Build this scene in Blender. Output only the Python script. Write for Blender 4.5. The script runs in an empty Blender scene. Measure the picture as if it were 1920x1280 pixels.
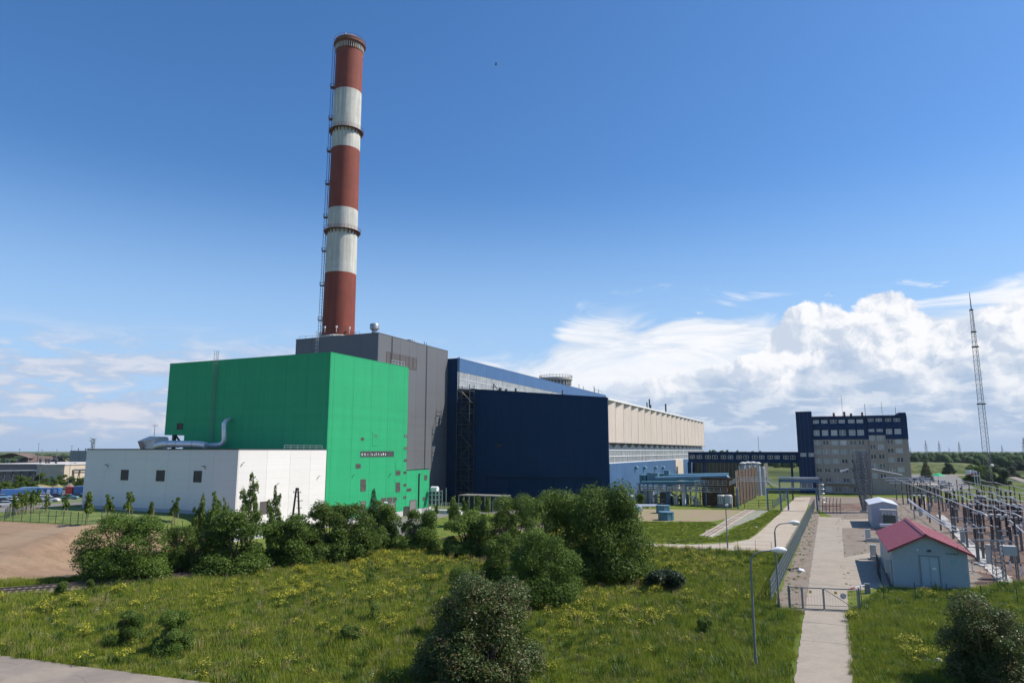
import bpy, math, random
from mathutils import Vector, Matrix
R = math.radians
rnd = random.Random(7)
SC = bpy.context.scene
COL = SC.collection

# ------------------------------------------------------------------ camera, sky, sun, exposure
# X runs along the front of the halls, Y along their long sides, Z up; the camera stands 14 m up, looking a little left and up
CAM_H, PITCH, YAW, FPX = 14.0, R(9.06), R(24.3), 1280.0
cam = bpy.data.cameras.new('camera')
cam.lens = 24.0; cam.sensor_width = 36.0; cam.sensor_fit = 'HORIZONTAL'
cam.clip_start = 0.5; cam.clip_end = 20000
cam_o = bpy.data.objects.new('camera', cam); COL.objects.link(cam_o)
cam_o.location = (0, 0, CAM_H); cam_o.rotation_euler = (R(90) + PITCH, 0, YAW)
SC.camera = cam_o
SC.render.engine = 'CYCLES'
SC.cycles.max_bounces = 6; SC.cycles.diffuse_bounces = 3; SC.cycles.glossy_bounces = 2; SC.cycles.transmission_bounces = 3
SC.cycles.use_adaptive_sampling = True; SC.cycles.adaptive_threshold = 0.02

SUN_EL = R(50); SX, SY = 0.889, 0.458
sun = bpy.data.lights.new('sun', 'SUN'); sun.energy = 5.0; sun.angle = R(0.53); sun.color = (1.0, 0.93, 0.82)
sun_o = bpy.data.objects.new('sun', sun); COL.objects.link(sun_o)
tosun = Vector((SX*math.cos(SUN_EL), SY*math.cos(SUN_EL), math.sin(SUN_EL)))
sun_o.rotation_euler = tosun.to_track_quat('Z', 'Y').to_euler()
sun_o.location = (60, 30, 120)

SC.view_settings.view_transform = 'Standard'; SC.view_settings.look = 'None'
SC.view_settings.exposure = 0.22; SC.view_settings.gamma = 1.0; SC.view_settings.use_curve_mapping = False

W = bpy.data.worlds.new('World'); SC.world = W; W.use_nodes = True

class NT:
    """small helper to write node trees"""
    def __init__(s, tree): s.t = tree; s.n = tree.nodes; s.l = tree.links
    def node(s, kind, **kw):
        n = s.n.new(kind)
        for k, v in kw.items(): setattr(n, k, v)
        return n
    def put(s, v, sock):
        if isinstance(v, bpy.types.NodeSocket): s.l.new(v, sock)
        elif v is not None:
            if hasattr(sock.default_value, '__len__') and not hasattr(v, '__len__'): v = [v]*len(sock.default_value)
            if hasattr(v, '__len__') and len(sock.default_value) == 4 and len(v) == 3: v = tuple(v) + (1,)
            sock.default_value = v
    def m(s, op, a, b=None, c=None, clamp=False):
        n = s.n.new('ShaderNodeMath'); n.operation = op; n.use_clamp = clamp
        for i, v in enumerate((a, b, c)):
            if v is not None: s.put(v, n.inputs[i])
        return n.outputs[0]
    def vm(s, op, a, b=None):
        n = s.n.new('ShaderNodeVectorMath'); n.operation = op
        s.put(a, n.inputs[0])
        if b is not None: s.put(b, n.inputs[1])
        return n.outputs[0]
    def smooth(s, v, lo, hi, a=0.0, b=1.0):
        n = s.n.new('ShaderNodeMapRange'); n.interpolation_type = 'SMOOTHSTEP'
        for i, q in enumerate((v, lo, hi, a, b)): s.put(q, n.inputs[i])
        return n.outputs[0]
    def lin(s, v, lo, hi, a=0.0, b=1.0):
        n = s.n.new('ShaderNodeMapRange')
        for i, q in enumerate((v, lo, hi, a, b)): s.put(q, n.inputs[i])
        return n.outputs[0]
    def mix(s, f, a, b, mode='MIX'):
        n = s.n.new('ShaderNodeMix'); n.data_type = 'RGBA'; n.blend_type = mode
        s.put(f, n.inputs[0]); s.put(a, n.inputs[6]); s.put(b, n.inputs[7])
        return n.outputs[2]
    def noise(s, vec, scale, detail=4, rough=0.55, dist=0.0, dim='3D'):
        n = s.n.new('ShaderNodeTexNoise'); n.noise_dimensions = dim
        if vec is not None: s.l.new(vec, n.inputs['Vector'])
        n.inputs['Scale'].default_value = scale; n.inputs['Detail'].default_value = detail
        n.inputs['Roughness'].default_value = rough; n.inputs['Distortion'].default_value = dist
        return n.outputs[0]
    def vor(s, vec, scale, detail=3, rough=0.5):
        n = s.n.new('ShaderNodeTexVoronoi'); n.feature = 'SMOOTH_F1'; n.normalize = True; n.voronoi_dimensions = '2D'
        s.l.new(vec, n.inputs['Vector']); n.inputs['Scale'].default_value = scale
        n.inputs['Detail'].default_value = detail; n.inputs['Roughness'].default_value = rough
        n.inputs['Smoothness'].default_value = 0.35
        return n.outputs[0]
    def xyz(s, x, y, z=0.0):
        n = s.n.new('ShaderNodeCombineXYZ')
        for i, v in enumerate((x, y, z)): s.put(v, n.inputs[i])
        return n.outputs[0]
    def curve(s, v, pts):
        n = s.n.new('ShaderNodeFloatCurve'); c = n.mapping.curves[0]
        n.mapping.extend = 'HORIZONTAL'
        while len(c.points) < len(pts): c.points.new(0.5, 0.5)
        for p, (x, y) in zip(c.points, pts): p.location = (x, y)
        n.mapping.update(); s.put(v, n.inputs['Value'])
        return n.outputs[0]

def build_sky():
    W.node_tree.nodes.clear()
    k = NT(W.node_tree); N3 = k.noise; k.noise = lambda v, sc, d=4, r=0.55, di=0.0: N3(v, sc, d, r, di, '2D')
    out = k.node('ShaderNodeOutputWorld'); bg = k.node('ShaderNodeBackground')
    bg.inputs[1].default_value = SKY_STRENGTH
    sky = k.node('ShaderNodeTexSky', sky_type='NISHITA'); sky.sun_disc = False
    sky.sun_elevation = SUN_EL; sky.sun_rotation = math.atan2(SX, SY)
    sky.altitude = 50; sky.air_density = 1.0; sky.dust_density = 0.6; sky.ozone_density = 2.5
    hs = k.node('ShaderNodeHueSaturation'); hs.inputs['Saturation'].default_value = 1.10; hs.inputs['Value'].default_value = 1.0
    k.l.new(k.mix(1.0, sky.outputs[0], (0.97, 1.21, 1.47), 'MULTIPLY'), hs.inputs['Color'])
    d = k.node('ShaderNodeTexCoord').outputs['Generated']
    rot = k.node('ShaderNodeVectorRotate', rotation_type='Z_AXIS'); k.l.new(d, rot.inputs['Vector'])
    rot.inputs['Angle'].default_value = -YAW
    sep = k.node('ShaderNodeSeparateXYZ'); k.l.new(rot.outputs[0], sep.inputs[0])
    az = k.m('MULTIPLY', k.m('ARCTAN2', sep.outputs[0], sep.outputs[1]), 57.29578)
    el = k.m('MULTIPLY', k.m('ARCSINE', sep.outputs[2]), 57.29578)
    p = k.xyz(az, k.m('MULTIPLY', el, 1.15), 0.0)
    a01 = k.lin(az, -180, 180)
    N = lambda a: (a + 180)/360.0
    U = 20.0                                                            # curve unit: 20 degrees of elevation
    # --- spreading top of the big storm cloud: smooth, wispy, soft upper edge
    streak = k.noise(k.xyz(k.m('MULTIPLY_ADD', az, 0.10, 11.47), k.m('MULTIPLY_ADD', el, 0.42, 5.89)), 1.0, 7, 0.6, 0.6)
    top_a = k.m('MULTIPLY', k.curve(a01, [(0, 7/U), (N(-60), 5.5/U), (N(-25), 6/U), (N(-9), 6.6/U), (N(-4), 8.2/U), (N(3), 9.4/U), (N(7), 12.2/U), (N(18), 11.8/U), (N(24), 11.0/U), (N(33), 11.2/U), (N(40), 12.0/U), (N(60), 10.0/U), (N(110), 7/U), (1, 7/U)]), U)
    ea = k.m('ADD', el, k.m('MULTIPLY', k.m('SUBTRACT', streak, 0.5), -7.0))
    sheet = k.smooth(k.m('SUBTRACT', top_a, ea), -0.2, 1.7)
    right = k.smooth(az, -8.0, -1.0)
    sheet = k.m('MULTIPLY', sheet, right)
    sheet = k.m('MULTIPLY', sheet, k.lin(k.noise(k.xyz(k.m('MULTIPLY_ADD', az, 0.16, 33.300000000000004), k.m('MULTIPLY_ADD', el, 0.35, 17.099999999999998)), 1.0, 6, 0.6, 0.8), 0.34, 0.58, 0.82, 1.0))
    # --- billowing heads
    def billow(vec):
        v1 = k.vor(vec, 0.33, 5, 0.60)
        return k.m('SUBTRACT', 1.0, v1)
    warp = k.node('ShaderNodeTexNoise', noise_dimensions='2D'); warp.inputs['Scale'].default_value = 0.5; warp.inputs['Detail'].default_value = 5
    k.l.new(p, warp.inputs['Vector'])
    pw = k.vm('ADD', p, k.vm('SCALE', k.vm('SUBTRACT', warp.outputs['Color'], (0.5, 0.5, 0.5)), None))
    pw.node.inputs[1].links[0].from_node.inputs['Scale'].default_value = 1.5
    b0 = billow(pw)
    b1 = billow(k.vm('ADD', pw, (0.34, 0.40, 0.0)))                     # a step towards the sun: relief
    big0 = k.noise(pw, 0.20, 5, 0.55); big1 = k.noise(k.vm('ADD', pw, (0.9, 0.8, 0)), 0.20, 5, 0.55)
    top_c = k.m('MULTIPLY', k.curve(a01, [(0, 4/U), (N(-60), 4.4/U), (N(-24), 4.6/U), (N(-12), 3.4/U), (N(2), 4.6/U), (N(10), 5.4/U), (N(18), 6.8/U), (N(21.5), 9.2/U), (N(24.5), 11.1/U), (N(26.5), 10.2/U), (N(28.8), 11.6/U), (N(31), 10.7/U), (N(33.5), 9.3/U), (N(37), 9.6/U), (N(45), 8.5/U), (N(70), 6/U), (1, 4/U)]), U)
    ec = k.m('ADD', el, k.m('MULTIPLY', k.m('SUBTRACT', b0, 0.62), -3.4))
    cum = k.smooth(k.m('SUBTRACT', top_c, ec), -0.06, 0.42)
    cumr = k.m('MULTIPLY', cum, k.smooth(az, 2.0, 16.0))
    # --- broken flat cloud low on the left
    lay = k.noise(k.xyz(k.m('MULTIPLY_ADD', az, 0.13, 21.090000000000003), k.m('MULTIPLY_ADD', el, 0.62, 10.83)), 1.0, 8, 0.62, 0.5)
    lay2 = k.noise(k.xyz(k.m('MULTIPLY_ADD', az, 0.30, 4.8100000000000005), k.m('MULTIPLY_ADD', el, 1.1, 2.4699999999999998)), 1.0, 8, 0.6, 0.3)
    band = k.m('MULTIPLY', k.smooth(el, 0.2, 1.6), k.smooth(el, 10.2, 6.4))
    lcl = k.m('MULTIPLY', k.smooth(k.m('ADD', k.m('MULTIPLY', lay, 0.65), k.m('MULTIPLY', lay2, 0.35)), 0.365, 0.55), band)
    lcl = k.m('MULTIPLY', lcl, k.lin(el, 4.0, 9.5, 0.95, 0.55))
    lowr = k.m('MULTIPLY', k.smooth(lay2, 0.46, 0.66), k.m('MULTIPLY', k.smooth(el, 0.4, 2.0), k.smooth(el, 8.0, 4.0)))
    # --- colours (radiance before the 0.1 strength)
    relief = k.m('ADD', k.m('MULTIPLY', k.m('SUBTRACT', b0, b1), 1.6), k.m('MULTIPLY', k.m('SUBTRACT', big0, big1), 1.9))
    lit = k.smooth(relief, -0.32, 0.26)
    hfade = k.smooth(k.m('ADD', el, k.m('MULTIPLY', k.m('SUBTRACT', big0, 0.5), 13.0)), 2.2, 7.4)
    q = 0.93/SKY_STRENGTH
    c_lit = (0.92*q, 0.92*q, 0.94*q); c_mid = (0.47*q, 0.565*q, 0.71*q); c_low = (0.36*q, 0.48*q, 0.66*q)
    cum_col = k.mix(k.m('MULTIPLY', k.m('ADD', k.m('MULTIPLY', lit, 0.8), 0.2), k.m('ADD', k.m('MULTIPLY', hfade, 0.8), 0.2)), c_mid, c_lit)
    cum_col = k.mix(k.m('MULTIPLY', k.m('SUBTRACT', 1.0, hfade), 0.85), cum_col, c_low)
    sheet_col = k.mix(k.smooth(streak, 0.30, 0.62), (0.62*q, 0.71*q, 0.84*q), (0.90*q, 0.91*q, 0.94*q))
    sheet_col = k.mix(k.m('MULTIPLY', k.m('SUBTRACT', 1.0, k.smooth(el, 2.0, 6.5)), 0.9), sheet_col, (0.42*q, 0.56*q, 0.74*q))
    left_col = k.mix(k.smooth(k.m('ADD', lay2, k.m('MULTIPLY', k.m('SUBTRACT', lay, 0.5), 0.6)), 0.40, 0.70), (0.44*q, 0.53*q, 0.69*q), (0.71*q, 0.71*q, 0.77*q))
    base = k.mix(k.smooth(el, 23.0, 2.0, 0.0, 0.95), hs.outputs[0], k.mix(k.smooth(el, 5.0, 0.5), (0.40*q, 0.60*q, 0.87*q), (0.39*q, 0.53*q, 0.74*q)))
    left_w = k.m('SUBTRACT', 1.0, k.smooth(az, -12.0, 2.0))
    c = k.mix(k.m('MULTIPLY', lcl, left_w), base, left_col)
    c = k.mix(sheet, c, sheet_col)
    c = k.mix(cumr, c, cum_col)
    c = k.mix(k.m('MULTIPLY', k.m('MULTIPLY', lowr, right), 0.55), c, (0.80*q, 0.83*q, 0.88*q))
    # a few torn wisps high up on the right
    wv = k.noise(k.xyz(k.m('MULTIPLY_ADD', az, 0.22, 44.400000000000006), k.m('MULTIPLY_ADD', el, 0.9, 22.799999999999997)), 1.0, 7, 0.62, 0.6)
    wis = k.m('MULTIPLY', k.smooth(wv, 0.66, 0.80), k.m('MULTIPLY', k.m('MULTIPLY', k.smooth(el, 7.0, 9.0), k.smooth(el, 15.0, 12.0)), k.smooth(az, -6.0, 6.0)))
    c = k.mix(k.m('MULTIPLY', wis, 0.75), c, (0.82*q, 0.86*q, 0.92*q))
    k.l.new(c, bg.inputs[0]); k.l.new(bg.outputs[0], out.inputs[0])

SKY_STRENGTH = 0.09
build_sky()

# ------------------------------------------------------------------ ground height and lines of sight on the ground
def sst(x):
    x = max(0.0, min(1.0, x)); return x*x*(3 - 2*x)
def hgt(x, y):
    return 4.0*sst((-x - 83.0 - 46.0*sst((y - 104.0)/16.0)*sst((x + 150.0)/20.0))/9.0)*sst((y - 44.0)/22.0)*sst((x + 168.0)/36.0)
def ray(px, py):
    u = (px - 960)/FPX; v = (640 - py)/FPX
    Y = math.cos(PITCH) - v*math.sin(PITCH); Z = math.sin(PITCH) + v*math.cos(PITCH)
    return Vector((u*math.cos(YAW) - Y*math.sin(YAW), u*math.sin(YAW) + Y*math.cos(YAW), Z))
def G(px, py, z=0.0):
    d = ray(px, py); t = (z - CAM_H)/d.z
    return Vector((d.x*t, d.y*t, z))
def T(px, py):
    """where a line of sight meets the ground (which rises to a low plateau on the left)"""
    d = ray(px, py); t = 20.0
    for _ in range(4000):
        z = CAM_H + d.z*t
        if z <= hgt(d.x*t, d.y*t): break
        t += 0.15
    x, y = d.x*t, d.y*t
    return Vector((x, y, hgt(x, y)))
def onY(px, py, Y):
    d = ray(px, py); t = Y/d.y
    return d.x*t, CAM_H + d.z*t
def onX(px, py, X):
    d = ray(px, py); t = X/d.x
    return d.y*t, CAM_H + d.z*t
def dep(p):
    return -p[0]*math.sin(YAW) + p[1]*math.cos(YAW)

# ------------------------------------------------------------------ mesh helpers
ORG = {}
class MB:
    def __init__(s): s.v = []; s.f = []; s.mi = []
    def add(s, vs, fs, m=0):
        b = len(s.v); s.v += [tuple(q) for q in vs]
        s.f += [tuple(i + b for i in f) for f in fs]; s.mi += [m]*len(fs); return s
    def box(s, x0, x1, y0, y1, z0, z1, m=0):
        return s.add([(x0,y0,z0),(x1,y0,z0),(x1,y1,z0),(x0,y1,z0),(x0,y0,z1),(x1,y0,z1),(x1,y1,z1),(x0,y1,z1)],
                     [(0,3,2,1),(4,5,6,7),(0,1,5,4),(1,2,6,5),(2,3,7,6),(3,0,4,7)], m)
    def bar(s, p, q, w, h=None, m=0):
        p, q = Vector(p), Vector(q); h = w if h is None else h
        d = (q - p)
        if d.length < 1e-6: return s
        d.normalize(); up = Vector((0,0,1)) if abs(d.z) < 0.95 else Vector((0,1,0))
        a = d.cross(up).normalized()*(w/2); b = a.cross(d).normalized()*(h/2)
        vs = [p - a - b, p + a - b, p + a + b, p - a + b, q - a - b, q + a - b, q + a + b, q - a + b]
        return s.add(vs, [(0,1,2,3),(7,6,5,4),(4,5,1,0),(5,6,2,1),(6,7,3,2),(7,4,0,3)], m)
    def tube(s, pts, r, n=6, m=0, caps=True):
        pts = [Vector(p) for p in pts]; rs = r if hasattr(r, '__len__') else [r]*len(pts)
        b = len(s.v); a = None
        for i, p in enumerate(pts):
            d = (pts[min(i+1, len(pts)-1)] - pts[max(i-1, 0)]).normalized()
            if a is None:
                up = Vector((0,0,1)) if abs(d.z) < 0.9 else Vector((1,0,0))
                a = d.cross(up).normalized()
            a = (a - d*a.dot(d)).normalized(); c = d.cross(a)
            for j in range(n):
                t = 2*math.pi*j/n; s.v.append(tuple(p + (a*math.cos(t) + c*math.sin(t))*rs[i]))
        for i in range(len(pts)-1):
            for j in range(n):
                s.f.append((b+i*n+j, b+i*n+(j+1)%n, b+(i+1)*n+(j+1)%n, b+(i+1)*n+j)); s.mi.append(m)
        if caps:
            s.f.append(tuple(b+j for j in range(n))[::-1]); s.mi.append(m)
            s.f.append(tuple(b+(len(pts)-1)*n+j for j in range(n))); s.mi.append(m)
        return s
    def lathe(s, c, prof, n=16, m=0, cap=True):
        b = len(s.v)
        for r, z in prof:
            for j in range(n):
                t = 2*math.pi*j/n; s.v.append((c[0]+r*math.cos(t), c[1]+r*math.sin(t), c[2]+z))
        for i in range(len(prof)-1):
            for j in range(n):
                s.f.append((b+i*n+j, b+i*n+(j+1)%n, b+(i+1)*n+(j+1)%n, b+(i+1)*n+j)); s.mi.append(m)
        if cap:
            s.f.append(tuple(b+j for j in range(n))[::-1]); s.mi.append(m)
            s.f.append(tuple(b+(len(prof)-1)*n+j for j in range(n))); s.mi.append(m)
        return s
    def quad(s, a, b, c, d, m=0): return s.add([a,b,c,d], [(0,1,2,3)], m)
    def prism(s, poly, axis, a0, a1, m=0):
        """poly of 2D points swept along an axis: 'x' (y,z), 'y' (x,z), 'z' (x,y)"""
        n = len(poly)
        P = {'x': lambda q, a: (a, q[0], q[1]), 'y': lambda q, a: (q[0], a, q[1]), 'z': lambda q, a: (q[0], q[1], a)}[axis]
        vs = [P(q, a0) for q in poly] + [P(q, a1) for q in poly]
        fs = [tuple(range(n))[::-1], tuple(range(n, 2*n))] + [(i, (i+1) % n, n+(i+1) % n, n+i) for i in range(n)]
        return s.add(vs, fs, m)
    def mesh(s, name, mats, off=(0,0,0), smooth=False):
        me = bpy.data.meshes.new(name)
        ox, oy, oz = off
        me.from_pydata([(x-ox, y-oy, z-oz) for x, y, z in s.v], [], s.f)
        for m in (mats if isinstance(mats, (list, tuple)) else [mats]): me.materials.append(m)
        if any(s.mi): me.polygons.foreach_set('material_index', s.mi)
        if smooth:
            me.polygons.foreach_set('use_smooth', [True]*len(me.polygons))
        me.update(); return me
    def build(s, name, mats, parent=None, smooth=False):
        off = ORG.get(parent.name, (0,0,0)) if parent else (0,0,0)
        me = s.mesh(name, mats, off, smooth)
        import bmesh
        bm = bmesh.new(); bm.from_mesh(me); bmesh.ops.recalc_face_normals(bm, faces=bm.faces); bm.to_mesh(me); bm.free()
        if smooth == 'auto':
            me.set_sharp_from_angle(angle=R(40))
        o = bpy.data.objects.new(name, me); COL.objects.link(o)
        if parent: o.parent = parent; ORG[o.name] = off
        return o

def tag(o, label=None, cat=None, group=None, kind=None):
    if label: o['label'] = label
    if cat: o['category'] = cat
    if group: o['group'] = group
    if kind: o['kind'] = kind
    return o
def thing(name, label, cat, loc=(0,0,0), group=None):
    o = bpy.data.objects.new(name, None); COL.objects.link(o); o.empty_display_size = 0.3
    o.location = loc; ORG[o.name] = tuple(loc)
    return tag(o, label, cat, group)
def inst(me, name, parent, loc=(0,0,0), rz=0.0, sc=(1,1,1)):
    o = bpy.data.objects.new(name, me); COL.objects.link(o)
    if parent:
        off = ORG.get(parent.name, (0,0,0)); o.parent = parent; ORG[o.name] = tuple(loc)
        o.location = (loc[0]-off[0], loc[1]-off[1], loc[2]-off[2])
    else: o.location = loc
    o.rotation_euler.z = rz; o.scale = sc
    return o
def copy_thing(src, loc, rz=0.0, label=None, group=None, sc=1.0, mats=None):
    def rec(o, par):
        c = o.copy(); COL.objects.link(c)
        if par: c.parent = par
        for ch in o.children: rec(ch, c)
        return c
    r = rec(src, None); r.location = loc; r.rotation_euler.z = rz
    r.scale = (sc, sc, sc) if not hasattr(sc, '__len__') else sc
    if label: r['label'] = label
    if group: r['group'] = group
    if mats:
        for ch in [r] + list(r.children):
            st = ch.name.split('.')[0]
            if st in mats:
                ch.material_slots[0].link = 'OBJECT'; ch.material_slots[0].material = mats[st]
    return r

# ------------------------------------------------------------------ materials
def mat(name, col, rough=0.6, var=0.12, scale=0.6, metal=0.0, bump=0.0, bscale=8.0, streak=0.0, hjoint=0.0, spec=0.5, col2=None, world=True, mix2=(0.45, 0.62), cracks=0.0):
    m = bpy.data.materials.new(name); m.use_nodes = True
    k = NT(m.node_tree); b = k.n['Principled BSDF']
    geo = k.node('ShaderNodeNewGeometry'); tc = k.node('ShaderNodeTexCoord')
    P = geo.outputs['Position'] if world else tc.outputs['Object']
    n1 = k.noise(P, scale, 6, 0.6)
    n2 = k.noise(P, scale*9, 4, 0.6)
    f = k.m('ADD', k.m('MULTIPLY', n1, 0.65), k.m('MULTIPLY', n2, 0.35))
    c = col
    if col2: c = k.mix(k.smooth(n1, mix2[0], mix2[1]), col, col2)
    g = k.lin(f, 0.3, 0.7, 1 - var, 1 + var)
    if streak:
        mp = k.node('ShaderNodeMapping'); mp.inputs['Scale'].default_value = (1.3, 1.3, 0.06); k.l.new(P, mp.inputs[0])
        st = k.noise(mp.outputs[0], 1.0, 5, 0.65)
        g = k.m('MULTIPLY', g, k.lin(st, 0.35, 0.65, 1 - streak, 1 + streak*0.3))
    bmp = None
    if hjoint:
        sp = k.node('ShaderNodeSeparateXYZ'); k.l.new(P, sp.inputs[0])
        fr = k.m('FRACT', k.m('DIVIDE', sp.outputs[2], hjoint))
        ln = k.smooth(k.m('ABSOLUTE', k.m('SUBTRACT', fr, 0.5)), 0.0, 0.05)
        g = k.m('MULTIPLY', g, k.lin(ln, 0, 1, 0.96, 1.0))
        row = k.node('ShaderNodeTexWhiteNoise', noise_dimensions='1D'); k.l.new(k.m('FLOOR', k.m('DIVIDE', sp.outputs[2], hjoint)), row.inputs['W'])
        g = k.m('MULTIPLY', g, k.lin(row.outputs[0], 0, 1, 0.975, 1.025))
        bmp = ln
    if hjoint or name in ('navy_panel','blue_panel','blue_wall','beige_panel'):
        oi = k.node('ShaderNodeObjectInfo'); g = k.m('MULTIPLY', g, k.lin(oi.outputs['Random'], 0, 1, 0.975, 1.025))
    if cracks:
        vo = k.node('ShaderNodeTexVoronoi', feature='DISTANCE_TO_EDGE'); vo.inputs['Scale'].default_value = cracks
        k.l.new(k.vm('ADD', P, k.vm('MULTIPLY', k.node('ShaderNodeTexNoise').outputs['Color'], (0.8,0.8,0.8))), vo.inputs['Vector'])
        ck = k.smooth(vo.outputs['Distance'], 0.0, 0.012); g = k.m('MULTIPLY', g, k.lin(k.m('MAXIMUM', ck, k.smooth(k.noise(P, 0.25, 3), 0.40, 0.50)), 0, 1, 0.78, 1.0))
        st = k.noise(P, 0.9, 5, 0.7, 0.8); g = k.m('MULTIPLY', g, k.lin(st, 0.55, 0.75, 1.0, 0.80))
    cc = k.mix(1.0, c, k.xyz(g, g, g), 'MULTIPLY')
    k.l.new(cc, b.inputs['Base Color'])
    b.inputs['Roughness'].default_value = rough; b.inputs['Metallic'].default_value = metal
    b.inputs['Specular IOR Level'].default_value = spec
    if bump or bmp:
        bn = k.node('ShaderNodeBump'); bn.inputs['Strength'].default_value = 0.35 if bmp else min(1.0, bump); bn.inputs['Distance'].default_value = 0.04 if bmp else 0.05
        h = bmp if bmp else k.noise(P, bscale, 5, 0.65)
        k.l.new(h, bn.inputs['Height']); k.l.new(bn.outputs[0], b.inputs['Normal'])
    return m

def glass_mat(name, col=(0.02,0.03,0.04), rough=0.08, var=0.5):
    m = bpy.data.materials.new(name); m.use_nodes = True
    k = NT(m.node_tree); b = k.n['Principled BSDF']
    oi = k.node('ShaderNodeObjectInfo')
    c = k.mix(k.m('MULTIPLY', k.m('POWER', oi.outputs['Random'], 2.5), var), col, (0.55, 0.58, 0.58))
    k.l.new(c, b.inputs['Base Color'])
    b.inputs['Roughness'].default_value = rough; b.inputs['Specular IOR Level'].default_value = 0.9
    return m

def leaf_mat(name, c1, c2, c3=None, gloss=0.4, trans=0.35, rough=0.45):
    m = bpy.data.materials.new(name); m.use_nodes = True
    k = NT(m.node_tree); k.n.clear()
    out = k.node('ShaderNodeOutputMaterial')
    tc = k.node('ShaderNodeTexCoord'); oi = k.node('ShaderNodeObjectInfo')
    geo = k.node('ShaderNodeNewGeometry')
    n1 = k.noise(geo.outputs['Position'], 0.9, 3, 0.6); 
    rn = geo.outputs['Random Per Island']
    c = k.mix(k.m('ADD', k.m('MULTIPLY', rn, 0.55), k.m('MULTIPLY', k.smooth(n1, 0.35, 0.65), 0.45)), c1, c2)
    if c3: c = k.mix(k.smooth(k.m('ADD', k.m('MULTIPLY', rn, 0.3), k.m('MULTIPLY', n1, 0.7)), 0.54, 0.68), c, c3)
    ob = k.lin(oi.outputs['Random'], 0, 1, 0.82, 1.16)
    c = k.mix(1.0, c, k.xyz(ob, ob, k.m('MULTIPLY', ob, 0.95)), 'MULTIPLY')
    pb = k.node('ShaderNodeBsdfPrincipled'); k.l.new(c, pb.inputs['Base Color'])
    pb.inputs['Roughness'].default_value = rough; pb.inputs['Specular IOR Level'].default_value = gloss
    tr = k.node('ShaderNodeBsdfTranslucent'); k.l.new(k.mix(0.5, c, (0.10, 0.16, 0.02)), tr.inputs[0])
    mx = k.node('ShaderNodeMixShader'); mx.inputs[0].default_value = trans
    k.l.new(pb.outputs[0], mx.inputs[1]); k.l.new(tr.outputs[0], mx.inputs[2]); k.l.new(mx.outputs[0], out.inputs[0])
    return m

M = {}
M['white_panel'] = mat('white_panel', (0.745,0.705,0.68), 0.5, 0.02, 0.15, hjoint=1.1)
M['green_panel'] = mat('green_panel', (0.034,0.36,0.16), 0.6, 0.05, 0.15, hjoint=1.1, streak=0.06, spec=0.15)
M['grey_panel'] = mat('grey_panel', (0.140,0.145,0.160), 0.6, 0.05, 0.15, hjoint=1.1, spec=0.15)
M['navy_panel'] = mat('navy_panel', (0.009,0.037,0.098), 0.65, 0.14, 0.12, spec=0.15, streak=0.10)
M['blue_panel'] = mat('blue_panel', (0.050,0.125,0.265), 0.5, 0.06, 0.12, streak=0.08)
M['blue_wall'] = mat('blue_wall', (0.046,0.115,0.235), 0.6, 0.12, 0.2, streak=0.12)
M['beige_panel'] = mat('beige_panel', (0.60,0.515,0.43), 0.6, 0.06, 0.2, streak=0.10)
M['glazing'] = mat('glazing', (0.31,0.335,0.345), 0.25, 0.35, 0.35, streak=0.30)
M['trim_dark'] = mat('trim_dark', (0.06,0.065,0.07), 0.5)
M['trim_white'] = mat('trim_white', (0.72,0.72,0.72), 0.5, 0.05)
M['louvre'] = mat('louvre', (0.115,0.10,0.095), 0.5)
M['louvre_dark'] = mat('louvre_dark', (0.045,0.042,0.042), 0.5)
M['door_grey'] = mat('door_grey', (0.20,0.19,0.185), 0.5)
M['roof_grey'] = mat('roof_grey', (0.20,0.20,0.20), 0.8)
M['steel'] = mat('steel', (0.36,0.37,0.38), 0.45, 0.15, metal=0.6)
M['galv'] = mat('galv', (0.55,0.57,0.58), 0.35, 0.12, metal=0.75)
M['duct'] = mat('duct', (0.68,0.68,0.68), 0.32, 0.08, metal=0.5)
M['steel_dark'] = mat('steel_dark', (0.055,0.06,0.065), 0.6, 0.2)
M['lattice_grey'] = mat('lattice_grey', (0.17,0.18,0.19), 0.6, 0.2)
M['lamp_post'] = mat('lamp_post', (0.16,0.175,0.18), 0.5, 0.15)
M['lamp_white'] = mat('lamp_white', (0.72,0.72,0.72), 0.4, 0.05)
M['concrete'] = mat('concrete', (0.40,0.385,0.36), 0.9, 0.15, 0.7, bump=0.3)
M['concrete_dark'] = mat('concrete_dark', (0.17,0.165,0.155), 0.9, 0.2, 0.5)
M['plinth'] = mat('plinth', (0.50,0.49,0.47), 0.85, 0.1)
M['chim_red'] = mat('chim_red', (0.225,0.046,0.026), 0.8, 0.16, 0.25, streak=0.22, hjoint=2.5)
M['chim_white'] = mat('chim_white', (0.56,0.545,0.49), 0.8, 0.16, 0.3, streak=0.30, hjoint=2.5)
M['cowl_pale'] = mat('cowl_pale', (0.62,0.585,0.56), 0.6, 0.06)
M['rust_steel'] = mat('rust_steel', (0.18,0.075,0.052), 0.8, 0.25)
M['road'] = mat('road', (0.325,0.278,0.225), 0.95, 0.16, 0.35, bump=0.25, bscale=14, cracks=0.35, col2=(0.265,0.23,0.185))
M['road2'] = mat('road2', (0.385,0.315,0.245), 0.95, cracks=0.30, var=0.18, scale=0.3, bump=0.25, bscale=14, col2=(0.36,0.32,0.26))
M['asphalt'] = mat('asphalt', (0.17,0.16,0.15), 0.95, 0.2, 0.3, bump=0.3, bscale=20)
M['path'] = mat('path', (0.225,0.19,0.16), 0.95, cracks=0.22, var=0.12, scale=0.25, bump=0.3, bscale=20, col2=(0.27,0.225,0.18))
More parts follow.
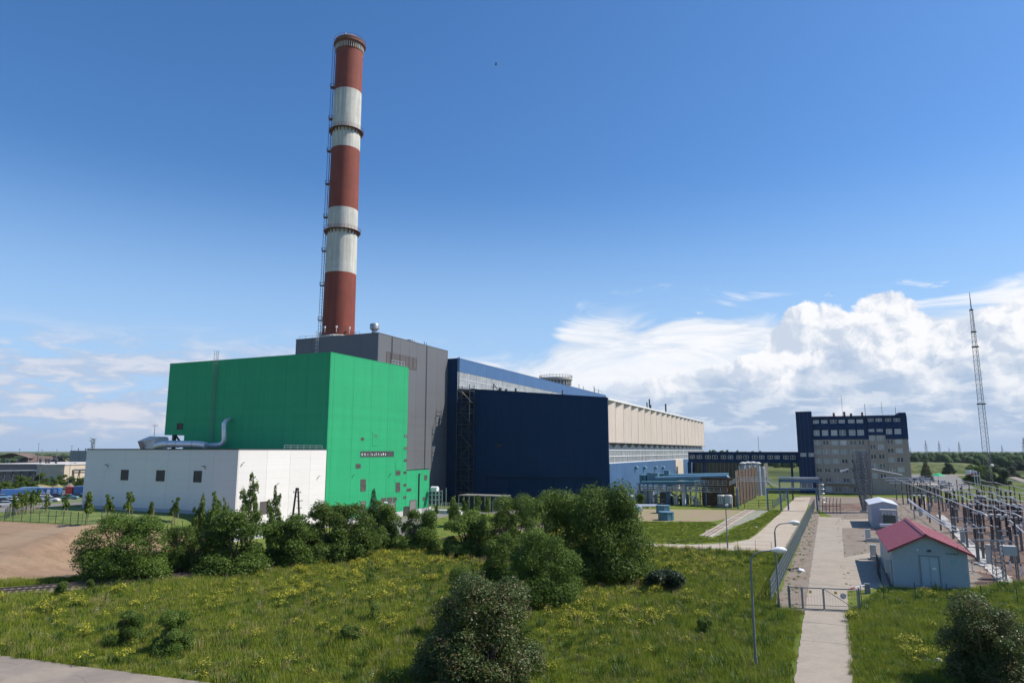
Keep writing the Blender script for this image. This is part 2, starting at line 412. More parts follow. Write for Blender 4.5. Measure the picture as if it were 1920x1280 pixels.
def dirt_material():
    m = mat('dirt', (0.275,0.182,0.113), 1.0, 0.16, 0.3, bump=0.6, bscale=3.0); k = NT(m.node_tree); b = k.n['Principled BSDF']
    P = k.node('ShaderNodeNewGeometry').outputs['Position']; c0 = b.inputs['Base Color'].links[0].from_socket
    mp = k.node('ShaderNodeMapping'); mp.inputs['Rotation'].default_value = (0,0,R(-38)); mp.inputs['Scale'].default_value = (0.05,0.9,1); k.l.new(P, mp.inputs[0])
    s1 = k.noise(mp.outputs[0], 1.0, 6, 0.65, 0.6); big = k.noise(P, 0.09, 5, 0.6, 1.0)
    c = k.mix(k.m('MULTIPLY', k.smooth(s1, 0.45, 0.66), 0.6), c0, (0.185,0.122,0.074))
    c = k.mix(k.m('MULTIPLY', k.smooth(big, 0.48, 0.66), 0.55), c, (0.32,0.235,0.155))
    k.l.new(c, b.inputs['Base Color']); return m
M['dirt'] = dirt_material()
M['bare'] = mat('bare', (0.27,0.205,0.135), 1.0, 0.25, 0.25, bump=0.5, bscale=4.0, col2=(0.20,0.19,0.08))
M['gravel_grey'] = mat('gravel_grey', (0.27,0.265,0.23), 1.0, 0.3, 0.9, col2=(0.16,0.17,0.08), bump=0.8, bscale=12.0)
M['lawn'] = mat('lawn', (0.095,0.14,0.026), 1.0, 0.25, 0.3, bump=0.6, bscale=10.0, col2=(0.15,0.18,0.04))
M['red_gravel'] = mat('red_gravel', (0.125,0.076,0.056), 1.0, 0.35, 0.35, bump=0.6, bscale=9.0, col2=(0.21,0.165,0.12), mix2=(0.52,0.74))
M['yard_gravel'] = mat('yard_gravel', (0.215,0.182,0.148), 1.0, 0.36, 0.5, bump=0.6, bscale=9.0, col2=(0.160,0.118,0.090), mix2=(0.44,0.62))
M['roof_red'] = mat('roof_red', (0.25,0.032,0.042), 0.5, 0.06, 0.5, spec=0.6)
M['shed_wall'] = mat('shed_wall', (0.33,0.42,0.46), 0.5, 0.06, 0.5)
M['shed_grey'] = mat('shed_grey', (0.42,0.43,0.50), 0.5, 0.06, 0.5)
M['shed_roof'] = mat('shed_roof', (0.60,0.63,0.70), 0.4, 0.06, 0.5)
M['insulator'] = mat('insulator', (0.035,0.022,0.018), 0.3, 0.2)
M['bus'] = mat('bus', (0.62,0.62,0.62), 0.4, 0.06, metal=0.3)
M['cabinet'] = mat('cabinet', (0.42,0.43,0.42), 0.5, 0.08)
M['cabinet_dark'] = mat('cabinet_dark', (0.05,0.055,0.05), 0.6, 0.1)
M['duct_blue'] = mat('duct_blue', (0.11,0.225,0.31), 0.45, 0.12, 0.4, streak=0.15)
M['duct_teal'] = mat('duct_teal', (0.07,0.19,0.24), 0.5, 0.14, 0.4)
M['steel_blue'] = mat('steel_blue', (0.07,0.15,0.25), 0.5, 0.15)
M['rusty'] = mat('rusty', (0.075,0.052,0.034), 0.9, 0.35, 0.6, streak=0.5, col2=(0.16,0.065,0.018), mix2=(0.42,0.66))
M['admin_beige'] = mat('admin_beige', (0.37,0.315,0.265), 0.85, 0.10, 0.4, streak=0.10)
M['admin_blue'] = mat('admin_blue', (0.011,0.038,0.100), 0.65, 0.08, 0.3, spec=0.15)
M['frame_white'] = mat('frame_white', (0.62,0.62,0.60), 0.5, 0.06)
M['window_glass'] = glass_mat('window_glass', (0.03,0.04,0.045), 0.08, 0.5)
M['window_pale'] = glass_mat('window_pale', (0.30,0.34,0.35), 0.12, 0.9)
M['bark'] = mat('bark', (0.10,0.075,0.05), 0.95, 0.25, 3.0)
M['stake'] = mat('stake', (0.33,0.25,0.15), 0.9, 0.2, 3.0)
M['wood_dark'] = mat('wood_dark', (0.05,0.042,0.036), 0.9, 0.25, 2.0)
M['rail'] = mat('rail', (0.16,0.12,0.10), 0.45, 0.2, metal=0.6)
M['ballast'] = mat('ballast', (0.20,0.165,0.14), 1.0, 0.35, 1.2, bump=0.9, bscale=10)
M['fence_green'] = mat('fence_green', (0.035,0.065,0.045), 0.5, 0.1)
M['fence_mesh'] = mat('fence_mesh', (0.16,0.20,0.20), 0.5, 0.1)
M['rubber'] = mat('rubber', (0.02,0.02,0.02), 0.8, 0.1)
M['car_glass'] = mat('car_glass', (0.02,0.025,0.03), 0.08, 0.0, spec=0.9)
for nm, c in dict(silver=(0.55,0.56,0.57), white=(0.75,0.75,0.75), black=(0.02,0.02,0.022), blue=(0.05,0.14,0.35), red=(0.40,0.03,0.025), teal=(0.10,0.25,0.25), grey=(0.20,0.21,0.22), lightblue=(0.25,0.42,0.60)).items():
    M['paint_'+nm] = mat('paint_'+nm, c, 0.25, 0.03, spec=0.6)
M['leaf_a'] = leaf_mat('leaf_a', (0.036,0.076,0.012), (0.128,0.205,0.028), (0.190,0.265,0.070), gloss=0.22, rough=0.55)
M['leaf_b'] = leaf_mat('leaf_b', (0.052,0.100,0.016), (0.150,0.225,0.036), (0.205,0.265,0.078), gloss=0.22, rough=0.55)
M['leaf_c'] = leaf_mat('leaf_c', (0.034,0.056,0.015), (0.105,0.140,0.040), (0.130,0.085,0.045), gloss=0.28, trans=0.2, rough=0.45)
M['leaf_d'] = leaf_mat('leaf_d', (0.014,0.032,0.014), (0.040,0.070,0.028), None, gloss=0.3, trans=0.12)
M['grass'] = leaf_mat('grass', (0.165,0.220,0.024), (0.325,0.370,0.045), (0.35,0.335,0.075), gloss=0.15, trans=0.35, rough=0.6)
M['weed'] = leaf_mat('weed', (0.050,0.100,0.018), (0.115,0.175,0.036), None, gloss=0.2, trans=0.35)
M['flower'] = mat('flower', (0.46,0.42,0.03), 0.7, 0.15)
M['flower_white'] = mat('flower_white', (0.42,0.43,0.34), 0.7, 0.1)
M['dry'] = mat('dry', (0.30,0.23,0.11), 0.9, 0.2)
# ------------------------------------------------------------------ the ground
import bmesh
def ground_material():
    m = bpy.data.materials.new('ground'); m.use_nodes = True
    k = NT(m.node_tree); b = k.n['Principled BSDF']
    P = k.node('ShaderNodeNewGeometry').outputs['Position']
    n1 = k.noise(P, 0.05, 6, 0.6); n2 = k.noise(P, 0.6, 6, 0.65); n3 = k.noise(P, 6.0, 4, 0.6)
    c = k.mix(k.smooth(n2, 0.38, 0.66), (0.095,0.135,0.024), (0.160,0.190,0.042))
    c = k.mix(k.m('MULTIPLY', k.smooth(n1, 0.5, 0.7), 0.45), c, (0.19,0.165,0.065))
    c = k.mix(k.m('MULTIPLY', k.smooth(n3, 0.5, 0.75), 0.35), c, (0.035,0.05,0.012))
    far = k.noise(P, 0.012, 5, 0.6)
    ln = k.node('ShaderNodeVectorMath', operation='LENGTH'); k.l.new(P, ln.inputs[0])
    fc = k.mix(k.smooth(far, 0.42, 0.58), (0.040,0.062,0.018), (0.105,0.125,0.038))
    fc = k.mix(k.smooth(k.noise(P, 0.03, 4, 0.6), 0.60, 0.66), fc, (0.15,0.13,0.08))
    c = k.mix(k.smooth(ln.outputs['Value'], 220, 420), c, fc)
    k.l.new(c, b.inputs['Base Color']); b.inputs['Roughness'].default_value = 1.0; b.inputs['Specular IOR Level'].default_value = 0.1
    bn = k.node('ShaderNodeBump'); bn.inputs['Strength'].default_value = 0.8; bn.inputs['Distance'].default_value = 0.12
    k.l.new(n3, bn.inputs['Height']); k.l.new(bn.outputs[0], b.inputs['Normal'])
    return m
def axis_steps(lo, hi, mid0, mid1, fine):
    a = []; x = mid0
    while x <= mid1 + 1e-6: a.append(x); x += fine
    s = fine; x = mid1
    while x < hi: s *= 1.5; x += s; a.append(min(x, hi))
    s = fine; x = mid0
    while x > lo: s *= 1.5; x -= s; a.insert(0, max(x, lo))
    return a
def build_ground():
    xs = axis_steps(-9000, 9000, -150, 70, 2.0); ys = axis_steps(-9000, 9000, 10, 150, 2.0)
    mb = MB(); nx = len(xs)
    mb.v = [(x, y, hgt(x, y)) for y in ys for x in xs]
    mb.f = [(j*nx+i, j*nx+i+1, (j+1)*nx+i+1, (j+1)*nx+i) for j in range(len(ys)-1) for i in range(nx-1)]
    mb.mi = [0]*len(mb.f)
    tag(mb.build('ground', ground_material(), smooth=True), kind='structure')
build_ground()

LEVEL = 0.0
def sheet(name, pts, m, off, step=4.0, parent=None):
    """a flat surface lying on the ground inside an outline"""
    bm = bmesh.new()
    vs = [bm.verts.new((p[0], p[1], 0)) for p in pts]
    bm.faces.new(vs)
    xs = [p[0] for p in pts]; ys = [p[1] for p in pts]
    if min(xs) < -80:
        for ax, lo, hi in ((0, min(xs), max(xs)), (1, min(ys), max(ys))):
            q = math.ceil(lo/2.0)*2.0
            while q < hi:
                co = (q,0,0) if ax == 0 else (0,q,0); no = (1,0,0) if ax == 0 else (0,1,0)
                bmesh.ops.bisect_plane(bm, geom=bm.verts[:]+bm.edges[:]+bm.faces[:], plane_co=co, plane_no=no)
                q += 2.0
    bmesh.ops.triangulate(bm, faces=bm.faces[:])
    bmesh.ops.recalc_face_normals(bm, faces=bm.faces[:])
    for v in bm.verts: v.co.z = hgt(v.co.x, v.co.y) + off
    bm.normal_update()
    if sum(f.normal.z for f in bm.faces) < 0: bmesh.ops.reverse_faces(bm, faces=bm.faces[:])
    me = bpy.data.meshes.new(name); bm.to_mesh(me); bm.free(); me.materials.append(m)
    o = bpy.data.objects.new(name, me); COL.objects.link(o)
    if parent: o.parent = parent
    else: tag(o, kind='structure')
    return o
TP = lambda L: [T(*q) for q in L]
def wavy(pts, amp, n=6, seed=1):
    r = random.Random(seed); out = []
    for i, p in enumerate(pts):
        q = pts[(i+1) % len(pts)]
        for j in range(n):
            t = j/n; a = amp if j else 0
            out.append(Vector((p[0]+(q[0]-p[0])*t + r.uniform(-a,a), p[1]+(q[1]-p[1])*t + r.uniform(-a,a), 0)))
    return out
sheet('dirt_field', TP([(-160,974),(0,977),(160,985),(300,996),(400,1005),(442,1016),(415,1040),(330,1062),(170,1080),(80,1085),(0,1087),(-160,1100)]), M['dirt'], 0.03)
sheet('lawn', TP([(-60,974),(0,975),(160,983.5),(300,994),(430,1004),(440,975),(366,965),(158,951),(100,951),(30,961)]), M['lawn'], 0.02)
sheet('car_park', TP([(-160,972),(30,959),(100,949),(160,946),(165,936),(120,930),(-160,928)]), M['asphalt'], 0.03)
sheet('verge', TP([(60,950),(158,939),(158,936),(60,945)]), M['lawn'], 0.06)
sheet('service_yard', TP([(700,1004),(738,972),(806,962),(920,957.5),(1010,956),(1120,957),(1120,961),(920,962),(862,962.5),(820,972),(770,1004)]), M['asphalt'], 0.03)
sheet('bare_ground', wavy(TP([(1120,975),(1200,954),(1330,955),(1405,957),(1385,966),(1330,978),(1240,977)]), 0.5, 6, 3), M['bare'], 0.02)
sheet('rail_gravel', wavy(TP([(1306,1005),(1345,984),(1395,955),(1440,956),(1425,968),(1385,984),(1348,1004)]), 0.5, 6, 5), M['gravel_grey'], 0.03)
sheet('service_road', TP([(1175,1019),(1300,1021),(1369,1018),(1405,1011),(1420,1001),(1440,983),(1480,944),(1492,932),(1520,932),(1511,960),(1490,1000),(1474,1028),(1458,1034),(1380,1033),(1232,1027),(1175,1024)]), M['road2'], 0.04)
sheet('yard', wavy([Vector(q) for q in ((1.2,85,0),(16,86,0),(19,110,0),(21,170,0),(24,238,0),(-8,236,0),(-4.5,200,0),(0.5,165,0))], 0.35, 10, 8), M['yard_gravel'], 0.016)
sheet('gravel_yard', wavy([Vector(q) for q in ((13.2,87.5,0),(17.5,92,0),(22,91,0),(70,100,0),(110,200,0),(60,232,0),(22,228,0),(19.5,160,0),(16.5,100,0))], 0.4, 10, 9), M['red_gravel'], 0.022)
sheet('gravel_verge', wavy([Vector(q) for q in ((-5.1,68.5,0),(-2.3,67,0),(-1.8,110,0),(-1.7,165,0),(-3.0,188,0),(-4.1,130,0))], 0.12, 16, 11), M['yard_gravel'], 0.02)
sheet('red_gravel_bed', TP([(1540,944),(1622,943),(1625,957),(1542,957)]), M['red_gravel'], 0.03)
sheet('apron', TP([(1577,1046),(1640,1034),(1655,1066),(1668,1100),(1607,1108),(1584,1107)]), M['road'], 0.032)
sheet('apron', TP([(1576,974),(1632,973),(1640,990),(1600,990),(1578,990)]), M['road'], 0.034)
sheet('parking', TP([(1700,889),(1790,889),(1830,916),(1712,922)]), M['asphalt'], 0.03)
sheet('far_road', TP([(1745,888),(1810,889.5),(1812,891.5),(1745,890.5)]), M['path'], 0.05)
sheet('far_road', TP([(1888,893),(1915,903),(1980,910),(1980,905),(1920,898),(1895,891)]), M['path'], 0.05)
sheet('path', TP([(-260,1215),(0,1230),(60,1237),(130,1247),(250,1263),(330,1273),(420,1284),(460,1330),(-300,1400)]), M['path'], 0.05)

def build_gate_road():
    r = thing('gate_road', None, None); r['kind'] = 'structure'
    r2 = random.Random(4); y = 22.0
    while y < 163:
        L = min(6.0, 163.5 - y)
        e = lambda yy: (-2.62 + (yy-40)/120*0.62, 0.62 + (yy-40)/120*1.65)
        a, b = e(y), e(y+L-0.035); dz = r2.uniform(-0.006, 0.006)
        mb = MB(); zs = 0.05 + dz
        n = 8
        L0 = [(a[0]+(b[0]-a[0])*i/n + r2.uniform(-.05,.05), y+(L-0.035)*i/n) for i in range(n+1)]
        R0 = [(a[1]+(b[1]-a[1])*i/n + r2.uniform(-.05,.05), y+(L-0.035)*i/n) for i in range(n+1)]
        for i in range(n):
            mb.quad((*L0[i],zs), (*R0[i],zs), (*R0[i+1],zs), (*L0[i+1],zs))
            mb.quad((*L0[i],-.05), (*L0[i],zs), (*L0[i+1],zs), (*L0[i+1],-.05))
            mb.quad((*R0[i],-.05), (*R0[i+1],-.05), (*R0[i+1],zs), (*R0[i],zs))
        mb.quad((*L0[0],-.05), (*R0[0],-.05), (*R0[0],zs), (*L0[0],zs)); mb.quad((*L0[n],-.05), (*L0[n],zs), (*R0[n],zs), (*R0[n],-.05))
        mb.build('slab', M['road'], r); y += L
build_gate_road()

def catmull(pts, step):
    pts = [Vector(p) for p in pts]; out = []
    P = [2*pts[0]-pts[1]] + pts + [2*pts[-1]-pts[-2]]
    for i in range(1, len(P)-2):
        n = max(1, int((P[i+1]-P[i]).length/step))
        for j in range(n):
            t = j/n; a, b, c, d = P[i-1:i+3]
            out.append(0.5*((2*b)+(c-a)*t+(2*a-5*b+4*c-d)*t*t+(3*b-a-3*c+d)*t**3))
    out.append(pts[-1]); return out
def build_railway():
    r = thing('railway_track', None, None); r['kind'] = 'structure'
    line = catmull([(-93,22,0),(-83.5,34,0),(-75.4,43.6,0),(-65.8,58.2,0),(-57.2,85.1,0),(-52.5,112,0),(-50,124,0)], 0.65)
    rail = [MB(), MB()]; bal = MB(); sl = MB(); sl.box(-1.25,1.25,-0.12,0.12,0.10,0.26); sm = sl.mesh('sleeper', M['wood_dark'])
    prev = None
    for i, p in enumerate(line):
        d = (line[min(i+1,len(line)-1)] - line[max(i-1,0)]).normalized(); n = Vector((d.y, -d.x, 0)); z = hgt(p.x, p.y)
        cr = [p + n*o + Vector((0,0,z+q)) for o, q in ((-2.3,-0.02),(-1.6,0.17),(1.6,0.17),(2.3,-0.02))]
        b = len(bal.v); bal.v += [tuple(q) for q in cr]
        if i:
            for j in range(3): bal.f.append((b-4+j, b-4+j+1, b+j+1, b+j)); bal.mi.append(0)
        if i > 2 and i < 210: inst(sm, 'sleeper', r, (p.x, p.y, z+0.02), math.atan2(n.y, n.x))
        if prev:
            for s, o in ((0,-0.76),(1,0.76)): rail[s].bar(prev[s], p + n*o + Vector((0,0,z+0.36)), 0.08, 0.15)
        prev = [p + n*o + Vector((0,0,z+0.36)) for o in (-0.76, 0.76)]
    bal.build('ballast', M['ballast'], r)
    for q in rail: q.build('rail', M['rail'], r)
build_railway()

def build_slab_track():
    r = thing('slab_track', None, None); r['kind'] = 'structure'
    A, B, C, D = G(1313,1004), G(1398,955), G(1417,955), G(1334,1007)
    for i in range(9):
        for s0, s1 in ((0.0,0.32),(0.36,0.64),(0.68,1.0)):
            t0, t1 = i/9+0.003, (i+1)/9-0.003
            f = lambda t, s: (A + (B-A)*t)*(1-s) + (D + (C-D)*t)*s
            mb = MB(); q = [f(t0,s0), f(t0,s1), f(t1,s1), f(t1,s0)]
            top = [Vector((p.x,p.y,0.09)) for p in q]; bot = [Vector((p.x,p.y,0.0)) for p in q]
            mb.add(bot+top, [(4,5,6,7),(0,1,5,4),(1,2,6,5),(2,3,7,6),(3,0,4,7)]); mb.build('slab', M['road2'], r)
    for s in (0.34, 0.66):
        p = (A*(1-s)+D*s); q = (B*(1-s)+C*s)
        mb = MB(); mb.bar((p.x,p.y,0.11),(q.x,q.y,0.11),0.10,0.12); mb.build('rail', M['rail'], r)
build_slab_track()

def build_mound():
    a = math.pi/2 + YAW
    c = T(1735, 884); mb = MB(); n = 30
    cx, cy = c.x - 4, c.y + 45
    rr = random.Random(3)
    for j in range(13):
        for i in range(n+1):
            u = i/n*2-1; v = j/12*2-1
            q = max(0, 1 - abs(u)**4)*max(0, 1 - abs(v)**3)
            z = 5.5*sst(q*1.6) + rr.uniform(-.25,.25)*q - 0.3
            mb.v.append((cx + u*40*math.cos(YAW) - v*36*math.sin(YAW), cy + u*40*math.sin(YAW) + v*36*math.cos(YAW), z))
    for j in range(12):
        for i in range(n): mb.f.append((j*(n+1)+i, j*(n+1)+i+1, (j+1)*(n+1)+i+1, (j+1)*(n+1)+i)); mb.mi.append(0)
    tag(mb.build('hill', mat('hill_grass', (0.065,0.095,0.024), 1.0, 0.35, 0.2, col2=(0.12,0.12,0.045)), smooth=True), kind='structure')
build_mound()

# ------------------------------------------------------------------ halls
def wall_panels(parent, axis, c, seams, z0, z1, m, th=0.14, gap=0.035, out=1, name='panel', cut=None):
    """tall cladding bays with open joints. axis 'x': wall on the plane x=c running in y; 'y': wall on y=c running in x. out: side it faces"""
    for a, b in zip(seams[:-1], seams[1:]):
        zz = z0
        if cut: zz = cut((a+b)/2)
        mb = MB(); lo, hi = min(a,b)+gap/2, max(a,b)-gap/2
        p, q = (c-th, c) if out > 0 else (c, c+th)
        if axis == 'x': mb.box(p, q, lo, hi, zz, z1)
        else: mb.box(lo, hi, p, q, zz, z1)
        mb.build(name, m, parent)
def opening(parent, axis, c, a0, a1, z0, z1, out, kind='window', fm='louvre', lm='louvre', slats=5, fw=0.12):
    """a framed louvre / door / window set on a wall"""
    if a0 > a1: a0, a1 = a1, a0
    if z0 > z1: z0, z1 = z1, z0
    def bx(mb, u0, u1, w0, w1, d0, d1):
        p, q = (c+d0, c+d1) if out > 0 else (c-d1, c-d0)
        return mb.box(p, q, u0, u1, w0, w1) if axis == 'x' else mb.box(u0, u1, p, q, w0, w1)
    f = MB(); w = min(fw, (a1-a0)*0.2)
    bx(f, a0, a0+w, z0, z1, 0, .07); bx(f, a1-w, a1, z0, z1, 0, .07); bx(f, a0+w, a1-w, z0, z0+w, 0, .07); bx(f, a0+w, a1-w, z1-w, z1, 0, .07)
    o = f.build(kind, M[fm], parent)
    l = MB(); bx(l, a0+w, a1-w, z0+w, z1-w, -0.01, 0.012)
    if slats:
        h = (z1-z0-2*w)/slats
        for i in range(slats): bx(l, a0+w, a1-w, z0+w+h*i+h*0.1, z0+w+h*i+h*0.55, 0.012, 0.045)
    return o, l.build('leaf' if kind == 'door' else 'pane' if kind == 'window' else 'louvre', M[lm], o)
def wall_lamp(parent, axis, c, a, z, out):
    mb = MB()
    if axis == 'x':
        mb.bar((c, a, z-.2), (c+0.28*out, a, z+0.18), 0.045); mb.box(c+0.2*out, c+0.5*out, a-0.09, a+0.09, z+0.16, z+0.23)
    else:
        mb.bar((a, c, z-.2), (a, c+0.45*out, z+0.22), 0.06); mb.box(a-0.22, a+0.22, c+0.3*out, c+0.7*out, z+0.2, z+0.3)
    return mb.build('wall_lamp', M['steel_dark'], parent)
def lin(a, b, n): return [a + (b-a)*i/n for i in range(n+1)]
def rect_x(X, ox, oy, s, r):
    """a patch seen on a long side wall -> (y0, y1, z0, z1)"""
    y0, z1 = onX(ox+r[0]/s, oy+r[1]/s, X); y1, z0 = onX(ox+r[2]/s, oy+r[3]/s, X)
    return y0, y1, z0, z1
def rect_y(Y, ox, oy, s, r):
    x0, z1 = onY(ox+r[0]/s, oy+r[1]/s, Y); x1, z0 = onY(ox+r[2]/s, oy+r[3]/s, Y)
    return x0, x1, z0, z1
XG = -83.5                       # the lit long side of the white and green halls
def build_white_hall():
    t = thing('white_hall', 'low white clad hall with three dark windows in front of the green hall', 'building', (-101, 81, 3.5))
    x0, x1, y0, y1, zt = -119.6, XG, 81.0, 102.0, 14.15
    mb = MB(); mb.box(x0+.15, x1-.15, y0+.15, 127, 0.4, zt-.25); mb.build('wall', M['grey_panel'], t)
    mb = MB(); mb.box(x0+.2, x1-.2, y0+.2, 102, zt-.24, zt-.06); mb.box(x0+.2, -112, 102, 127, zt-.24, zt-.06); mb.build('roof', M['roof_grey'], t)
    ws = M['white_panel']
    wall_panels(t, 'y', y0, lin(x0, x1, 7), 4.55, zt-.05, ws, out=-1)
    wall_panels(t, 'x', x1, [y0+.15, 87.2, 92.6, 97.7, 102.0], 0.9, zt-.05, ws, out=1)
    wall_panels(t, 'x', x0, lin(y0+.15, 127, 7), 4.55, zt-.05, ws, out=-1)
    mb = MB(); mb.box(x0+.05, x1-.2, y0+.06, y0+.3, 3.0, 4.52); mb.box(x1-.3, x1-.05, y0+.06, 102, -.3, 0.88); mb.build('plinth', mat('plinth_blue', (0.42,0.45,0.50), 0.8, 0.1), t)
    mb = MB(); mb.box(x0-.06, x1-.05, y0-.07, y0+.12, zt-.045, zt+.14); mb.box(x1-.10, x1+.05, y0-.07, 102, zt-.045, zt+.10); mb.box(x0-.06, x0+.1, y0+.13, 127, zt-.045, zt+.14)
    mb.build('parapet_trim', M['trim_dark'], t)
    for r in ((228,880,240,900),(294,881,308,902),(364,882,377.5,904)):
        opening(t, 'y', y0, *rect_y(y0, 0, 0, 1, r), -1, 'window', 'louvre_dark', 'louvre_dark', 6)
    y, y2, z0, z1 = rect_x(x1, 290, 640, 3.554, (702,1067,750,1146)); opening(t, 'x', x1, y, y2, z0, z1, 1, 'window', 'louvre', 'louvre', 6)
    y, y2, z0, z1 = rect_x(x1, 290, 640, 3.554, (658,1070,678,1125)); opening(t, 'x', x1, y, y2, z0, z1, 1, 'window', 'louvre', 'louvre', 4)
    for px, py in ((454,869),(519,908),(596,894)):
        y, z = onX(px, py, x1); wall_lamp(t, 'x', x1, y, z, 1)
    for px, py in ((204,873.5),(386,876.5)):
        x, z = onY(px, py, y0); wall_lamp(t, 'y', y0, x, z, -1)
    # railing on the roof edge below the green hall
    mb = MB()
    for y in lin(91.5, 101.3, 6): mb.bar((x1-.5,y,zt-.05),(x1-.5,y,zt+.75),0.05)
    for z in (0.38,.74): mb.bar((x1-.5,91.5,zt+z),(x1-.5,101.3,zt+z),0.05)
    mb.build('roof_railing', M['galv'], t)
build_white_hall()

def build_green_hall():
    t = thing('green_hall', 'tall bright green clad hall rising behind the low white hall', 'building', (-105, 102, 3.5))
    x0, x1, y0, y1, zt = -126.3, XG, 102.0, 128.8, 32.2
    xc = onY(345, 820, y0)[0]; zc = 17.2; gp = M['green_panel']
    mb = MB(); mb.prism([(x0+.15,zc),(xc,zc),(xc,13.9),(-111.9,13.9),(-111.9,0),(x1-.15,0),(x1-.15,zt-.3),(x0+.15,zt-.3)], 'y', y0+.15, y1-.15); mb.build('wall', M['green_panel'], t)
    mb = MB(); mb.box(x0+.2, x1-.2, y0+.2, y1-.2, zt-.29, zt-.1); mb.build('roof', M['roof_grey'], t)
    sx = [x0] + [xc + (x1-xc)*i/7 for i in range(8)]
    wall_panels(t, 'y', y0, sx, zc, zt, gp, out=-1, cut=lambda a: zc if a < xc else 14.2)
    wall_panels(t, 'x', x1, [y0+.15, 103.2, 109.3, 115.3, 121.2, 127.2, y1], 1.2, zt, gp, out=1)
    wall_panels(t, 'x', x0, lin(y0+.15, y1, 4), zc, zt, gp, out=-1)
    mb = MB(); mb.box(x1-.25, x1-.06, y0+.2, 140, -.3, 1.17); mb.build('plinth', M['plinth'], t)
    mb = MB(); mb.box(x0-.05, x1-.05, y0-.05, y0+.12, zt+.005, zt+.12); mb.box(x1-.10, x1+.04, y0-.05, y1, zt+.005, zt+.12); mb.box(x0-.05, x0+.1, y0+.13, y1, zt+.005, zt+.12); mb.build('parapet_trim', M['green_panel'], t)
    V = lambda r: rect_x(x1, 600, 640, 3.764, r)
    for r in ((290,677,308,697),(381,655,402,677),(252,863,285,893),(534,912,566,940),(612,1036,643,1053),(430,1104,466,1132),(473,1100,507,1130),(515,1099,540,1125)):
        opening(t, 'x', x1, *V(r), 1, 'vent', 'louvre', 'louvre', 5)
    for r in ((286,972,322,1012),(286,1013,322,1053),(534,995,564,1026),(534,1027,564,1058)):
        opening(t, 'x', x1, *V(r), 1, 'vent', 'louvre', 'louvre', 6)
    for r in ((595,657,614,674),(593,743,611,760),(592,829,610,846),(590,915,609,932),(590,1003,608,1020),(588,1090,608,1106)):
        opening(t, 'x', x1, *V(r), 1, 'window', 'louvre', 'window_glass', 0)
    for r in ((284,1127,322,1192),(410,1140,462,1228),(480,1135,530,1222)):
        y, y2, z0, z1 = V(r); opening(t, 'x', x1, y, y2, 0.15, z1, 1, 'door', 'louvre', 'door_grey', 0)
    # ribbon window with mullions
    y, y2, z0, z1 = V((286,773,519,811))
    f, p = opening(t, 'x', x1, y, y2, z0, z1, 1, 'window', 'louvre', 'window_glass', 0, .07)
    for q in lin(y, y2, 7)[1:-1]: MB().box(x1+.015, x1+.06, q-.08, q+.08, z0+.1, z1-.1).build('mullion', M['louvre'], f)
    rr = random.Random(5); q = y + .4
    while q < y2-3:
        w = rr.uniform(.12,.3); MB().box(x1+.013, x1+.03, q, q+w, z0+.3, z0+rr.uniform(.5,.8)).build('blind', M['trim_white'], f); q += w + rr.uniform(.25,.8)
    for r in ((370,637,405,735),(535,855,568,905),(528,967,562,992)):
        yy, yy2, a, b = V(r); mb = MB(); mb.box(x1+.001, x1+.05, yy, yy2, a, b); mb.build('cover_panel', gp, t)
    for px, py in ((232,945),(490,940)):
        yy, z = onX(600+px/3.764, 640+py/3.764, x1); wall_lamp(t, 'x', x1, yy, z, 1)
    opening(t, 'y', y0, *rect_y(y0, 290, 640, 3.554, (150,544,187,587)), -1, 'vent', 'louvre_dark', 'louvre_dark', 5)
    # roof railing at the far corner
    mb = MB()
    for yy in lin(123, 128, 4): mb.bar((x1-.6,yy,zt),(x1-.6,yy,zt+1.2),0.07)
    for z in (0.6,1.2): mb.bar((x1-.6,123,zt+z),(x1-.6,128,zt+z),0.06)
    mb.build('roof_railing', M['galv'], t)
    # support frame under the overhang
    mb = MB(); lx = onY(320.5, 820, y0)[0]
    mb.bar((lx,y0+.8,14.0),(lx,y0+.8,zc+.2),0.6); mb.bar((lx+.3,y0+.8,zc),(xc-.2,y0+.8,14.1),0.3); mb.build('support_leg', M['steel_dark'], t)
    # caged ladder
    mb = MB(); ax = onY(290+414/3.554, 720, y0)[0]; z0 = 14.0; z1 = zt + 2.0
    for s in (-.3,.3): mb.bar((ax+s, y0-.35, z0), (ax+s, y0-.35, z1), 0.045)
    z = z0+.3
    while z < z1: mb.bar((ax-.3,y0-.35,z),(ax+.3,y0-.35,z),0.04); z += 0.35
    z = z0+2.5
    while z < z1:
        pts = [(ax+.55*math.cos(q), y0-.35-.75*math.sin(q), z) for q in lin(0, math.pi, 6)]
        mb.tube(pts, 0.018, 4); z += 1.0
    for q in lin(0.5, math.pi-.5, 2): mb.bar((ax+.55*math.cos(q), y0-.35-.75*math.sin(q), z0+2.5),(ax+.55*math.cos(q), y0-.35-.75*math.sin(q), z1),0.025)
    mb.build('ladder', M['lattice_grey'], t)
    # lower green block with its own flat roof beside the grey hall
    a = thing('green_annex', 'small low green block with grey doors at the far end of the green hall', 'building', (-88, 133, 0))
    ya, yb, za = y1+.02, 138.6, 9.75
    mb = MB(); mb.box(-95, x1-.15, ya, yb-.15, 0, za-.2); mb.build('wall', gp, a)
    mb = MB(); mb.box(-95, x1-.2, ya, yb-.2, za-.19, za-.02); mb.build('roof', M['roof_grey'], a)
    wall_panels(a, 'x', x1, [ya, 133.0, yb], 1.2, za, gp, out=1)
    mb = MB(); mb.box(x1-.12, x1+.08, ya, yb, za+.004, za+.16); mb.build('parapet_trim', M['trim_dark'], a)
    mb = MB()
    for yy in lin(ya+.2, yb-.2, 5): mb.bar((x1-.7,yy,za),(x1-.7,yy,za+1.1),0.06)
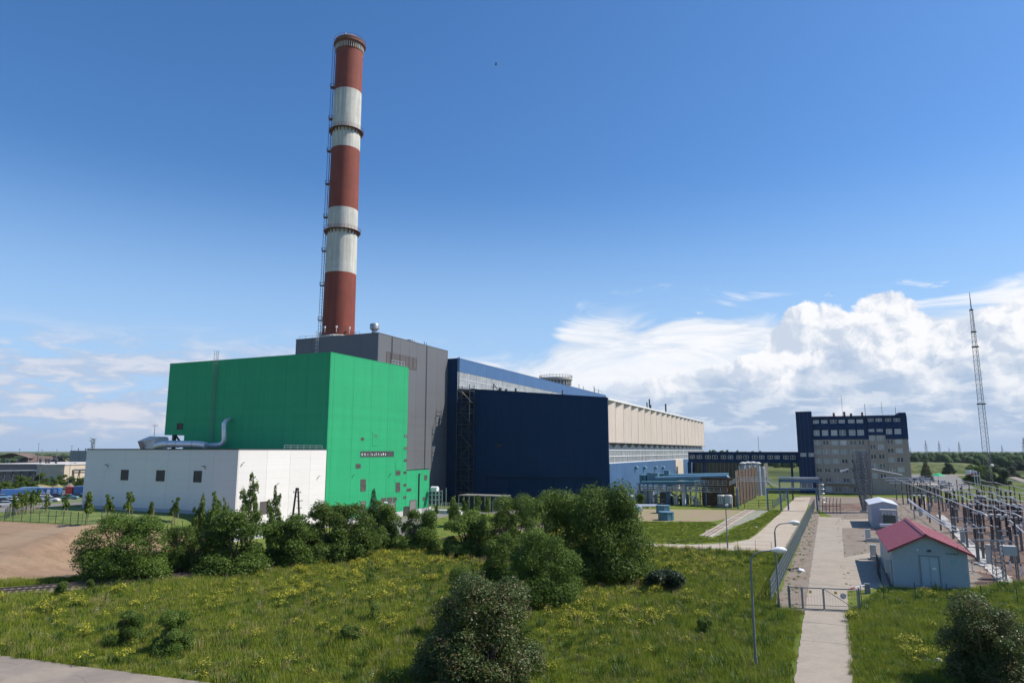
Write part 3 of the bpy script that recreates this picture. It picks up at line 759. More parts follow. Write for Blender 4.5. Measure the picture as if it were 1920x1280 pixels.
    for z in (.55,1.08): mb.bar((x1-.7,ya+.2,za+z),(x1-.7,yb-.2,za+z),0.05)
    mb.build('roof_railing', M['galv'], a)
    for r in ((736,942,755,976),(725,1097,740,1122)): opening(a, 'x', x1, *V(r), 1, 'vent', 'louvre', 'louvre', 5)
    y, y2, z0, z1 = V((632,1120,678,1215)); opening(a, 'x', x1, y, y2, .15, z1, 1, 'door', 'louvre', 'door_grey', 0)
    y, y2, z0, z1 = V((590,1165,628,1225)); opening(t, 'x', x1, y, y2-.05, .15, z1, 1, 'door', 'louvre_dark', 'louvre_dark', 0)
    yy, z = onX(600+697/3.764, 640+930/3.764, x1)
    mb = MB(); mb.tube([(x1+.18,yy,z),(x1+.18,yy,1.3)], 0.13, 6); mb.build('drain_pipe', M['trim_dark'], a)
    yy, z = onX(600+705/3.764, 640+940/3.764, x1); wall_lamp(a, 'x', x1, yy, z, 1)
build_green_hall()

def build_roof_ducts():
    t = thing('roof_duct', 'shiny silver exhaust duct running over the white hall roof into the green wall', 'duct', (-108, 98, 14.1))
    y = 102.0
    def P(px, py, Y): x, z = onY(px, py, Y); return (x, Y, z)
    up = [P(430,786,101.9), P(424.5,788,100.6), P(420.5,793,100.0), P(420.5,812,100.0), P(420.5,826,100.0), P(416,832,100.0), P(408,834,99.8), P(380,835.5,99.0)]
    mb = MB(); mb.tube(up, 0.48, 14); mb.build('riser', M['duct'], t, smooth='auto')
    mb = MB(); rn = [P(386,835,97.5), P(378,833.2,97.2), P(368,832.2,97.0), P(345,832,97.0), P(310,832,97.0), P(301,833,97.0), P(292,836,97.0)]
    mb.tube(rn, 0.66, 16); mb.build('main_duct', M['duct'], t, smooth='auto')
    for px in (318,334,364): q = P(px,832.1,97.0); MB().tube([(q[0]-.06,q[1],q[2]),(q[0]+.06,q[1],q[2])], 0.74, 16).build('flange', M['galv'], t)
    for py in (812,800): q = P(420.5,py,100.0); MB().tube([(q[0],q[1],q[2]-.06),(q[0],q[1],q[2]+.06)], .55, 14).build('flange', M['galv'], t)
    for px in (300,325,350,374): q = P(px,832,97.0); MB().box(q[0]-.12,q[0]+.12,96.2,97.8,14.05,14.4).build('duct_support', M['steel_dark'], t)
    h = thing('intake_cowl', 'pale metal intake cowl with angled faces at the left of the roof duct', 'cowl', (-113.5, 98, 14.1))
    a = P(274,838,98); b = P(298,838,98); zt = onY(280,818.5,98)[1]; zm = onY(280,827,98)[1]
    xa, xb = onY(271,827,98)[0], onY(300,827,98)[0]; xm = onY(284,820,98)[0]
    mb = MB(); z0 = 14.05
    pts = [(a[0],96.8,z0),(b[0],96.8,z0),(b[0],100,z0),(a[0],100,z0),(xa,96.4,zm),(xm,96.2,zm),(xb,96.8,zm+.6),(xb,100,zm+.6),(xa,100,zm),(xa+1.0,98.0,zt),(xm,97.6,zt+.1),(xb+.1,98,zt),(xb+.1,99.5,zt),(xa+1.0,99.5,zt)]
    mb.add(pts, [(0,4,5),(0,5,6,1),(1,6,7,2),(2,7,8,3),(3,8,4,0),(4,9,10,5),(5,10,11,6),(6,11,12,7),(7,12,13,8),(8,13,9,4),(9,13,12,11,10)]); mb.build('hood', M['cowl_pale'], h)
    mb = MB(); mb.add([(xa-.01,96.42,zm),(a[0]+.05,96.78,z0+.05),(xm-.1,96.28,z0+.1),(xm-.05,96.16,zm-.03)], [(0,1,2,3)]); mb.build('front_panel', mat('cowl_brown',(0.30,0.20,0.16),0.6,.15), h)
    mb = MB(); mb.bar((xm+.1,98.5,zt),(xm+.1,98.5,zt+2.6),.07); mb.bar((xm-.5,98.5,zt+2.2),(xm+.7,98.5,zt+2.2),.05); mb.bar((xm-.5,98.5,zt+2.2),(xm-.5,98.5,zt+2.6),.05); mb.bar((xm+.7,98.5,zt+2.2),(xm+.7,98.5,zt+2.6),.05); mb.build('aerial', M['steel'], h)
build_roof_ducts()

def build_grey_hall():
    t = thing('grey_hall', 'dark grey clad hall taller than the green hall, chimney rising behind it', 'building', (-108, 133.5, 0))
    x0, x1, y0, y1, zt = -120.5, -95.3, 133.5, 167.0, 41.7
    gp = M['grey_panel']; dk = gp
    mb = MB(); mb.box(x0+.15, x1-.15, y0+.15, y1, 0, zt-.3); mb.build('wall', gp, t)
    mb = MB(); mb.box(x0+.2, x1-.2, y0+.2, y1, zt-.29, zt-.08); mb.build('roof', M['roof_grey'], t)
    wall_panels(t, 'y', y0, lin(x0, x1, 5), 0.5, zt, dk, out=-1)
    wall_panels(t, 'x', x1, [y0+.15, 139.2, 143.0, 147.2, 150.6, 155.5, 161, y1], 0.5, zt, gp, out=1)
    mb = MB(); mb.box(x0-.05,x1-.05,y0-.06,y0+.12,zt+.005,zt+.16); mb.box(x1-.1,x1+.05,y0-.06,y1,zt+.005,zt+.16); mb.build('parapet_trim', gp, t)
    for r in ((467,113,495,157),(498,116,525,164),(535,124,562,172),(565,130,592,180),(601,141,626,196),(629,147,654,207),(658,154,682,214)):
        y, y2, z0, z1 = rect_x(x1, 600, 640, 3.764, r); opening(t, 'x', x1, y, y2, 34.6, 37.7, 1, 'vent', 'louvre', 'louvre', 6)
    y, z = onX(719.5, 620, -97.5)
    mb = MB(); c = (-98.0, 135.6, zt-.1); mb.lathe(c, [(.7,0),(.65,1.2),(.8,1.3),(1.15,1.6),(1.15,2.7),(1.05,2.85)], 18); mb.build('roof_vent', M['steel'], t, smooth='auto')
    mb = MB()
    for yy, h in ((150,.9),(151,.7),(156,1.2),(157,1.0)): mb.bar((x1-1.0,yy,zt-.1),(x1-1.0,yy,zt+h),.12)
    mb.box(x1-3,x1-.4,147.5,148.6,zt-.08,zt+.55); mb.build('roof_fittings', M['steel_dark'], t)
    # ladder up the front
    ax = onY(596.5, 645, y0)[0]; mb = MB()
    for s in (-.35,.35): mb.bar((ax+s,y0-.35,32),(ax+s,y0-.35,zt+1.6),.07)
    z = 32.2
    while z < zt+1.5: mb.bar((ax-.35,y0-.35,z),(ax+.35,y0-.35,z),.04); z += .35
    z = 33
    while z < zt+1.5: mb.tube([(ax+.6*math.cos(q), y0-.35-.8*math.sin(q), z) for q in lin(0,math.pi,6)], .035, 4); z += 1.0
    mb.build('ladder', M['galv'], t)
    mb = MB()
    for xx in lin(x0+.5,x1-6,9): mb.bar((xx,y0+.6,zt-.1),(xx,y0+.6,zt+.9),.05)
    mb.bar((x0+.5,y0+.6,zt+.9),(x1-6,y0+.6,zt+.9),.05); mb.build('roof_railing', M['steel_dark'], t)
build_grey_hall()

def build_boiler_hall():
    t = thing('boiler_hall', 'long blue hall with a grey glazed band behind the dark blue hall', 'building', (-110, 167.2, 0))
    x0, x1, y0, y1, zt = -125, -92.2, 167.1, 312, 39.6
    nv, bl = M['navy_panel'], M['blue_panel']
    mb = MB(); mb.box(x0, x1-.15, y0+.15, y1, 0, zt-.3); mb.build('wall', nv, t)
    mb = MB(); mb.box(x0, x1-.2, y0+.2, y1, zt-.29, zt-.08); mb.build('roof', M['roof_grey'], t)
    wall_panels(t, 'y', y0, [x0, x1-3.2, x1], 0.3, zt, nv, out=-1)
    ss = lin(y0+.15, y1, 24)
    wall_panels(t, 'x', x1, ss, 35.9, zt, bl, out=1)
    mb = MB(); mb.box(x1-.12, x1+.04, y0, y1, zt+.005, zt+.15); mb.build('parapet_trim', bl, t)
    for a, b in zip(ss[:-1], ss[1:]):
        for z0, z1 in ((28.2,30.1),(30.14,32.0),(32.04,33.9),(33.94,35.86)):
            mb = MB(); mb.box(x1-.2, x1-.06, a+.05, b-.05, z0, z1); mb.build('glazing_panel', M['glazing'], t)
    mb = MB()
    for z in (30.12,32.02,33.92): mb.box(x1-.05, x1+.02, y0+.15, y1, z-.05, z+.05)
    for q in ss: mb.box(x1-.05, x1+.03, q-.04, q+.04, 28.2, 35.86)
    mb.build('glazing_bar', M['trim_white'], t)
    mb = MB()
    for yy, h in ((232,1.4),(275,2.2),(281,1.8),(296,3.2),(297,2.6),(303,2.4)): mb.bar((x1-.8,yy,zt-.1),(x1-.8,yy,zt+h),.16)
    for yy in (296,303): mb.bar((x1-.8,yy,zt+1.5),(x1-.8,yy+6,zt+1.5),.1)
    mb.build('roof_fittings', M['steel_dark'], t)
build_boiler_hall()

def build_turbine_hall():
    t = thing('turbine_hall', 'huge hall with a windowless dark blue front and a pleated beige side', 'building', (-70, 167, 0))
    x0, x1, y0, y1 = -88.0, -49.0, 167.0, 321.0
    roof = lambda x: 27.15 + (x1 - x)*(3.55/38.1)
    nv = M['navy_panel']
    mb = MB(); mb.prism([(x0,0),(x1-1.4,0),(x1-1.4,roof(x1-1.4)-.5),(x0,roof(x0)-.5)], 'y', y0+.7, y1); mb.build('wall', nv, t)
    mb = MB(); mb.prism([(-92.0,roof(-92)-.45),(x1,roof(x1)-.42),(x1,roof(x1)-.05),(-92.0,roof(-92)-.05)], 'y', y0+.2, y1); mb.build('roof', M['roof_grey'], t)
    # front, built round the recessed gate
    rx0, rz = onY(911, 893, y0); rx1, _ = onY(1127, 893, y0)
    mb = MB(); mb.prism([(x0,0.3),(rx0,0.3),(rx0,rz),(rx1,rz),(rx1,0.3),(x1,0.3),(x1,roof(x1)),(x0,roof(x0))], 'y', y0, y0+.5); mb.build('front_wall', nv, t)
    ds = lin(rx0, rx1, 5)
    for i, (a, b) in enumerate(zip(ds[:-1], ds[1:])):
        mb = MB(); mb.box(a+.04, b-.04, y0+.52, y0+.66, 0.15, rz-.02); d = mb.build('gate_panel', nv, t)
        if i == 3:
            mb = MB(); mb.box(a+.8, b-.8, y0+.44, y0+.52, 0.2, rz*0.78); mb.build('door', nv, d)
    for px, py in ((1094,954),): pass
    opening(t, 'y', y0, *rect_y(y0, 830, 640, 3.764, (382,722,418,742)), -1, 'vent', 'louvre_dark', 'louvre_dark', 3)
    # narrow wall between this hall and the boiler hall
    mb = MB(); mb.box(-92.0, x0, y0+.3, y0+.8, 0.3, 28.5); mb.build('side_wall', nv, t)
    # the beige pleats: one mesh, copied along the side
    n = 19; pw = (y1-y0-.5)/n; zb, zc = 16.0, 27.0
    mb = MB(); amp = 1.45; k = 0.82
    ZT = zc-.35
    prof = [(0.0,-amp),(pw*k,0.0),(pw,-amp)]
    vs = []
    for y, x in prof: vs += [(x,y,zb),(x,y,ZT)]
    mb.add(vs, [(0,2,3,1),(2,4,5,3)]); mb.box(-.07,.05,pw*k-.09,pw*k+.07,zb,ZT-.01,1)  # added white strip paints in the sunlit line along each outer fold
    me = mb.mesh('pleat', [M['beige_panel'], M['trim_white']])
    gl = MB()
    zg = (10.85, 12.5, 14.1, 15.9)
    gl.add([(-amp+.25,0.05,zg[0]),(-amp+.25,pw-.05,zg[0]),(-amp+.25,pw-.05,zg[1]-.06),(-amp+.25,0.05,zg[1]-.06)], [(0,1,2,3)])
    gm = gl.mesh('glazing_panel', M['glazing'])
    gl = MB(); gl.add([(-amp+.25,0.05,zg[1]),(-amp+.25,pw-.05,zg[1]),(-amp+.25,pw-.05,zg[2]-.06),(-amp+.25,0.05,zg[2]-.06)], [(0,1,2,3)]); gm2 = gl.mesh('glazing_panel', M['glazing'])
    gl = MB(); gl.add([(-amp+.25,0.05,zg[2]),(-amp+.25,pw-.05,zg[2]),(-amp+.25,pw-.05,zg[2]+.55),(-amp+.25,pw*.5,zg[3]),(-amp+.25,0.05,zg[2]+.55)], [(0,1,2,3,4)]); gm3 = gl.mesh('glazing_panel', M['glazing'])
    for i in range(n):
        y = y0+.5+i*pw
        inst(me, 'pleat', t, (x1, y, 0))
        for q in (gm, gm2, gm3): inst(q, 'glazing_panel', t, (x1, y, 0))
    mb = MB(); mb.box(x1-1.95, x1+.12, y0+.5, y1, ZT, zc+.1); mb.build('eaves', M['trim_white'], t)
    mb = MB(); mb.box(x1-1.8, x1+.02, y0+.5, y1, zb-.14, zb); mb.build('sill', M['trim_dark'], t)
    mb = MB(); mb.box(x1-1.9, x1-1.3, y0+.5, y1, zg[0]-.1, zb-.15); mb.build('glazing_backing', M['concrete_dark'], t)
    mb = MB()
    for z in (zg[0]-.06, zg[1]-.03, zg[2]-.03): mb.box(x1-1.22, x1-1.06, y0+.5, y1, z-.09, z+.09)
    for i in range(n*2+1): y = y0+.5+i*pw/2; mb.box(x1-1.19, x1-1.1, y-.05, y+.05, zg[0], zg[2]+.5)
    mb.build('glazing_bar', M['trim_white'], t)
    ye = onX(1270, 900, x1)[0]; yf = onX(1284, 900, x1)[0]
    ss = lin(y0+.5, ye, 9)
    wall_panels(t, 'x', x1-.55, ss, 0.2, zg[0]-.16, M['blue_wall'], out=1, th=.5, gap=.03)
    mb = MB(); mb.box(x1-1.0, x1-.35, ye, yf, 0.2, zg[0]-.16); mb.build('beige_wall', M['beige_panel'], t)
    mb = MB(); mb.box(x1-1.0, x1-.5, yf, y1, 0.2, zg[0]-.16); mb.build('blue_end_wall', M['blue_wall'], t)
    for px, py in ((1191,876),(1207,876),(1228,876),(1242,876)):
        y, z = onX(px, py, x1-.5); mb = MB()
        mb.tube([(x1-.55,y,z),(x1-.1,y,z),(x1+.1,y,z-.35)], [.55,.55,.5], 12); mb.build('round_vent', M['duct_blue'], t)
    mb = MB(); mb.box(x1-.4,x1+.1,y0-.02,y0+.5,0.2,zg[0]-.1); mb.build('corner_post', nv, t)
    # roof stacks above the dark front and along the side
    for px, w, pt, pb in ((938,.9,727,733),(949,.7,729,733),(967,.6,727.5,734),(1054.5,.35,731,741)):
        x, z = onY(px, pt, y0+3); mb = MB(); mb.tube([(x,y0+3,roof(x)-.3),(x,y0+3,z)], w/2, 8); mb.build('roof_stack', M['steel_dark'], t)
    for px, pt, w in ((1213,754,.4),(1217.5,748,.5),(1220,759,.5),(1248,757,.6)):
        y, z = onX(px, pt, x1-6); mb = MB(); mb.tube([(x1-6,y,26),(x1-6,y,z)], w/2, 8); mb.build('roof_stack', M['steel_dark'], t)
    # little jib crane on the roof
    xa, za = onY(925, 719, y0+4); xb, zb2 = onY(936, 733, y0+4); mb = MB()
    mb.bar((xa,y0+4,za-3.2),(xa,y0+4,za),.2); mb.bar((xa,y0+4,za),(xb,y0+4,zb2),.18); mb.bar((xa-.6,y0+4,za-1),(xa+.9,y0+4,za-1),.12); mb.build('roof_jib', M['steel_dark'], t)
    # lattice stair tower in front of the narrow wall
    s = thing('stair_tower', 'dark lattice stair tower standing at the left end of the dark blue front', 'stair tower', (-89.5, 165, 0))
    xa, xb = onY(861, 800, 165)[0], onY(884, 800, 165)[0]; ya, yb = 163.6, 166.4; H = 30.6
    mb = MB()
    for x in (xa, xb):
        for y in (ya, yb): mb.bar((x,y,0),(x,y,H+1.1),.16)
    mb.build('post', M['steel_dark'], s)
    mb = MB(); z = 3.0; i = 0
    while z < H:
        for y in (ya,yb): mb.bar((xa,y,z),(xb,y,z),.12); mb.bar((xa,y,z+1.05),(xb,y,z+1.05),.06)
        for x in (xa,xb): mb.bar((x,ya,z),(x,yb,z),.12); mb.bar((x,ya,z+1.05),(x,yb,z+1.05),.06)
        z += 3.0
    mb.build('beam', M['steel_dark'], s)
    mb = MB(); z = 0.0; i = 0
    while z < H-2:
        a, b = (xa+.3, xb-.3) if i % 2 == 0 else (xb-.3, xa+.3); y = ya+.7 if i % 2 == 0 else yb-.7
        mb.bar((a,y,z),(b,y,z+3.0),.9,.1); z += 3.0; i += 1
    mb.build('stair_flight', M['steel_dark'], s)
    mb = MB(); z = 3.0
    while z < H+.5: mb.box(xa+.1,xb-.1,ya+.1,yb-.1,z-.06,z); z += 6.0
    mb.build('landing', M['steel_dark'], s)
build_turbine_hall()
def build_front_details():
    # gutters, downpipes and flashings on the big dark blue front; rust runs are left to the material
    t = bpy.data.objects['turbine_hall']; y0, x0, x1 = 167.0, -88.0, -49.0
    roof = lambda x: 27.15 + (x1 - x)*(3.55/38.1)
    for x in lin(x0, x1, 8)[1:-1]:
        MB().box(x-.04, x+.04, y0-.025, y0-.002, 7.6, roof(x)-.35).build('joint_strip', M['admin_blue'], t)
    mb = MB(); mb.prism([(x0,roof(x0)-.28),(x1,roof(x1)-.28),(x1,roof(x1)+.1),(x0,roof(x0)+.1)], 'y', y0-.12, y0-.002); mb.build('flashing', M['admin_blue'], t)
    MB().tube([(x0+1.2,y0-.2,.3),(x0+1.2,y0-.2,29.6)], .11, 6).build('downpipe', M['trim_dark'], t)
    MB().box(x0, x1, y0-.08, y0-.002, 0.3, .9).build('kick_plate', M['trim_dark'], t)
    b = bpy.data.objects['boiler_hall']
    MB().tube([(-92.0,167.6,40),(-92.0,167.6,28)], .12, 6).build('downpipe', M['admin_blue'], b)
    g = bpy.data.objects['grey_hall']
    for y in (139.2, 155.5): MB().tube([(-95.12,y,.5),(-95.12,y,41.5)], .09, 6).build('downpipe', M['grey_panel'], g)
build_front_details()
# ------------------------------------------------------------------ chimneys
def ring_gallery(mb_floor, mb_rail, c, r0, r1, z, n=32, h=1.2):
    mb_floor.lathe((c[0],c[1],z), [(r0,-.12),(r1,-.12),(r1,.0),(r0,.0)], n, cap=False)
    for zz in (.6, h):
        pts = [(c[0]+r1*math.cos(2*math.pi*i/n), c[1]+r1*math.sin(2*math.pi*i/n), z+zz) for i in range(n+1)]
        mb_rail.tube(pts, .05, 4, caps=False)
    for i in range(n):
        a = 2*math.pi*i/n; mb_rail.bar((c[0]+r1*math.cos(a),c[1]+r1*math.sin(a),z),(c[0]+r1*math.cos(a),c[1]+r1*math.sin(a),z+h),.07)
def build_chimney():
    cx, cy = -160.7, 200.0
    t = thing('chimney', 'very tall red and white banded chimney with ring galleries and a ladder', 'chimney', (cx, cy, 4))
    D = dep((cx, cy)); zof = lambda px, py: onY(px, py, cy)[1]
    zt = zof(657.5, 79); zb = zof(634, 628)
    dist = lambda z: D*math.cos(PITCH) + (z-CAM_H)*math.sin(PITCH)
    rb = 61/2/FPX*dist(zb)*.985; rt = 49.5/2/FPX*dist(zt)*.985
    def rad(z):
        u = (z-zb)/(zt-zb); return rt + (rb-rt)*(1-u)**1.25 if u < 1 else rt
    zs = [4.0, 20, zb-1.5, zof(640,511+4), zof(642,396), zof(645,284), zof(652,176), zt]
    mats = ['concrete','concrete','chim_red','chim_white','chim_red','chim_white','chim_red']
    for (a, b), mm in zip(zip(zs[:-1], zs[1:]), mats):
        k = 6; prof = []
        for i in range(k+1):
            z = a+(b-a)*i/k; r = rad(z) if z > zb else rad(zb) + (zb-z)*0.035
            prof.append((r, z-a))
        mb = MB(); mb.lathe((cx,cy,a), prof, 56); mb.build('shaft_band', M[mm], t, smooth='auto')
    # galleries
    for px, py in ((648.5,249),(640,436)):
        z = zof(px, py); r = rad(z); f = MB(); rl = MB(); ring_gallery(f, rl, (cx,cy), r-.1, r+1.15, z)
        g = f.build('gallery', M['rust_steel'], t); rl.build('railing', M['rust_steel'], g)
        br = MB(); br.add([(0,-.09,0),(1.35,-.09,0),(0,-.09,-1.6),(0,.09,0),(1.35,.09,0),(0,.09,-1.6)], [(0,1,2),(5,4,3),(0,3,4,1),(1,4,5,2),(2,5,3,0)])
        bm_ = br.mesh('bracket', M['rust_steel'])
        for i in range(24):
            a = 2*math.pi*i/24
            o = inst(bm_, 'bracket', g, (cx+r*math.cos(a)*.995, cy+r*math.sin(a)*.995, z-.12), a)
            o.location = (o.location[0], o.location[1], o.location[2])
    # head
    z = zof(657,88); r = rad(z); f = MB(); rl = MB(); ring_gallery(f, rl, (cx,cy), r-.1, r+1.0, z, 36, 2.2)
    g = f.build('gallery', M['rust_steel'], t); rl.build('railing', M['rust_steel'], g)
    mb = MB(); mb.lathe((cx,cy,zt), [(r+.05,-3.2),(r+.55,-2.2),(r+.55,-.4),(r+.1,0),(r-.8,0)], 40, cap=False); mb.lathe((cx,cy,zt), [(r-.8,0),(r-.8,-3)], 40, cap=False); mb.build('rim', M['rust_steel'], t)
    mb = MB(); mb.lathe((cx,cy,zt-.6), [(r-1.0,0),(r-1.0,1.4),(r*.6,2.2),(r*.25,2.5)], 24); mb.build('cap', M['galv'], t, smooth='auto')
    br = MB(); br.box(0,.4,-.12,.12,-2.6,-.6); bm_ = br.mesh('bracket', M['chim_white'])
    for i in range(40):
        a = 2*math.pi*i/40; inst(bm_, 'bracket', t, (cx+r*math.cos(a), cy+r*math.sin(a), z-.15), a)
    mb = MB(); mb.bar((cx-1.5,cy-1,zt),(cx-1.5,cy-1,zt+4.2),.3); mb.build('lightning_rod', M['galv'], t)
    # ladder with hoops and resting platforms on the left flank
    va = math.atan2(-cy, -cx); la = va + math.pi/2*1.06 if False else None
    L = Vector((-math.cos(YAW+R(8)), -math.sin(YAW+R(8)), 0)); la = math.atan2(L.y, L.x)
    mb = MB(); pl = MB(); z = 43.0; prev = None; i = 0; tn = Vector((-L.y, L.x, 0))
    while z < zt-1.5:
        r = rad(z)+.45; p = Vector((cx,cy,z)) + L*r
        if prev:
            for s in (-.4,.4): mb.bar(prev+tn*s, p+tn*s, .09)
            for s in (-.45,.45): mb.bar(prev+L*.85+tn*s, p+L*.85+tn*s, .055)
        mb.bar(p-tn*.4, p+tn*.4, .07)
        pts = [p + L*(.9*math.sin(q)) + tn*(.6*math.cos(q)) for q in lin(0, math.pi, 5)]
        mb.tube(pts, .035, 4, caps=False)
        prev = p; z += 1.25; i += 1
    mb.build('ladder', M['rust_steel'], t)
    for k_ in range(9):
        z = 48 + k_*13.2
        if z > zt-6: break
        r = rad(z); p = Vector((cx,cy,z)) + L*(r+.75); q = MB()
        c = [p+tn*s1*1.0+L*s2*.8 for s1, s2 in ((-1,-1),(1,-1),(1,1),(-1,1))]
        q.add([tuple(v) for v in c]+[(v.x,v.y,v.z+.12) for v in c], [(0,3,2,1),(4,5,6,7),(0,1,5,4),(1,2,6,5),(2,3,7,6),(3,0,4,7)])
        for v in c: q.bar(v, v+Vector((0,0,1.2)), .09)
        for a, b in ((1,2),(2,3),(3,0)): q.bar(c[a]+Vector((0,0,1.2)), c[b]+Vector((0,0,1.2)), .09)
        q.build('rest_platform', M['rust_steel'], t)
    # pale ring with lamps where the shaft meets the roofs
    mb = MB(); r = rad(zb); mb.lathe((cx,cy,zb-1.5), [(r+.5,-5),(r+.5,.4),(r+.1,.8)], 40, cap=False); mb.build('base_ring', M['chim_white'], t)
    rl = MB()
    for zz in (1.1,):
        rl.tube([(cx+(r+.9)*math.cos(2*math.pi*i/32), cy+(r+.9)*math.sin(2*math.pi*i/32), zb-.6+zz) for i in range(33)], .06, 4, caps=False)
    for i in range(32):
        a = 2*math.pi*i/32; rl.bar((cx+(r+.9)*math.cos(a), cy+(r+.9)*math.sin(a), zb-2.5),(cx+(r+.9)*math.cos(a), cy+(r+.9)*math.sin(a), zb+.5),.08)
    rl.build('base_railing', M['rust_steel'], t)
    lm = MB(); lm.bar((0,0,0),(0,0,1.6),.12); lm.box(-.25,.25,-.25,.25,1.5,2.2); lme = lm.mesh('lamp', M['lamp_white'])
    for da in (-.95,-.75,-.1,.6): a = va+da; inst(lme, 'lamp', t, (cx+(r+1.0)*math.cos(a), cy+(r+1.0)*math.sin(a), zb))
build_chimney()
def build_far_stack():
    x, z = onY(1042, 706, 330); D = dep((x,330)); r = 30/FPX*D; 
    t = thing('chimney', 'blunt weathered concrete stack top showing above the blue hall roof', 'chimney', (x, 330, 0))
    mb = MB(); mb.lathe((x,330,0), [(r*1.05,0),(r*.93,z-5),(r*.93,z-1.2)], 36); mb.build('shaft', M['concrete_dark'], t, smooth='auto')
    mb = MB(); mb.lathe((x,330,z-2.0), [(r*.95,-.4),(r*1.04,0),(r*1.04,1.1),(r*.98,1.2),(r*.9,1.2)], 36); mb.build('rim', M['concrete'], t)
    rl = MB()
    for zz in (.7,1.3): rl.tube([(x+r*1.03*math.cos(2*math.pi*i/32), 330+r*1.03*math.sin(2*math.pi*i/32), z-.9+zz) for i in range(33)], .07, 4, caps=False)
    for i in range(32): a = 2*math.pi*i/32; rl.bar((x+r*1.03*math.cos(a),330+r*1.03*math.sin(a),z-.9),(x+r*1.03*math.cos(a),330+r*1.03*math.sin(a),z+.5),.1)
    rl.build('railing', M['steel_dark'], t)
    bm_ = MB().box(0,.4,-.25,.25,-2.2,0).mesh('bracket', M['concrete'])
    for i in range(28): a = 2*math.pi*i/28; inst(bm_, 'bracket', t, (x+r*.93*math.cos(a), 330+r*.93*math.sin(a), z-2.2), a)
build_far_stack()

# ------------------------------------------------------------------ office block and the covered bridge to it
def window_mesh(w, h, m=2, frame='frame_white'):
    f = MB(); d = .09
    f.box(0,w,-.02,.10,0,d); f.box(0,w,-.02,.10,h-d,h); f.box(0,d,-.02,.10,d,h-d); f.box(w-d,w,-.02,.10,d,h-d)
    for i in range(1, m): f.box(w*i/m-.06,w*i/m+.06,-.02,.10,d,h-d)
    p = MB(); p.quad((d,.06,d),(w-d,.06,d),(w-d,.06,h-d),(d,.06,h-d))
    return f.mesh('window', M[frame]), p
WIN = {}
def add_window(parent, x, y, z, w, h, m=2, pale=False):
    key = (round(w,1), round(h,1), m, pale)
    if key not in WIN:
        f, p = window_mesh(key[0], key[1], m); WIN[key] = (f, p.mesh('pane', M['window_pale' if pale else 'window_glass']))
    f, p = WIN[key]
    o = inst(f, 'window', parent, (x, y, z)); inst(p, 'pane', o, (x, y, z)); return o
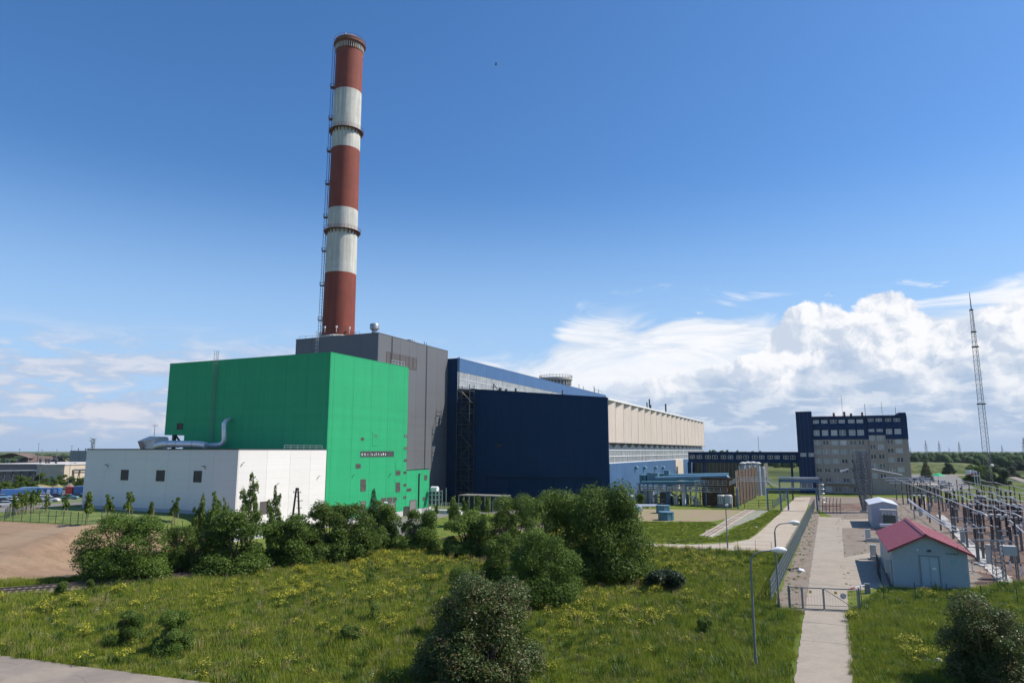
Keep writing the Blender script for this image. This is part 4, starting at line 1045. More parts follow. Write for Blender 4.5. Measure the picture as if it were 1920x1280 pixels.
def build_office():
    Y = 255.0
    S = lambda x: 1380 + x/5.333
    Zp = lambda y, x=900: onY(S(x), 740+y/5.333, Y)[1]
    Xp = lambda x, y=500: onY(S(x), 740+y/5.333, Y)[0]
    xl, xr = Xp(775,500), Xp(1728,500); zt = Zp(224, 850); zsplit = Zp(447, 900)
    t = thing('office_block', 'eight storey beige office block with dark blue upper floors', 'building', ((xl+xr)/2, Y+8, 0))
    mb = MB(); mb.box(xl, xr, Y+.3, Y+16, 0, zt-.4); mb.build('wall', M['admin_beige'], t)
    mb = MB(); mb.box(xl+.2, xr-.2, Y+.3, Y+15.8, zt-.39, zt-.1); mb.build('roof', M['roof_grey'], t)
    mb = MB(); mb.box(Xp(1627,200), xr, Y+.5, Y+12, zt, zt+1.1); mb.build('roof_house', M['admin_blue'], t)
    pd = random.Random(11)
    rowsL = [(251,286),(352,408),(455,502),(545,592),(638,684),(732,776),(828,872),(912,968)]
    rowsR = [(234,266),(338,392),(443,490),(534,580),(625,674),(722,770),(828,868)]
    rowsS = [(235,267),(340,369),(404,455),(494,546),(592,640),(684,738),(778,832)]
    colsL = [(792,852),(876,938),(966,1030),(1052,1114),(1146,1212),(1232,1298)]
    colsR = [(1520,1582),(1606,1672)]
    colsS = [(1345,1405),(1425,1488)]
    Zr = lambda y: onY(S(1600), 740+y/5.333, Y)[1]; Zs = lambda y: onY(S(1420), 740+y/5.333, Y)[1]
    bands = []      # (x0, x1, rows, Z)
    xs0, xs1 = Xp(1333), Xp(1502)
    def face(xa, xb, rows, Z, cols, lift=0.0):
        yo = Y - lift
        lv = [zt] + [q for r in rows for q in (Z(r[0]), Z(r[1]))] + [0.0]
        # spandrels between the window rows, cut where blue meets beige
        for i in range(0, len(lv), 2):
            a, b = lv[i], lv[i+1]
            segs = [(b, a)]
            if b < zsplit - .2 < a - .2: segs = [(b, zsplit), (zsplit+.02, a)]
            for lo, hi in segs:
                if hi - lo < .1: continue
                mb = MB(); mb.box(xa+.02, xb-.02, yo, yo+.3+lift, lo+.01, hi-.01)
                mb.build('spandrel', M['admin_blue' if lo >= zsplit-.1 else 'admin_beige'], t)
        for r in rows:
            z1, z0 = Z(r[0]), Z(r[1]); blue = z0 > zsplit-.2
            edges = [xa+.02]
            for c in cols:
                a, b = Xp(c[0], 600), Xp(c[1], 600)
                add_window(t, a, yo+.12, z0, b-a, z1-z0, 2, pd.random() < (.75 if z0 > Z(600) else .35))
                edges += [a, b]
            edges.append(xb-.02)
            for i in range(0, len(edges), 2):
                if edges[i+1]-edges[i] > .08:
                    mb = MB(); mb.box(edges[i], edges[i+1], yo+.05, yo+.3+lift, z0+.0, z1-.0); mb.build('pier', M['admin_blue' if blue else 'admin_beige'], t)
    face(xl, xs0, rowsL, Zp, colsL); face(xs1, xr, rowsR, Zr, colsR); face(xs0, xs1, rowsS, Zs, colsS, .35)
    mb = MB(); mb.box(xl-.05, xr+.05, Y-.4, Y+.3, zt+.01, zt+.3); mb.build('parapet_trim', M['admin_blue'], t)
    mb = MB(); mb.box(xr+.005, xr+.12, Y+.3, Y+16, zsplit, zt); mb.build('side_cladding', M['admin_blue'], t)
    mb = MB(); mb.box(Xp(880), Xp(1210), Y-1.3, Y-.02, Zp(886), Zp(880)+.1); mb.build('canopy', M['concrete'], t)
    for x, h, w in ((980,1.6,.7),(1087,1.9,.7),(1155,1.3,.7),(1268,1.6,.6)):
        mb = MB(); xx = Xp(x,200); mb.box(xx-w/2, xx+w/2, Y+4, Y+4+w, zt-.1, zt+h); mb.build('roof_vent', M['rust_steel'], t)
    for px, top, w in ((1068,0,.09),(1299,85,.13),(1470,65,.08),(1608,118,.12),(850,205,.08)):
        xx = Xp(px,200); zz = onY(S(px), 740+top/5.333, Y)[1]; mb = MB(); mb.bar((xx,Y+3,zt-.1),(xx,Y+3,zz),w)
        if px == 1470:
            for q in (.35,.6,.8): zq = zt+(zz-zt)*q; mb.bar((xx-.5,Y+3,zq),(xx+.5,Y+3,zq),.05)
        mb.build('aerial', M['steel_dark'], t)
    # low wing at the right
    mb = MB(); mb.box(xr+.01, xr+8, Y+1, Y+12, 0, 3.2); mb.build('wing', M['admin_beige'], t)
    # stair tower
    xa, xb = Xp(603,300), Xp(797,300); ztt = Zp(178,700)
    s = thing('office_stair_tower', 'windowless dark blue tower at the left end of the office block', 'building', ((xa+xl)/2, Y+4, 0))
    mb = MB(); mb.box(xa, xl-.02, Y-1.2, Y+9, 0, ztt); mb.build('wall', M['admin_blue'], s)
    mb = MB(); mb.box(xa-.06, xl, Y-1.28, Y+9.06, ztt, ztt+.35); mb.build('parapet_trim', M['admin_blue'], s)
    for a in lin(xa, xl, 4)[1:-1]:
        mb = MB(); mb.box(a-.05, a+.05, Y-1.25, Y-1.2, 0.3, ztt-.05); mb.build('joint_strip', M['trim_dark'], s)
    for a, b in ((640,697),(722,772)):
        z1, z0 = Zp(582), Zp(617); add_window(s, Xp(a), Y-1.32, z0, Xp(b)-Xp(a), z1-z0, 2, True)
    # covered bridge
    YB = 256.5
    bx0, bz1 = onY(1290, 848, YB); bz0 = onY(1290, 866.5, YB)[1]; bx1 = xa
    b = thing('covered_bridge', 'long dark blue covered footbridge between the big hall and the offices', 'bridge', ((bx0+bx1)/2, YB, 0))
    mb = MB(); mb.box(bx0, bx1-.05, YB+.12, YB+3.2, bz0+.1, bz1-.1); mb.build('body', M['admin_blue'], b)
    mb = MB(); mb.box(bx0-.1, bx1-.03, YB-.1, YB+3.4, bz1-.09, bz1+.22); mb.build('roof', M['admin_blue'], b)
    mb = MB(); mb.box(bx0-.1, bx1-.03, YB-.05, YB+.11, bz0, bz0+.35); mb.build('floor_beam', M['admin_blue'], b)
    z1 = onY(1400, 853.5, YB)[1]; z0 = onY(1400, 860, YB)[1]
    pxs = []
    p0 = [(1293.5,1300.5),(1306.5,1313.5)]
    x = 1293.5
    while x < 1480:
        pxs += [(x, x+9.5), (x+13, x+22.5)]; x += 29.2
    for a, c in pxs:
        xa_, xb_ = onY(a, 856, YB)[0], onY(c, 856, YB)[0]
        add_window(b, xa_, YB-.01, z0, xb_-xa_, z1-z0, 2, False)
    for px in (1291.5, 1319.5, 1484.5):
        xx = onY(px, 880, YB)[0]
        for yy in (YB+.4, YB+2.8):
            mb = MB(); mb.bar((xx,yy,0),(xx,yy,bz0+.1),.75 if px < 1300 else .6); mb.build('leg', M['admin_blue'], b)
    mb = MB(); xx = onY(1421, 830, YB)[0]; mb.bar((xx,YB+2,bz1),(xx,YB+2,onY(1421,817,YB)[1]),.1); mb.build('aerial', M['steel_dark'], b)
    w = thing('low_hall', 'low dark hall with drab ribbed walls beyond the covered bridge', 'building', (-38, 292, 0))
    xa_, zt_ = onY(1337, 867, 290); xb_ = onY(1432, 867, 290)[0]
    mb = MB(); mb.box(-49, xb_, 290, 310, 0, zt_); mb.build('wall', mat('drab_wall',(0.10,0.10,0.075),.85,.2,.3,streak=.3), w)
    for q in lin(-49, xb_, 18)[1:-1]:
        mb = MB(); mb.box(q-.15, q+.15, 289.85, 290, .2, zt_-.1); mb.build('rib', M['concrete_dark'], w)
    mb = MB(); mb.box(-49.2, xb_+.2, 289.7, 310.2, zt_, zt_+.35); mb.build('roof', M['roof_grey'], w)
build_office()

M['tank_silver'] = mat('tank_silver', (0.30,0.32,0.33), 0.5, 0.15, metal=0.3)
# ------------------------------------------------------------------ pump plant in front of the bridge
def catwalk(parent, p, q, h=1.05, w=.9, m='galv', posts=8, floor=True):
    p, q = Vector(p), Vector(q); mb = MB(); n = (q-p).cross(Vector((0,0,1))).normalized()*(w/2)
    if floor: mb.bar(p, q, w, .08)
    for s in (-1, 1):
        for z in (.5, 1.0): mb.bar(p+n*s+Vector((0,0,h*z)), q+n*s+Vector((0,0,h*z)), .06)
        for i in range(posts+1):
            a = p+(q-p)*(i/posts)+n*s; mb.bar(a, a+Vector((0,0,h)), .06)
    return mb.build('walkway', M[m], parent)
def build_pump_plant():
    Y = 184.0
    X = lambda px, py=900, y=Y: onY(px, py, y)[0]
    Z = lambda px, py, y=Y: onY(px, py, y)[1]
    t = thing('pipe_rack', 'pale blue pipe rack with long ducts running right from the blue wall', 'pipe rack', (X(1300), Y+3, 0))
    xa, xb = X(1196), X(1365)
    # long ducts
    for (px0, px1, py0, py1, y, mm, r) in ((1229,1364,897,893.5,Y+1.0,'duct_blue',.62),(1252,1366,892.5,890.5,Y+4.5,'duct_blue',.62),(1203,1340,904,903,Y-.8,'duct_teal',.36),(1203,1352,906.5,905.5,Y+.2,'galv',.16),(1200,1362,912,911,Y-.8,'steel',.14)):
        mb = MB(); mb.tube([(X(px0,py0,y),y,Z(px0,py0,y)),(X(px1,py1,y),y,Z(px1,py1,y))], r, 12); mb.build('duct', M[mm], t, smooth='auto')
    # down leg at the right end
    mb = MB(); xd = X(1366,900,Y+1); mb.tube([(xd-.6,Y+1,Z(1364,893.5,Y+1)),(xd,Y+1,Z(1366,895,Y+1)-.2),(xd,Y+1,Z(1366,924,Y+1))], .62, 12); mb.build('duct', M['duct_blue'], t, smooth='auto')
    for py in (898.5,909,918): mb = MB(); z = Z(1366,py,Y+1); mb.tube([(xd,Y+1,z-.08),(xd,Y+1,z+.08)], .8, 12); mb.build('flange', M['duct_blue'], t)
    # boxes on top
    for (a, b, p0, p1, y, mm) in ((1213,1233,887,902,Y+1,'duct_blue'),(1245,1254,882.5,897,Y+3.5,'duct_blue'),(1199,1204,891,904,Y+1,'duct_teal'),(1206,1211,891.5,903,Y+1,'duct_teal'),(1234,1238,889.5,896,Y+3,'duct_teal'),(1239,1243,889.5,896,Y+4.5,'duct_blue')):
        x0, x1 = X(a,890,y), X(b,890,y); z1, z0 = Z(a,p0,y), Z(a,p1,y); mb = MB(); mb.box(x0,x1,y,y+2.2,z0,z1); mb.box(x0-.08,x1+.08,y-.08,y+2.28,z1+.002,z1+.18); mb.build('fan_box', M[mm], t)
        for q in lin(z0,z1,4)[1:-1]:
            mb = MB(); mb.box(x0-.05,x1+.05,y-.05,y+2.25,q-.05,q+.05); mb.build('stiffener', M['duct_teal'], t)
    # decks and legs
    z1, z2 = Z(1280,907.5), Z(1280,920)
    for z, mm in ((z1,'steel_blue'),(z2,'steel')):
        mb = MB()
        for y in (Y-1.2,Y+5): mb.bar((xa,y,z),(xb,y,z),.28)
        for q in lin(xa,xb,14): mb.bar((q,Y-1.2,z),(q,Y+5,z),.18)
        mb.build('deck_beam', M[mm], t)
    for i, q in enumerate(lin(xa+.4,xb-.4,9)):
        for y in (Y-1.2,Y+5):
            mb = MB(); mb.bar((q,y,0),(q,y,z1),.34); mb.build('leg', M['steel_blue' if i%2 else 'steel'], t)
    mb = MB()
    for i, (a, b) in enumerate(zip(lin(xa,xb,9)[:-1], lin(xa,xb,9)[1:])):
        if i % 2: mb.bar((a,Y-1.2,z2),(b,Y-1.2,z1),.14)
    mb.build('brace', M['steel'], t)
    catwalk(t, (xa,Y-1.6,z2+.1), (xb,Y-1.6,z2+.1), posts=14, m='galv')
    catwalk(t, (X(1305),Y-1.5,z1+.1), (xb,Y-1.5,z1+.1), posts=7, m='galv')
    # pumps and fittings under the deck
    rr = random.Random(21)
    for i in range(64):
        q = rr.uniform(xa+.5,xb-.5); y = rr.uniform(Y-.8,Y+4.5); r = rr.uniform(.12,.32); h = rr.uniform(.8,2.6); mb = MB(); z0 = rr.choice([0,0,z2])
        mb.tube([(q,y,z0),(q,y,z0+h),(q+rr.choice([-1,1])*rr.uniform(.4,1.5),y,z0+h+.2)], r, 8); mb.tube([(q,y,z0+h*.5-.08),(q,y,z0+h*.5+.08)], r*1.6, 8); mb.build('pump_pipe', M[rr.choice(['duct_teal','steel_dark','steel','steel','rust_steel','cabinet_dark','lamp_white','duct_teal'])], t)
    for a, b, p0, p1, mm in ((1215,1223,919,942,'cabinet'),(1237,1250,922,940,'cabinet_dark'),(1251,1256,914,938,'duct_blue'),(1207,1213,920,944,'steel'),(1195,1206,919,945,'steel_blue'),(1278,1284,908,926,'lamp_white')):
        mb = MB(); mb.box(X(a),X(b),Y-.6,Y+1.5,0.0,Z(a,p0)); mb.build('column_casing', M[mm], t)
    # grey tanks and rusty panel wall to the right
    w = thing('panel_screen', 'rust brown ribbed screen wall with pale posts beside the pipe rack', 'screen wall', (-20, 190, 0))
    A, B = G(1381,951), G(1421,931); zt = 9.0
    n = 7; prev = None
    for i in range(n):
        a = A+(B-A)*(i/n+.012); b = A+(B-A)*((i+1)/n-.012); mb = MB(); d = (b-a).normalized(); nn = Vector((d.y,-d.x,0))
        for j in range(6):
            p = a+(b-a)*(j/6); q = a+(b-a)*((j+.92)/6); mb.bar((p.x,p.y,zt/2+.2),(q.x,q.y,zt/2+.2),.12,zt-.4)
        mb.build('panel', M['rusty'], w)
    for i in range(n+1):
        p = A+(B-A)*(i/n) + Vector((.25,-.1,0)); mb = MB(); mb.bar((p.x,p.y,0),(p.x,p.y,zt+1.2 if i%2 else zt-.4),.20); mb.build('post', M['galv'], w)
    A2 = A + Vector((-8.5,1.5,0)); mb = MB(); mb.bar((A2.x,A2.y,zt/2-.8),(A.x-.3,A.y+.1,zt/2-.8),.12,zt-2); mb.build('return_panel', M['rusty'], w)
    for i, (px, r, top) in enumerate(((1394,.75,868),(1403,.78,867),(1413,.78,867),(1422,.78,868),(1430.5,.85,873))):
        y = 224.0+i*2.6; x = X(px,890,y); z = Z(px,top,y); s = thing('silver_tank', None, 'tank', (x,y,0), 'upright silver tanks behind the rusty screen')
        s['label'] = ('leftmost upright silver tank behind the rusty screen wall','second upright silver tank behind the rusty screen','middle upright silver tank behind the rusty screen','fourth upright silver tank behind the rusty screen','upright flat topped silver tank nearest the footbridge leg')[i]
        mb = MB(); mb.lathe((x,y,0), [(r,.3),(r,z-.9),(r*.6,z-.2)], 16); mb.build('shell', M['tank_silver'], s, smooth='auto')
        mb = MB()
        for q in lin(1.5,z-1.2,5): mb.lathe((x,y,q), [(r+.05,-.07),(r+.05,.07)], 16, cap=False)
        mb.build('band', M['steel'], s)
        if i < 4:
            mb = MB(); mb.lathe((x,y,z-.3), [(r*1.25,0),(r*1.45,.25),(r*.5,.7)], 12); mb.build('cap', M['cabinet'], s)
            mb = MB()
            for a in (-.6,0,.6): mb.bar((x+a,y-r-.1,z-2.6),(x+a*.8,y-r-.1,z-.9),.09)
            mb.build('strut', M['trim_white'], s)
        mb = MB(); mb.lathe((x,y,0), [(r*1.2,0),(r*1.2,.3)], 12); mb.build('base', M['concrete'], s)
    for i, (px, lab) in enumerate(((1352,'dark transformer cylinder left in the pair below the blue down pipe'),(1365,'pale transformer cylinder right in the pair below the blue down pipe'))):
        x = X(px,925,180); s = thing('transformer_tank', lab, 'transformer', (x,180,0), 'pair of cylinders below the blue down pipe')
        zz = Z(px,927,180); mb = MB(); mb.lathe((x,180,1.0), [(1.0,0),(1.0,zz-1.2),(.8,zz-1.0)], 16); mb.build('tank', M['cabinet'], s, smooth='auto')
        mb = MB()
        for k in range(12):
            a = 2*math.pi*k/12; mb.bar((x+1.0*math.cos(a),180+1.0*math.sin(a),1.2),(x+1.0*math.cos(a),180+1.0*math.sin(a),zz-.4),.12)
        mb.build('fin', M['cabinet_dark' if i == 0 else 'cabinet'], s)
        mb = MB(); mb.box(x-.9,x+.9,179.1,180.9,0,1.0); mb.build('plinth', M['concrete_dark'], s)
    # walkway bridge over the track and yard pipe portal
    b = thing('pipe_bridge', 'galvanised raised walkway with railings crossing the concrete track', 'walkway bridge', (-18, 176, 0))
    Yb = 178.0
    q = lambda px, py: Vector((X(px,py,Yb), Yb, Z(px,py,Yb)))
    pts = [q(1368,909.5), q(1383,901.5), q(1437,901.5), q(1462,914), q(1524,914)]
    for p0, p1 in zip(pts[:-1], pts[1:]): catwalk(b, p0-Vector((0,0,.0)), p1, posts=6, m='galv', h=.95)
    mb = MB(); p, r_ = q(1437,916.5), q(1531,916.5); mb.bar(p, r_, .5); mb.build('girder', M['steel_blue'], b)
    for px in (1382,1438,1462.5,1476,1530):
        p = q(px,915); mb = MB(); mb.bar((p.x,Yb,0),(p.x,Yb,p.z),.36); mb.build('leg', M['steel_blue'], b)
    mb = MB(); p = q(1438,903); mb.bar(p, q(1450,916), .2); mb.build('brace', M['steel_blue'], b)
    st = MB(); a0 = q(1531,915); e = a0 + Vector((.6,-1.0,0))
    for s in (-.45,.45): st.bar((a0.x+1+s,Yb-.5,0),(a0.x+1+s,Yb-.5,a0.z+1),.09)
    for k in range(16): z = .3+k*.4; st.bar((a0.x+.55,Yb-.5,z),(a0.x+1.45,Yb-.5,z),.05)
    for z in (2.2,3.2,4.2,5.2,6.2):
        st.tube([(a0.x+1+.7*math.cos(u),Yb-.5-.9*math.sin(u),z) for u in lin(0,math.pi,6)], .05, 4, caps=False)
    st.build('ladder', M['galv'], b)
    p = thing('pipe_rack', 'short dark pipe rack spanning towards the blue office tower', 'pipe rack', (-12, 215, 0))
    x0, z0 = onY(1460, 900, 215); x1 = onY(1535, 900, 215)[0]
    mb = MB(); mb.box(x0,x1,214.2,215.6,z0-.45,z0+.35); mb.build('deck', M['steel_blue'], p)
    mb = MB(); mb.tube([(x0,214.6,z0+.75),(x1,214.6,z0+.75)], .3, 8); mb.tube([(x0,215.3,z0+.65),(x1,215.3,z0+.65)], .2, 8); mb.build('pipe', M['galv'], p)
    for px in (1461.5,1485,1533): xx = onY(px,905,215)[0]; mb = MB(); mb.bar((xx,215,0),(xx,215,z0-.4),.4); mb.build('leg', M['steel_dark'], p)
    # ground tanks, the silver pipe along the blue wall
    labs = ('blue painted tank box on bare earth nearest the blue wall','blue painted tank box behind its twin on bare earth','blue painted tank box in front of its twin on bare earth')
    for lab, (pa, pb, pt, pbt, y) in zip(labs, ((1172,1198,951,961,0),(1231,1254,949,962,0),(1235,1261,961.5,975,0))):
        g = G((pa+pb)/2, pbt); w_ = (pb-pa)/FPX*dep(g)*.5; h = (pbt-pt)/FPX*dep(g)*1.02
        s = thing('tank_box', lab, 'tank', (g.x,g.y+w_*.4,0), 'blue tank boxes on the bare earth')
        r_ = w_*1.05; mb = MB(); poly = [(g.x+r_*math.cos(a), g.y+w_*.4+r_*math.sin(a)) for a in [math.pi/8+k*math.pi/4 for k in range(8)]]
        mb.prism(poly,'z',0,h); mb.build('shell', M['duct_teal'], s)
        mb = MB(); poly = [(g.x+(r_+.12)*math.cos(a), g.y+w_*.4+(r_+.12)*math.sin(a)) for a in [math.pi/8+k*math.pi/4 for k in range(8)]]; mb.prism(poly,'z',h+.002,h+.14); mb.build('lid', M['duct_blue'], s)
        mb = MB()
        for a in [math.pi/8+k*math.pi/4 for k in range(8)]: mb.bar((g.x+r_*math.cos(a), g.y+w_*.4+r_*math.sin(a),0),(g.x+r_*math.cos(a), g.y+w_*.4+r_*math.sin(a),h),.14)
        mb.build('rib', M['duct_blue'], s)
    s = thing('silver_pipe', 'silver lagged pipe rising along the foot of the blue wall', 'pipe', (-46.5, 174, 0))
    y0 = 167.0; xx = -46.6
    P = lambda px, py: (xx, *onX(px, py, xx))
    mb = MB(); mb.tube([P(1130,941.5), P(1147,938.5), P(1189,928.5), P(1191.5,928), P(1192,930)], .28, 10); mb.build('pipe', M['duct'], s, smooth='auto')
    for px in (1157,1167): 
        yy, zz = onX(px, 935, xx); mb = MB(); mb.bar((xx,yy,0),(xx,yy,zz),.25); mb.build('support', M['duct_blue'], s)
    s = thing('silver_pipe', 'pair of low silver pipes lying on the earth beside the blue tanks', 'pipe', (-42, 170, 0))
    for o in (0,.9):
        a, c = G(1160,950.5+o*2), G(1232,950.5+o*2); mb = MB(); mb.tube([(a.x,a.y,.5),(c.x,c.y,.5)], .26, 8); mb.build('pipe', M['duct'], s)
    a, c = G(1196,950), G(1203,957); mb = MB(); mb.tube([(a.x,a.y,.5),(c.x,c.y,.35)], .35, 8); mb.build('branch', M['duct'], s)
    for px in (1170,1190,1215):
        a = G(px,952); mb = MB(); mb.box(a.x-.3,a.x+.3,a.y-.2,a.y+1.6,0,.35); mb.build('support', M['concrete'], s)
    # small gas skid at the corner of the green annex
    g = G(818,961); s = thing('gas_skid', 'small steel skid with a white vessel at the corner of the green annex', 'skid', (g.x,g.y,0))
    mb = MB(); mb.box(g.x-2,g.x+7,g.y-1.2,g.y+1.2,0,.7); mb.build('base', M['plinth'], s)
    mb = MB(); mb.tube([(g.x-1.3,g.y,5.3),(g.x+.3,g.y,5.3)], .6, 12); mb.build('vessel', M['lamp_white'], s, smooth='auto')
    mb = MB()
    for a in (-1.6,-.8,0.3,1.0):
        for bb in (-.8,.8): mb.bar((g.x+a,g.y+bb,.7),(g.x+a,g.y+bb,5.0),.12)
    for z in (1.8,2.9,4.0,4.8): mb.bar((g.x-1.6,g.y-.8,z),(g.x+1.0,g.y-.8,z),.1); mb.bar((g.x-1.6,g.y+.8,z),(g.x+1.0,g.y+.8,z),.1)
    mb.build('frame', M['galv'], s)
    mb = MB()
    for i in range(12): mb.bar((g.x+1.4+i*.5,g.y-1,.7),(g.x+1.4+i*.5,g.y-1,2.4),.06)
    mb.bar((g.x+1.4,g.y-1,2.4),(g.x+6.9,g.y-1,2.4),.08); mb.build('railing', M['galv'], s)
    mb = MB(); mb.bar((g.x+2.5,g.y,.7),(g.x+2.5,g.y,5.6),.1); mb.build('vent_pole', M['galv'], s)
    # dark parked-plant shelter in the shade of the blue front
    a, c = G(858,957), G(958,957); zz = 3.4; s = thing('shelter', 'dark open shelter in the shade under the dark blue front', 'shelter', ((a.x+c.x)/2,a.y+1,0))
    mb = MB(); mb.box(a.x,c.x,a.y,a.y+5,zz,zz+.25); mb.build('roof', M['concrete_dark'], s)
    for q in lin(a.x+.2,c.x-.2,8):
        mb = MB(); mb.bar((q,a.y+.2,0),(q,a.y+.2,zz),.2); mb.build('post', M['steel'], s)
    mb = MB(); mb.box(a.x+.3,c.x-3,a.y+4,a.y+4.2,0,zz); mb.build('back_wall', M['steel_dark'], s)
    for i in range(10):
        q = c.x-2.6+i*.26; mb = MB(); mb.bar((q,a.y+.5,.1),(q+.15,a.y+.7,zz-.3),.06); mb.build('rod', M['galv'], s)
build_pump_plant()

# ------------------------------------------------------------------ lattice masts
def lattice(mb, base, top, w0, w1, n, leg=.1, br=.06, sides=4, rot=0.0, dense=1):
    base, top = Vector(base), Vector(top); prev = None
    for i in range(n+1):
        u = i/n; c = base+(top-base)*u; w = w0+(w1-w0)*u
        ring = [c+Vector((w/2*1.414*math.cos(rot+math.pi/4+2*math.pi*k/sides), w/2*1.414*math.sin(rot+math.pi/4+2*math.pi*k/sides), 0)) for k in range(sides)]
        if prev:
            for k in range(sides):
                mb.bar(prev[k], ring[k], leg)
                mb.bar(prev[k], ring[(k+1)%sides], br)
                if dense > 1: mb.bar(prev[(k+1)%sides], ring[k], br)
        for k in range(sides): mb.bar(ring[k], ring[(k+1)%sides], br)
        prev = ring
    return mb
def build_mast():
    g = G(1858, 921); D = dep(g); x, y = g.x, g.y
    Z = lambda px, py: CAM_H + (lambda d: d.z*D/dep(d))(ray(px, py))
    t = thing('radio_mast', 'very tall slender guyed lattice mast at the right edge', 'mast', (x,y,0))
    zs = [0, Z(1849,757), Z(1835,650), Z(1831.5,622), Z(1828.5,581)]; ws = [1.9, 1.5, 1.2, .95, .7]
    for i, (a, b) in enumerate(zip(zs[:-1], zs[1:])):
        mb = MB(); lattice(mb, (x,y,a), (x,y,b), ws[i], ws[i+1]*1.08, max(3, int((b-a)/1.6)), .13, .065, 3, .4); mb.build('mast_section', M['lattice_grey'], t)
        mb = MB(); mb.lathe((x,y,b), [(ws[i+1]*.95,-.18),(ws[i+1]*.95,.18)], 10); mb.build('collar', M['steel_dark'], t)
    mb = MB(); mb.tube([(x,y,zs[-1]),(x,y,Z(1824,548))], [.22,.09], 6); mb.build('spike', M['lattice_grey'], t)
    mb = MB(); mb.lathe((x+.9,y-1.2,Z(1856,872)), [(.1,-.5),(.55,-.2),(.55,.2),(.1,.5)], 12); mb.build('dish', M['lamp_white'], t)
build_mast()
def build_portal_tower():
    g = G(1621.5, 961); D = dep(g); t = thing('lattice_tower', 'dark dense lattice column tapering to a point in front of the offices', 'lattice tower', (g.x,g.y,0))
    Z = lambda py: CAM_H + (lambda d: d.z*D/dep(d))(ray(1615, py))
    zt, zm = Z(846), Z(895)
    dx = (1617-1621.5)/FPX*D
    w = 22/FPX*D*.78
    a, b, c = Vector((g.x,g.y,0)), Vector((g.x+dx*.6,g.y,zm)), Vector((g.x+dx*.75,g.y,zt))
    mb = MB(); lattice(mb, a, b, .5, w*.95, 10, .17, .11, 4, .3, 2); lattice(mb, b, c, w*.95, w*.8, 8, .17, .11, 4, .3, 2); mb.build('column', M['lattice_grey'], t)
    mb = MB(); o = Vector((1.3,1.6,0)); lattice(mb, a+o, b+o, .5, w*.95, 10, .15, .10, 4, .1, 2); lattice(mb, b+o, c+o, w*.95, w*.75, 8, .15, .10, 4, .1, 2); mb.build('column', M['lattice_grey'], t)
    mb = MB(); mb.bar(c+Vector((-3.4,0,-4.2)), c+Vector((3,0,-3.4)), .25); mb.build('cross_arm', M['lattice_grey'], t)
    MB().tube([c+Vector((-4.0,-.2,-4.6)), c+Vector((-2.2,0,-4.0))], .2, 8).build('insulator_string', M['lamp_white'], t); MB().tube([c+Vector((2.5,0,-3.9)), c+Vector((8.6,.5,-5.2))], .10, 6).build('insulator_string', M['lamp_white'], t)
    mb = MB(); mb.box(g.x-.9,g.x+.9,g.y-.7,g.y+.7,0,.45); mb.build('footing', M['concrete'], t)
    p = thing('switch_rack', 'low dark switch rack of bent conductors beside the gate road end', 'switchgear', (*G(1556,962)[:2],0))
    g2 = G(1556,962); mb = MB()
    for i in range(7):
        xx = g2.x-2.2+i*.72; mb.tube([(xx,g2.y,0),(xx+.1,g2.y,2.2),(xx+.3,g2.y+.4,3.4)], .07, 5)
    mb.bar((g2.x-2.4,g2.y,1.6),(g2.x+2.4,g2.y,1.6),.1); mb.build('rod', M['steel_dark'], p)
build_portal_tower()
def build_pylons():
    def make(h):
        t = thing('power_pylon', None, 'pylon', (0,0,0), 'pylons on the horizon')
        mb = MB(); lattice(mb, (0,0,0), (0,0,h*.62), h*.16, h*.06, 8, .32, .2, 4); lattice(mb, (0,0,h*.62), (0,0,h), h*.06, h*.015, 5, .26, .18, 4); mb.build('body', M['lattice_grey'], t)
        for z, w in ((.62,.17),(.77,.15)):
            mb = MB()
            for s in (-1,1):
                mb.bar((0,0,h*z+h*.02),(s*h*w,0,h*z),.34); mb.bar((0,0,h*z-h*.03),(s*h*w,0,h*z),.26)
            mb.build('cross_arm', M['lattice_grey'], t)
        return t
    labs = ['lattice pylon on the horizon just right of the office block','second horizon pylon right of the office block','tall horizon pylon with wide arms, third from the offices','small faint pylon between taller ones on the horizon','fourth tall pylon on the horizon left of the mast','distant pylon standing between the mast and the right edge','large pylon at the right edge of the horizon']
    base = None
    for lab, (px, top, D) in zip(labs, ((1706,838,1500),(1735,825.5,1150),(1760,827,1180),(1779,838,1500),(1797.5,828,1200),(1878,834,1300),(1918,820,900))):
        d = ray(px, top); k = D/dep(d); h = CAM_H + d.z*k
        if base is None: base = make(40.0); o = base
        else: o = copy_thing(base, (0,0,0))
        o.location = (d.x*k, d.y*k, 0); o.rotation_euler.z = YAW + .25; s = h/40.0; o.scale = (s,s,s); o['label'] = lab
build_pylons()
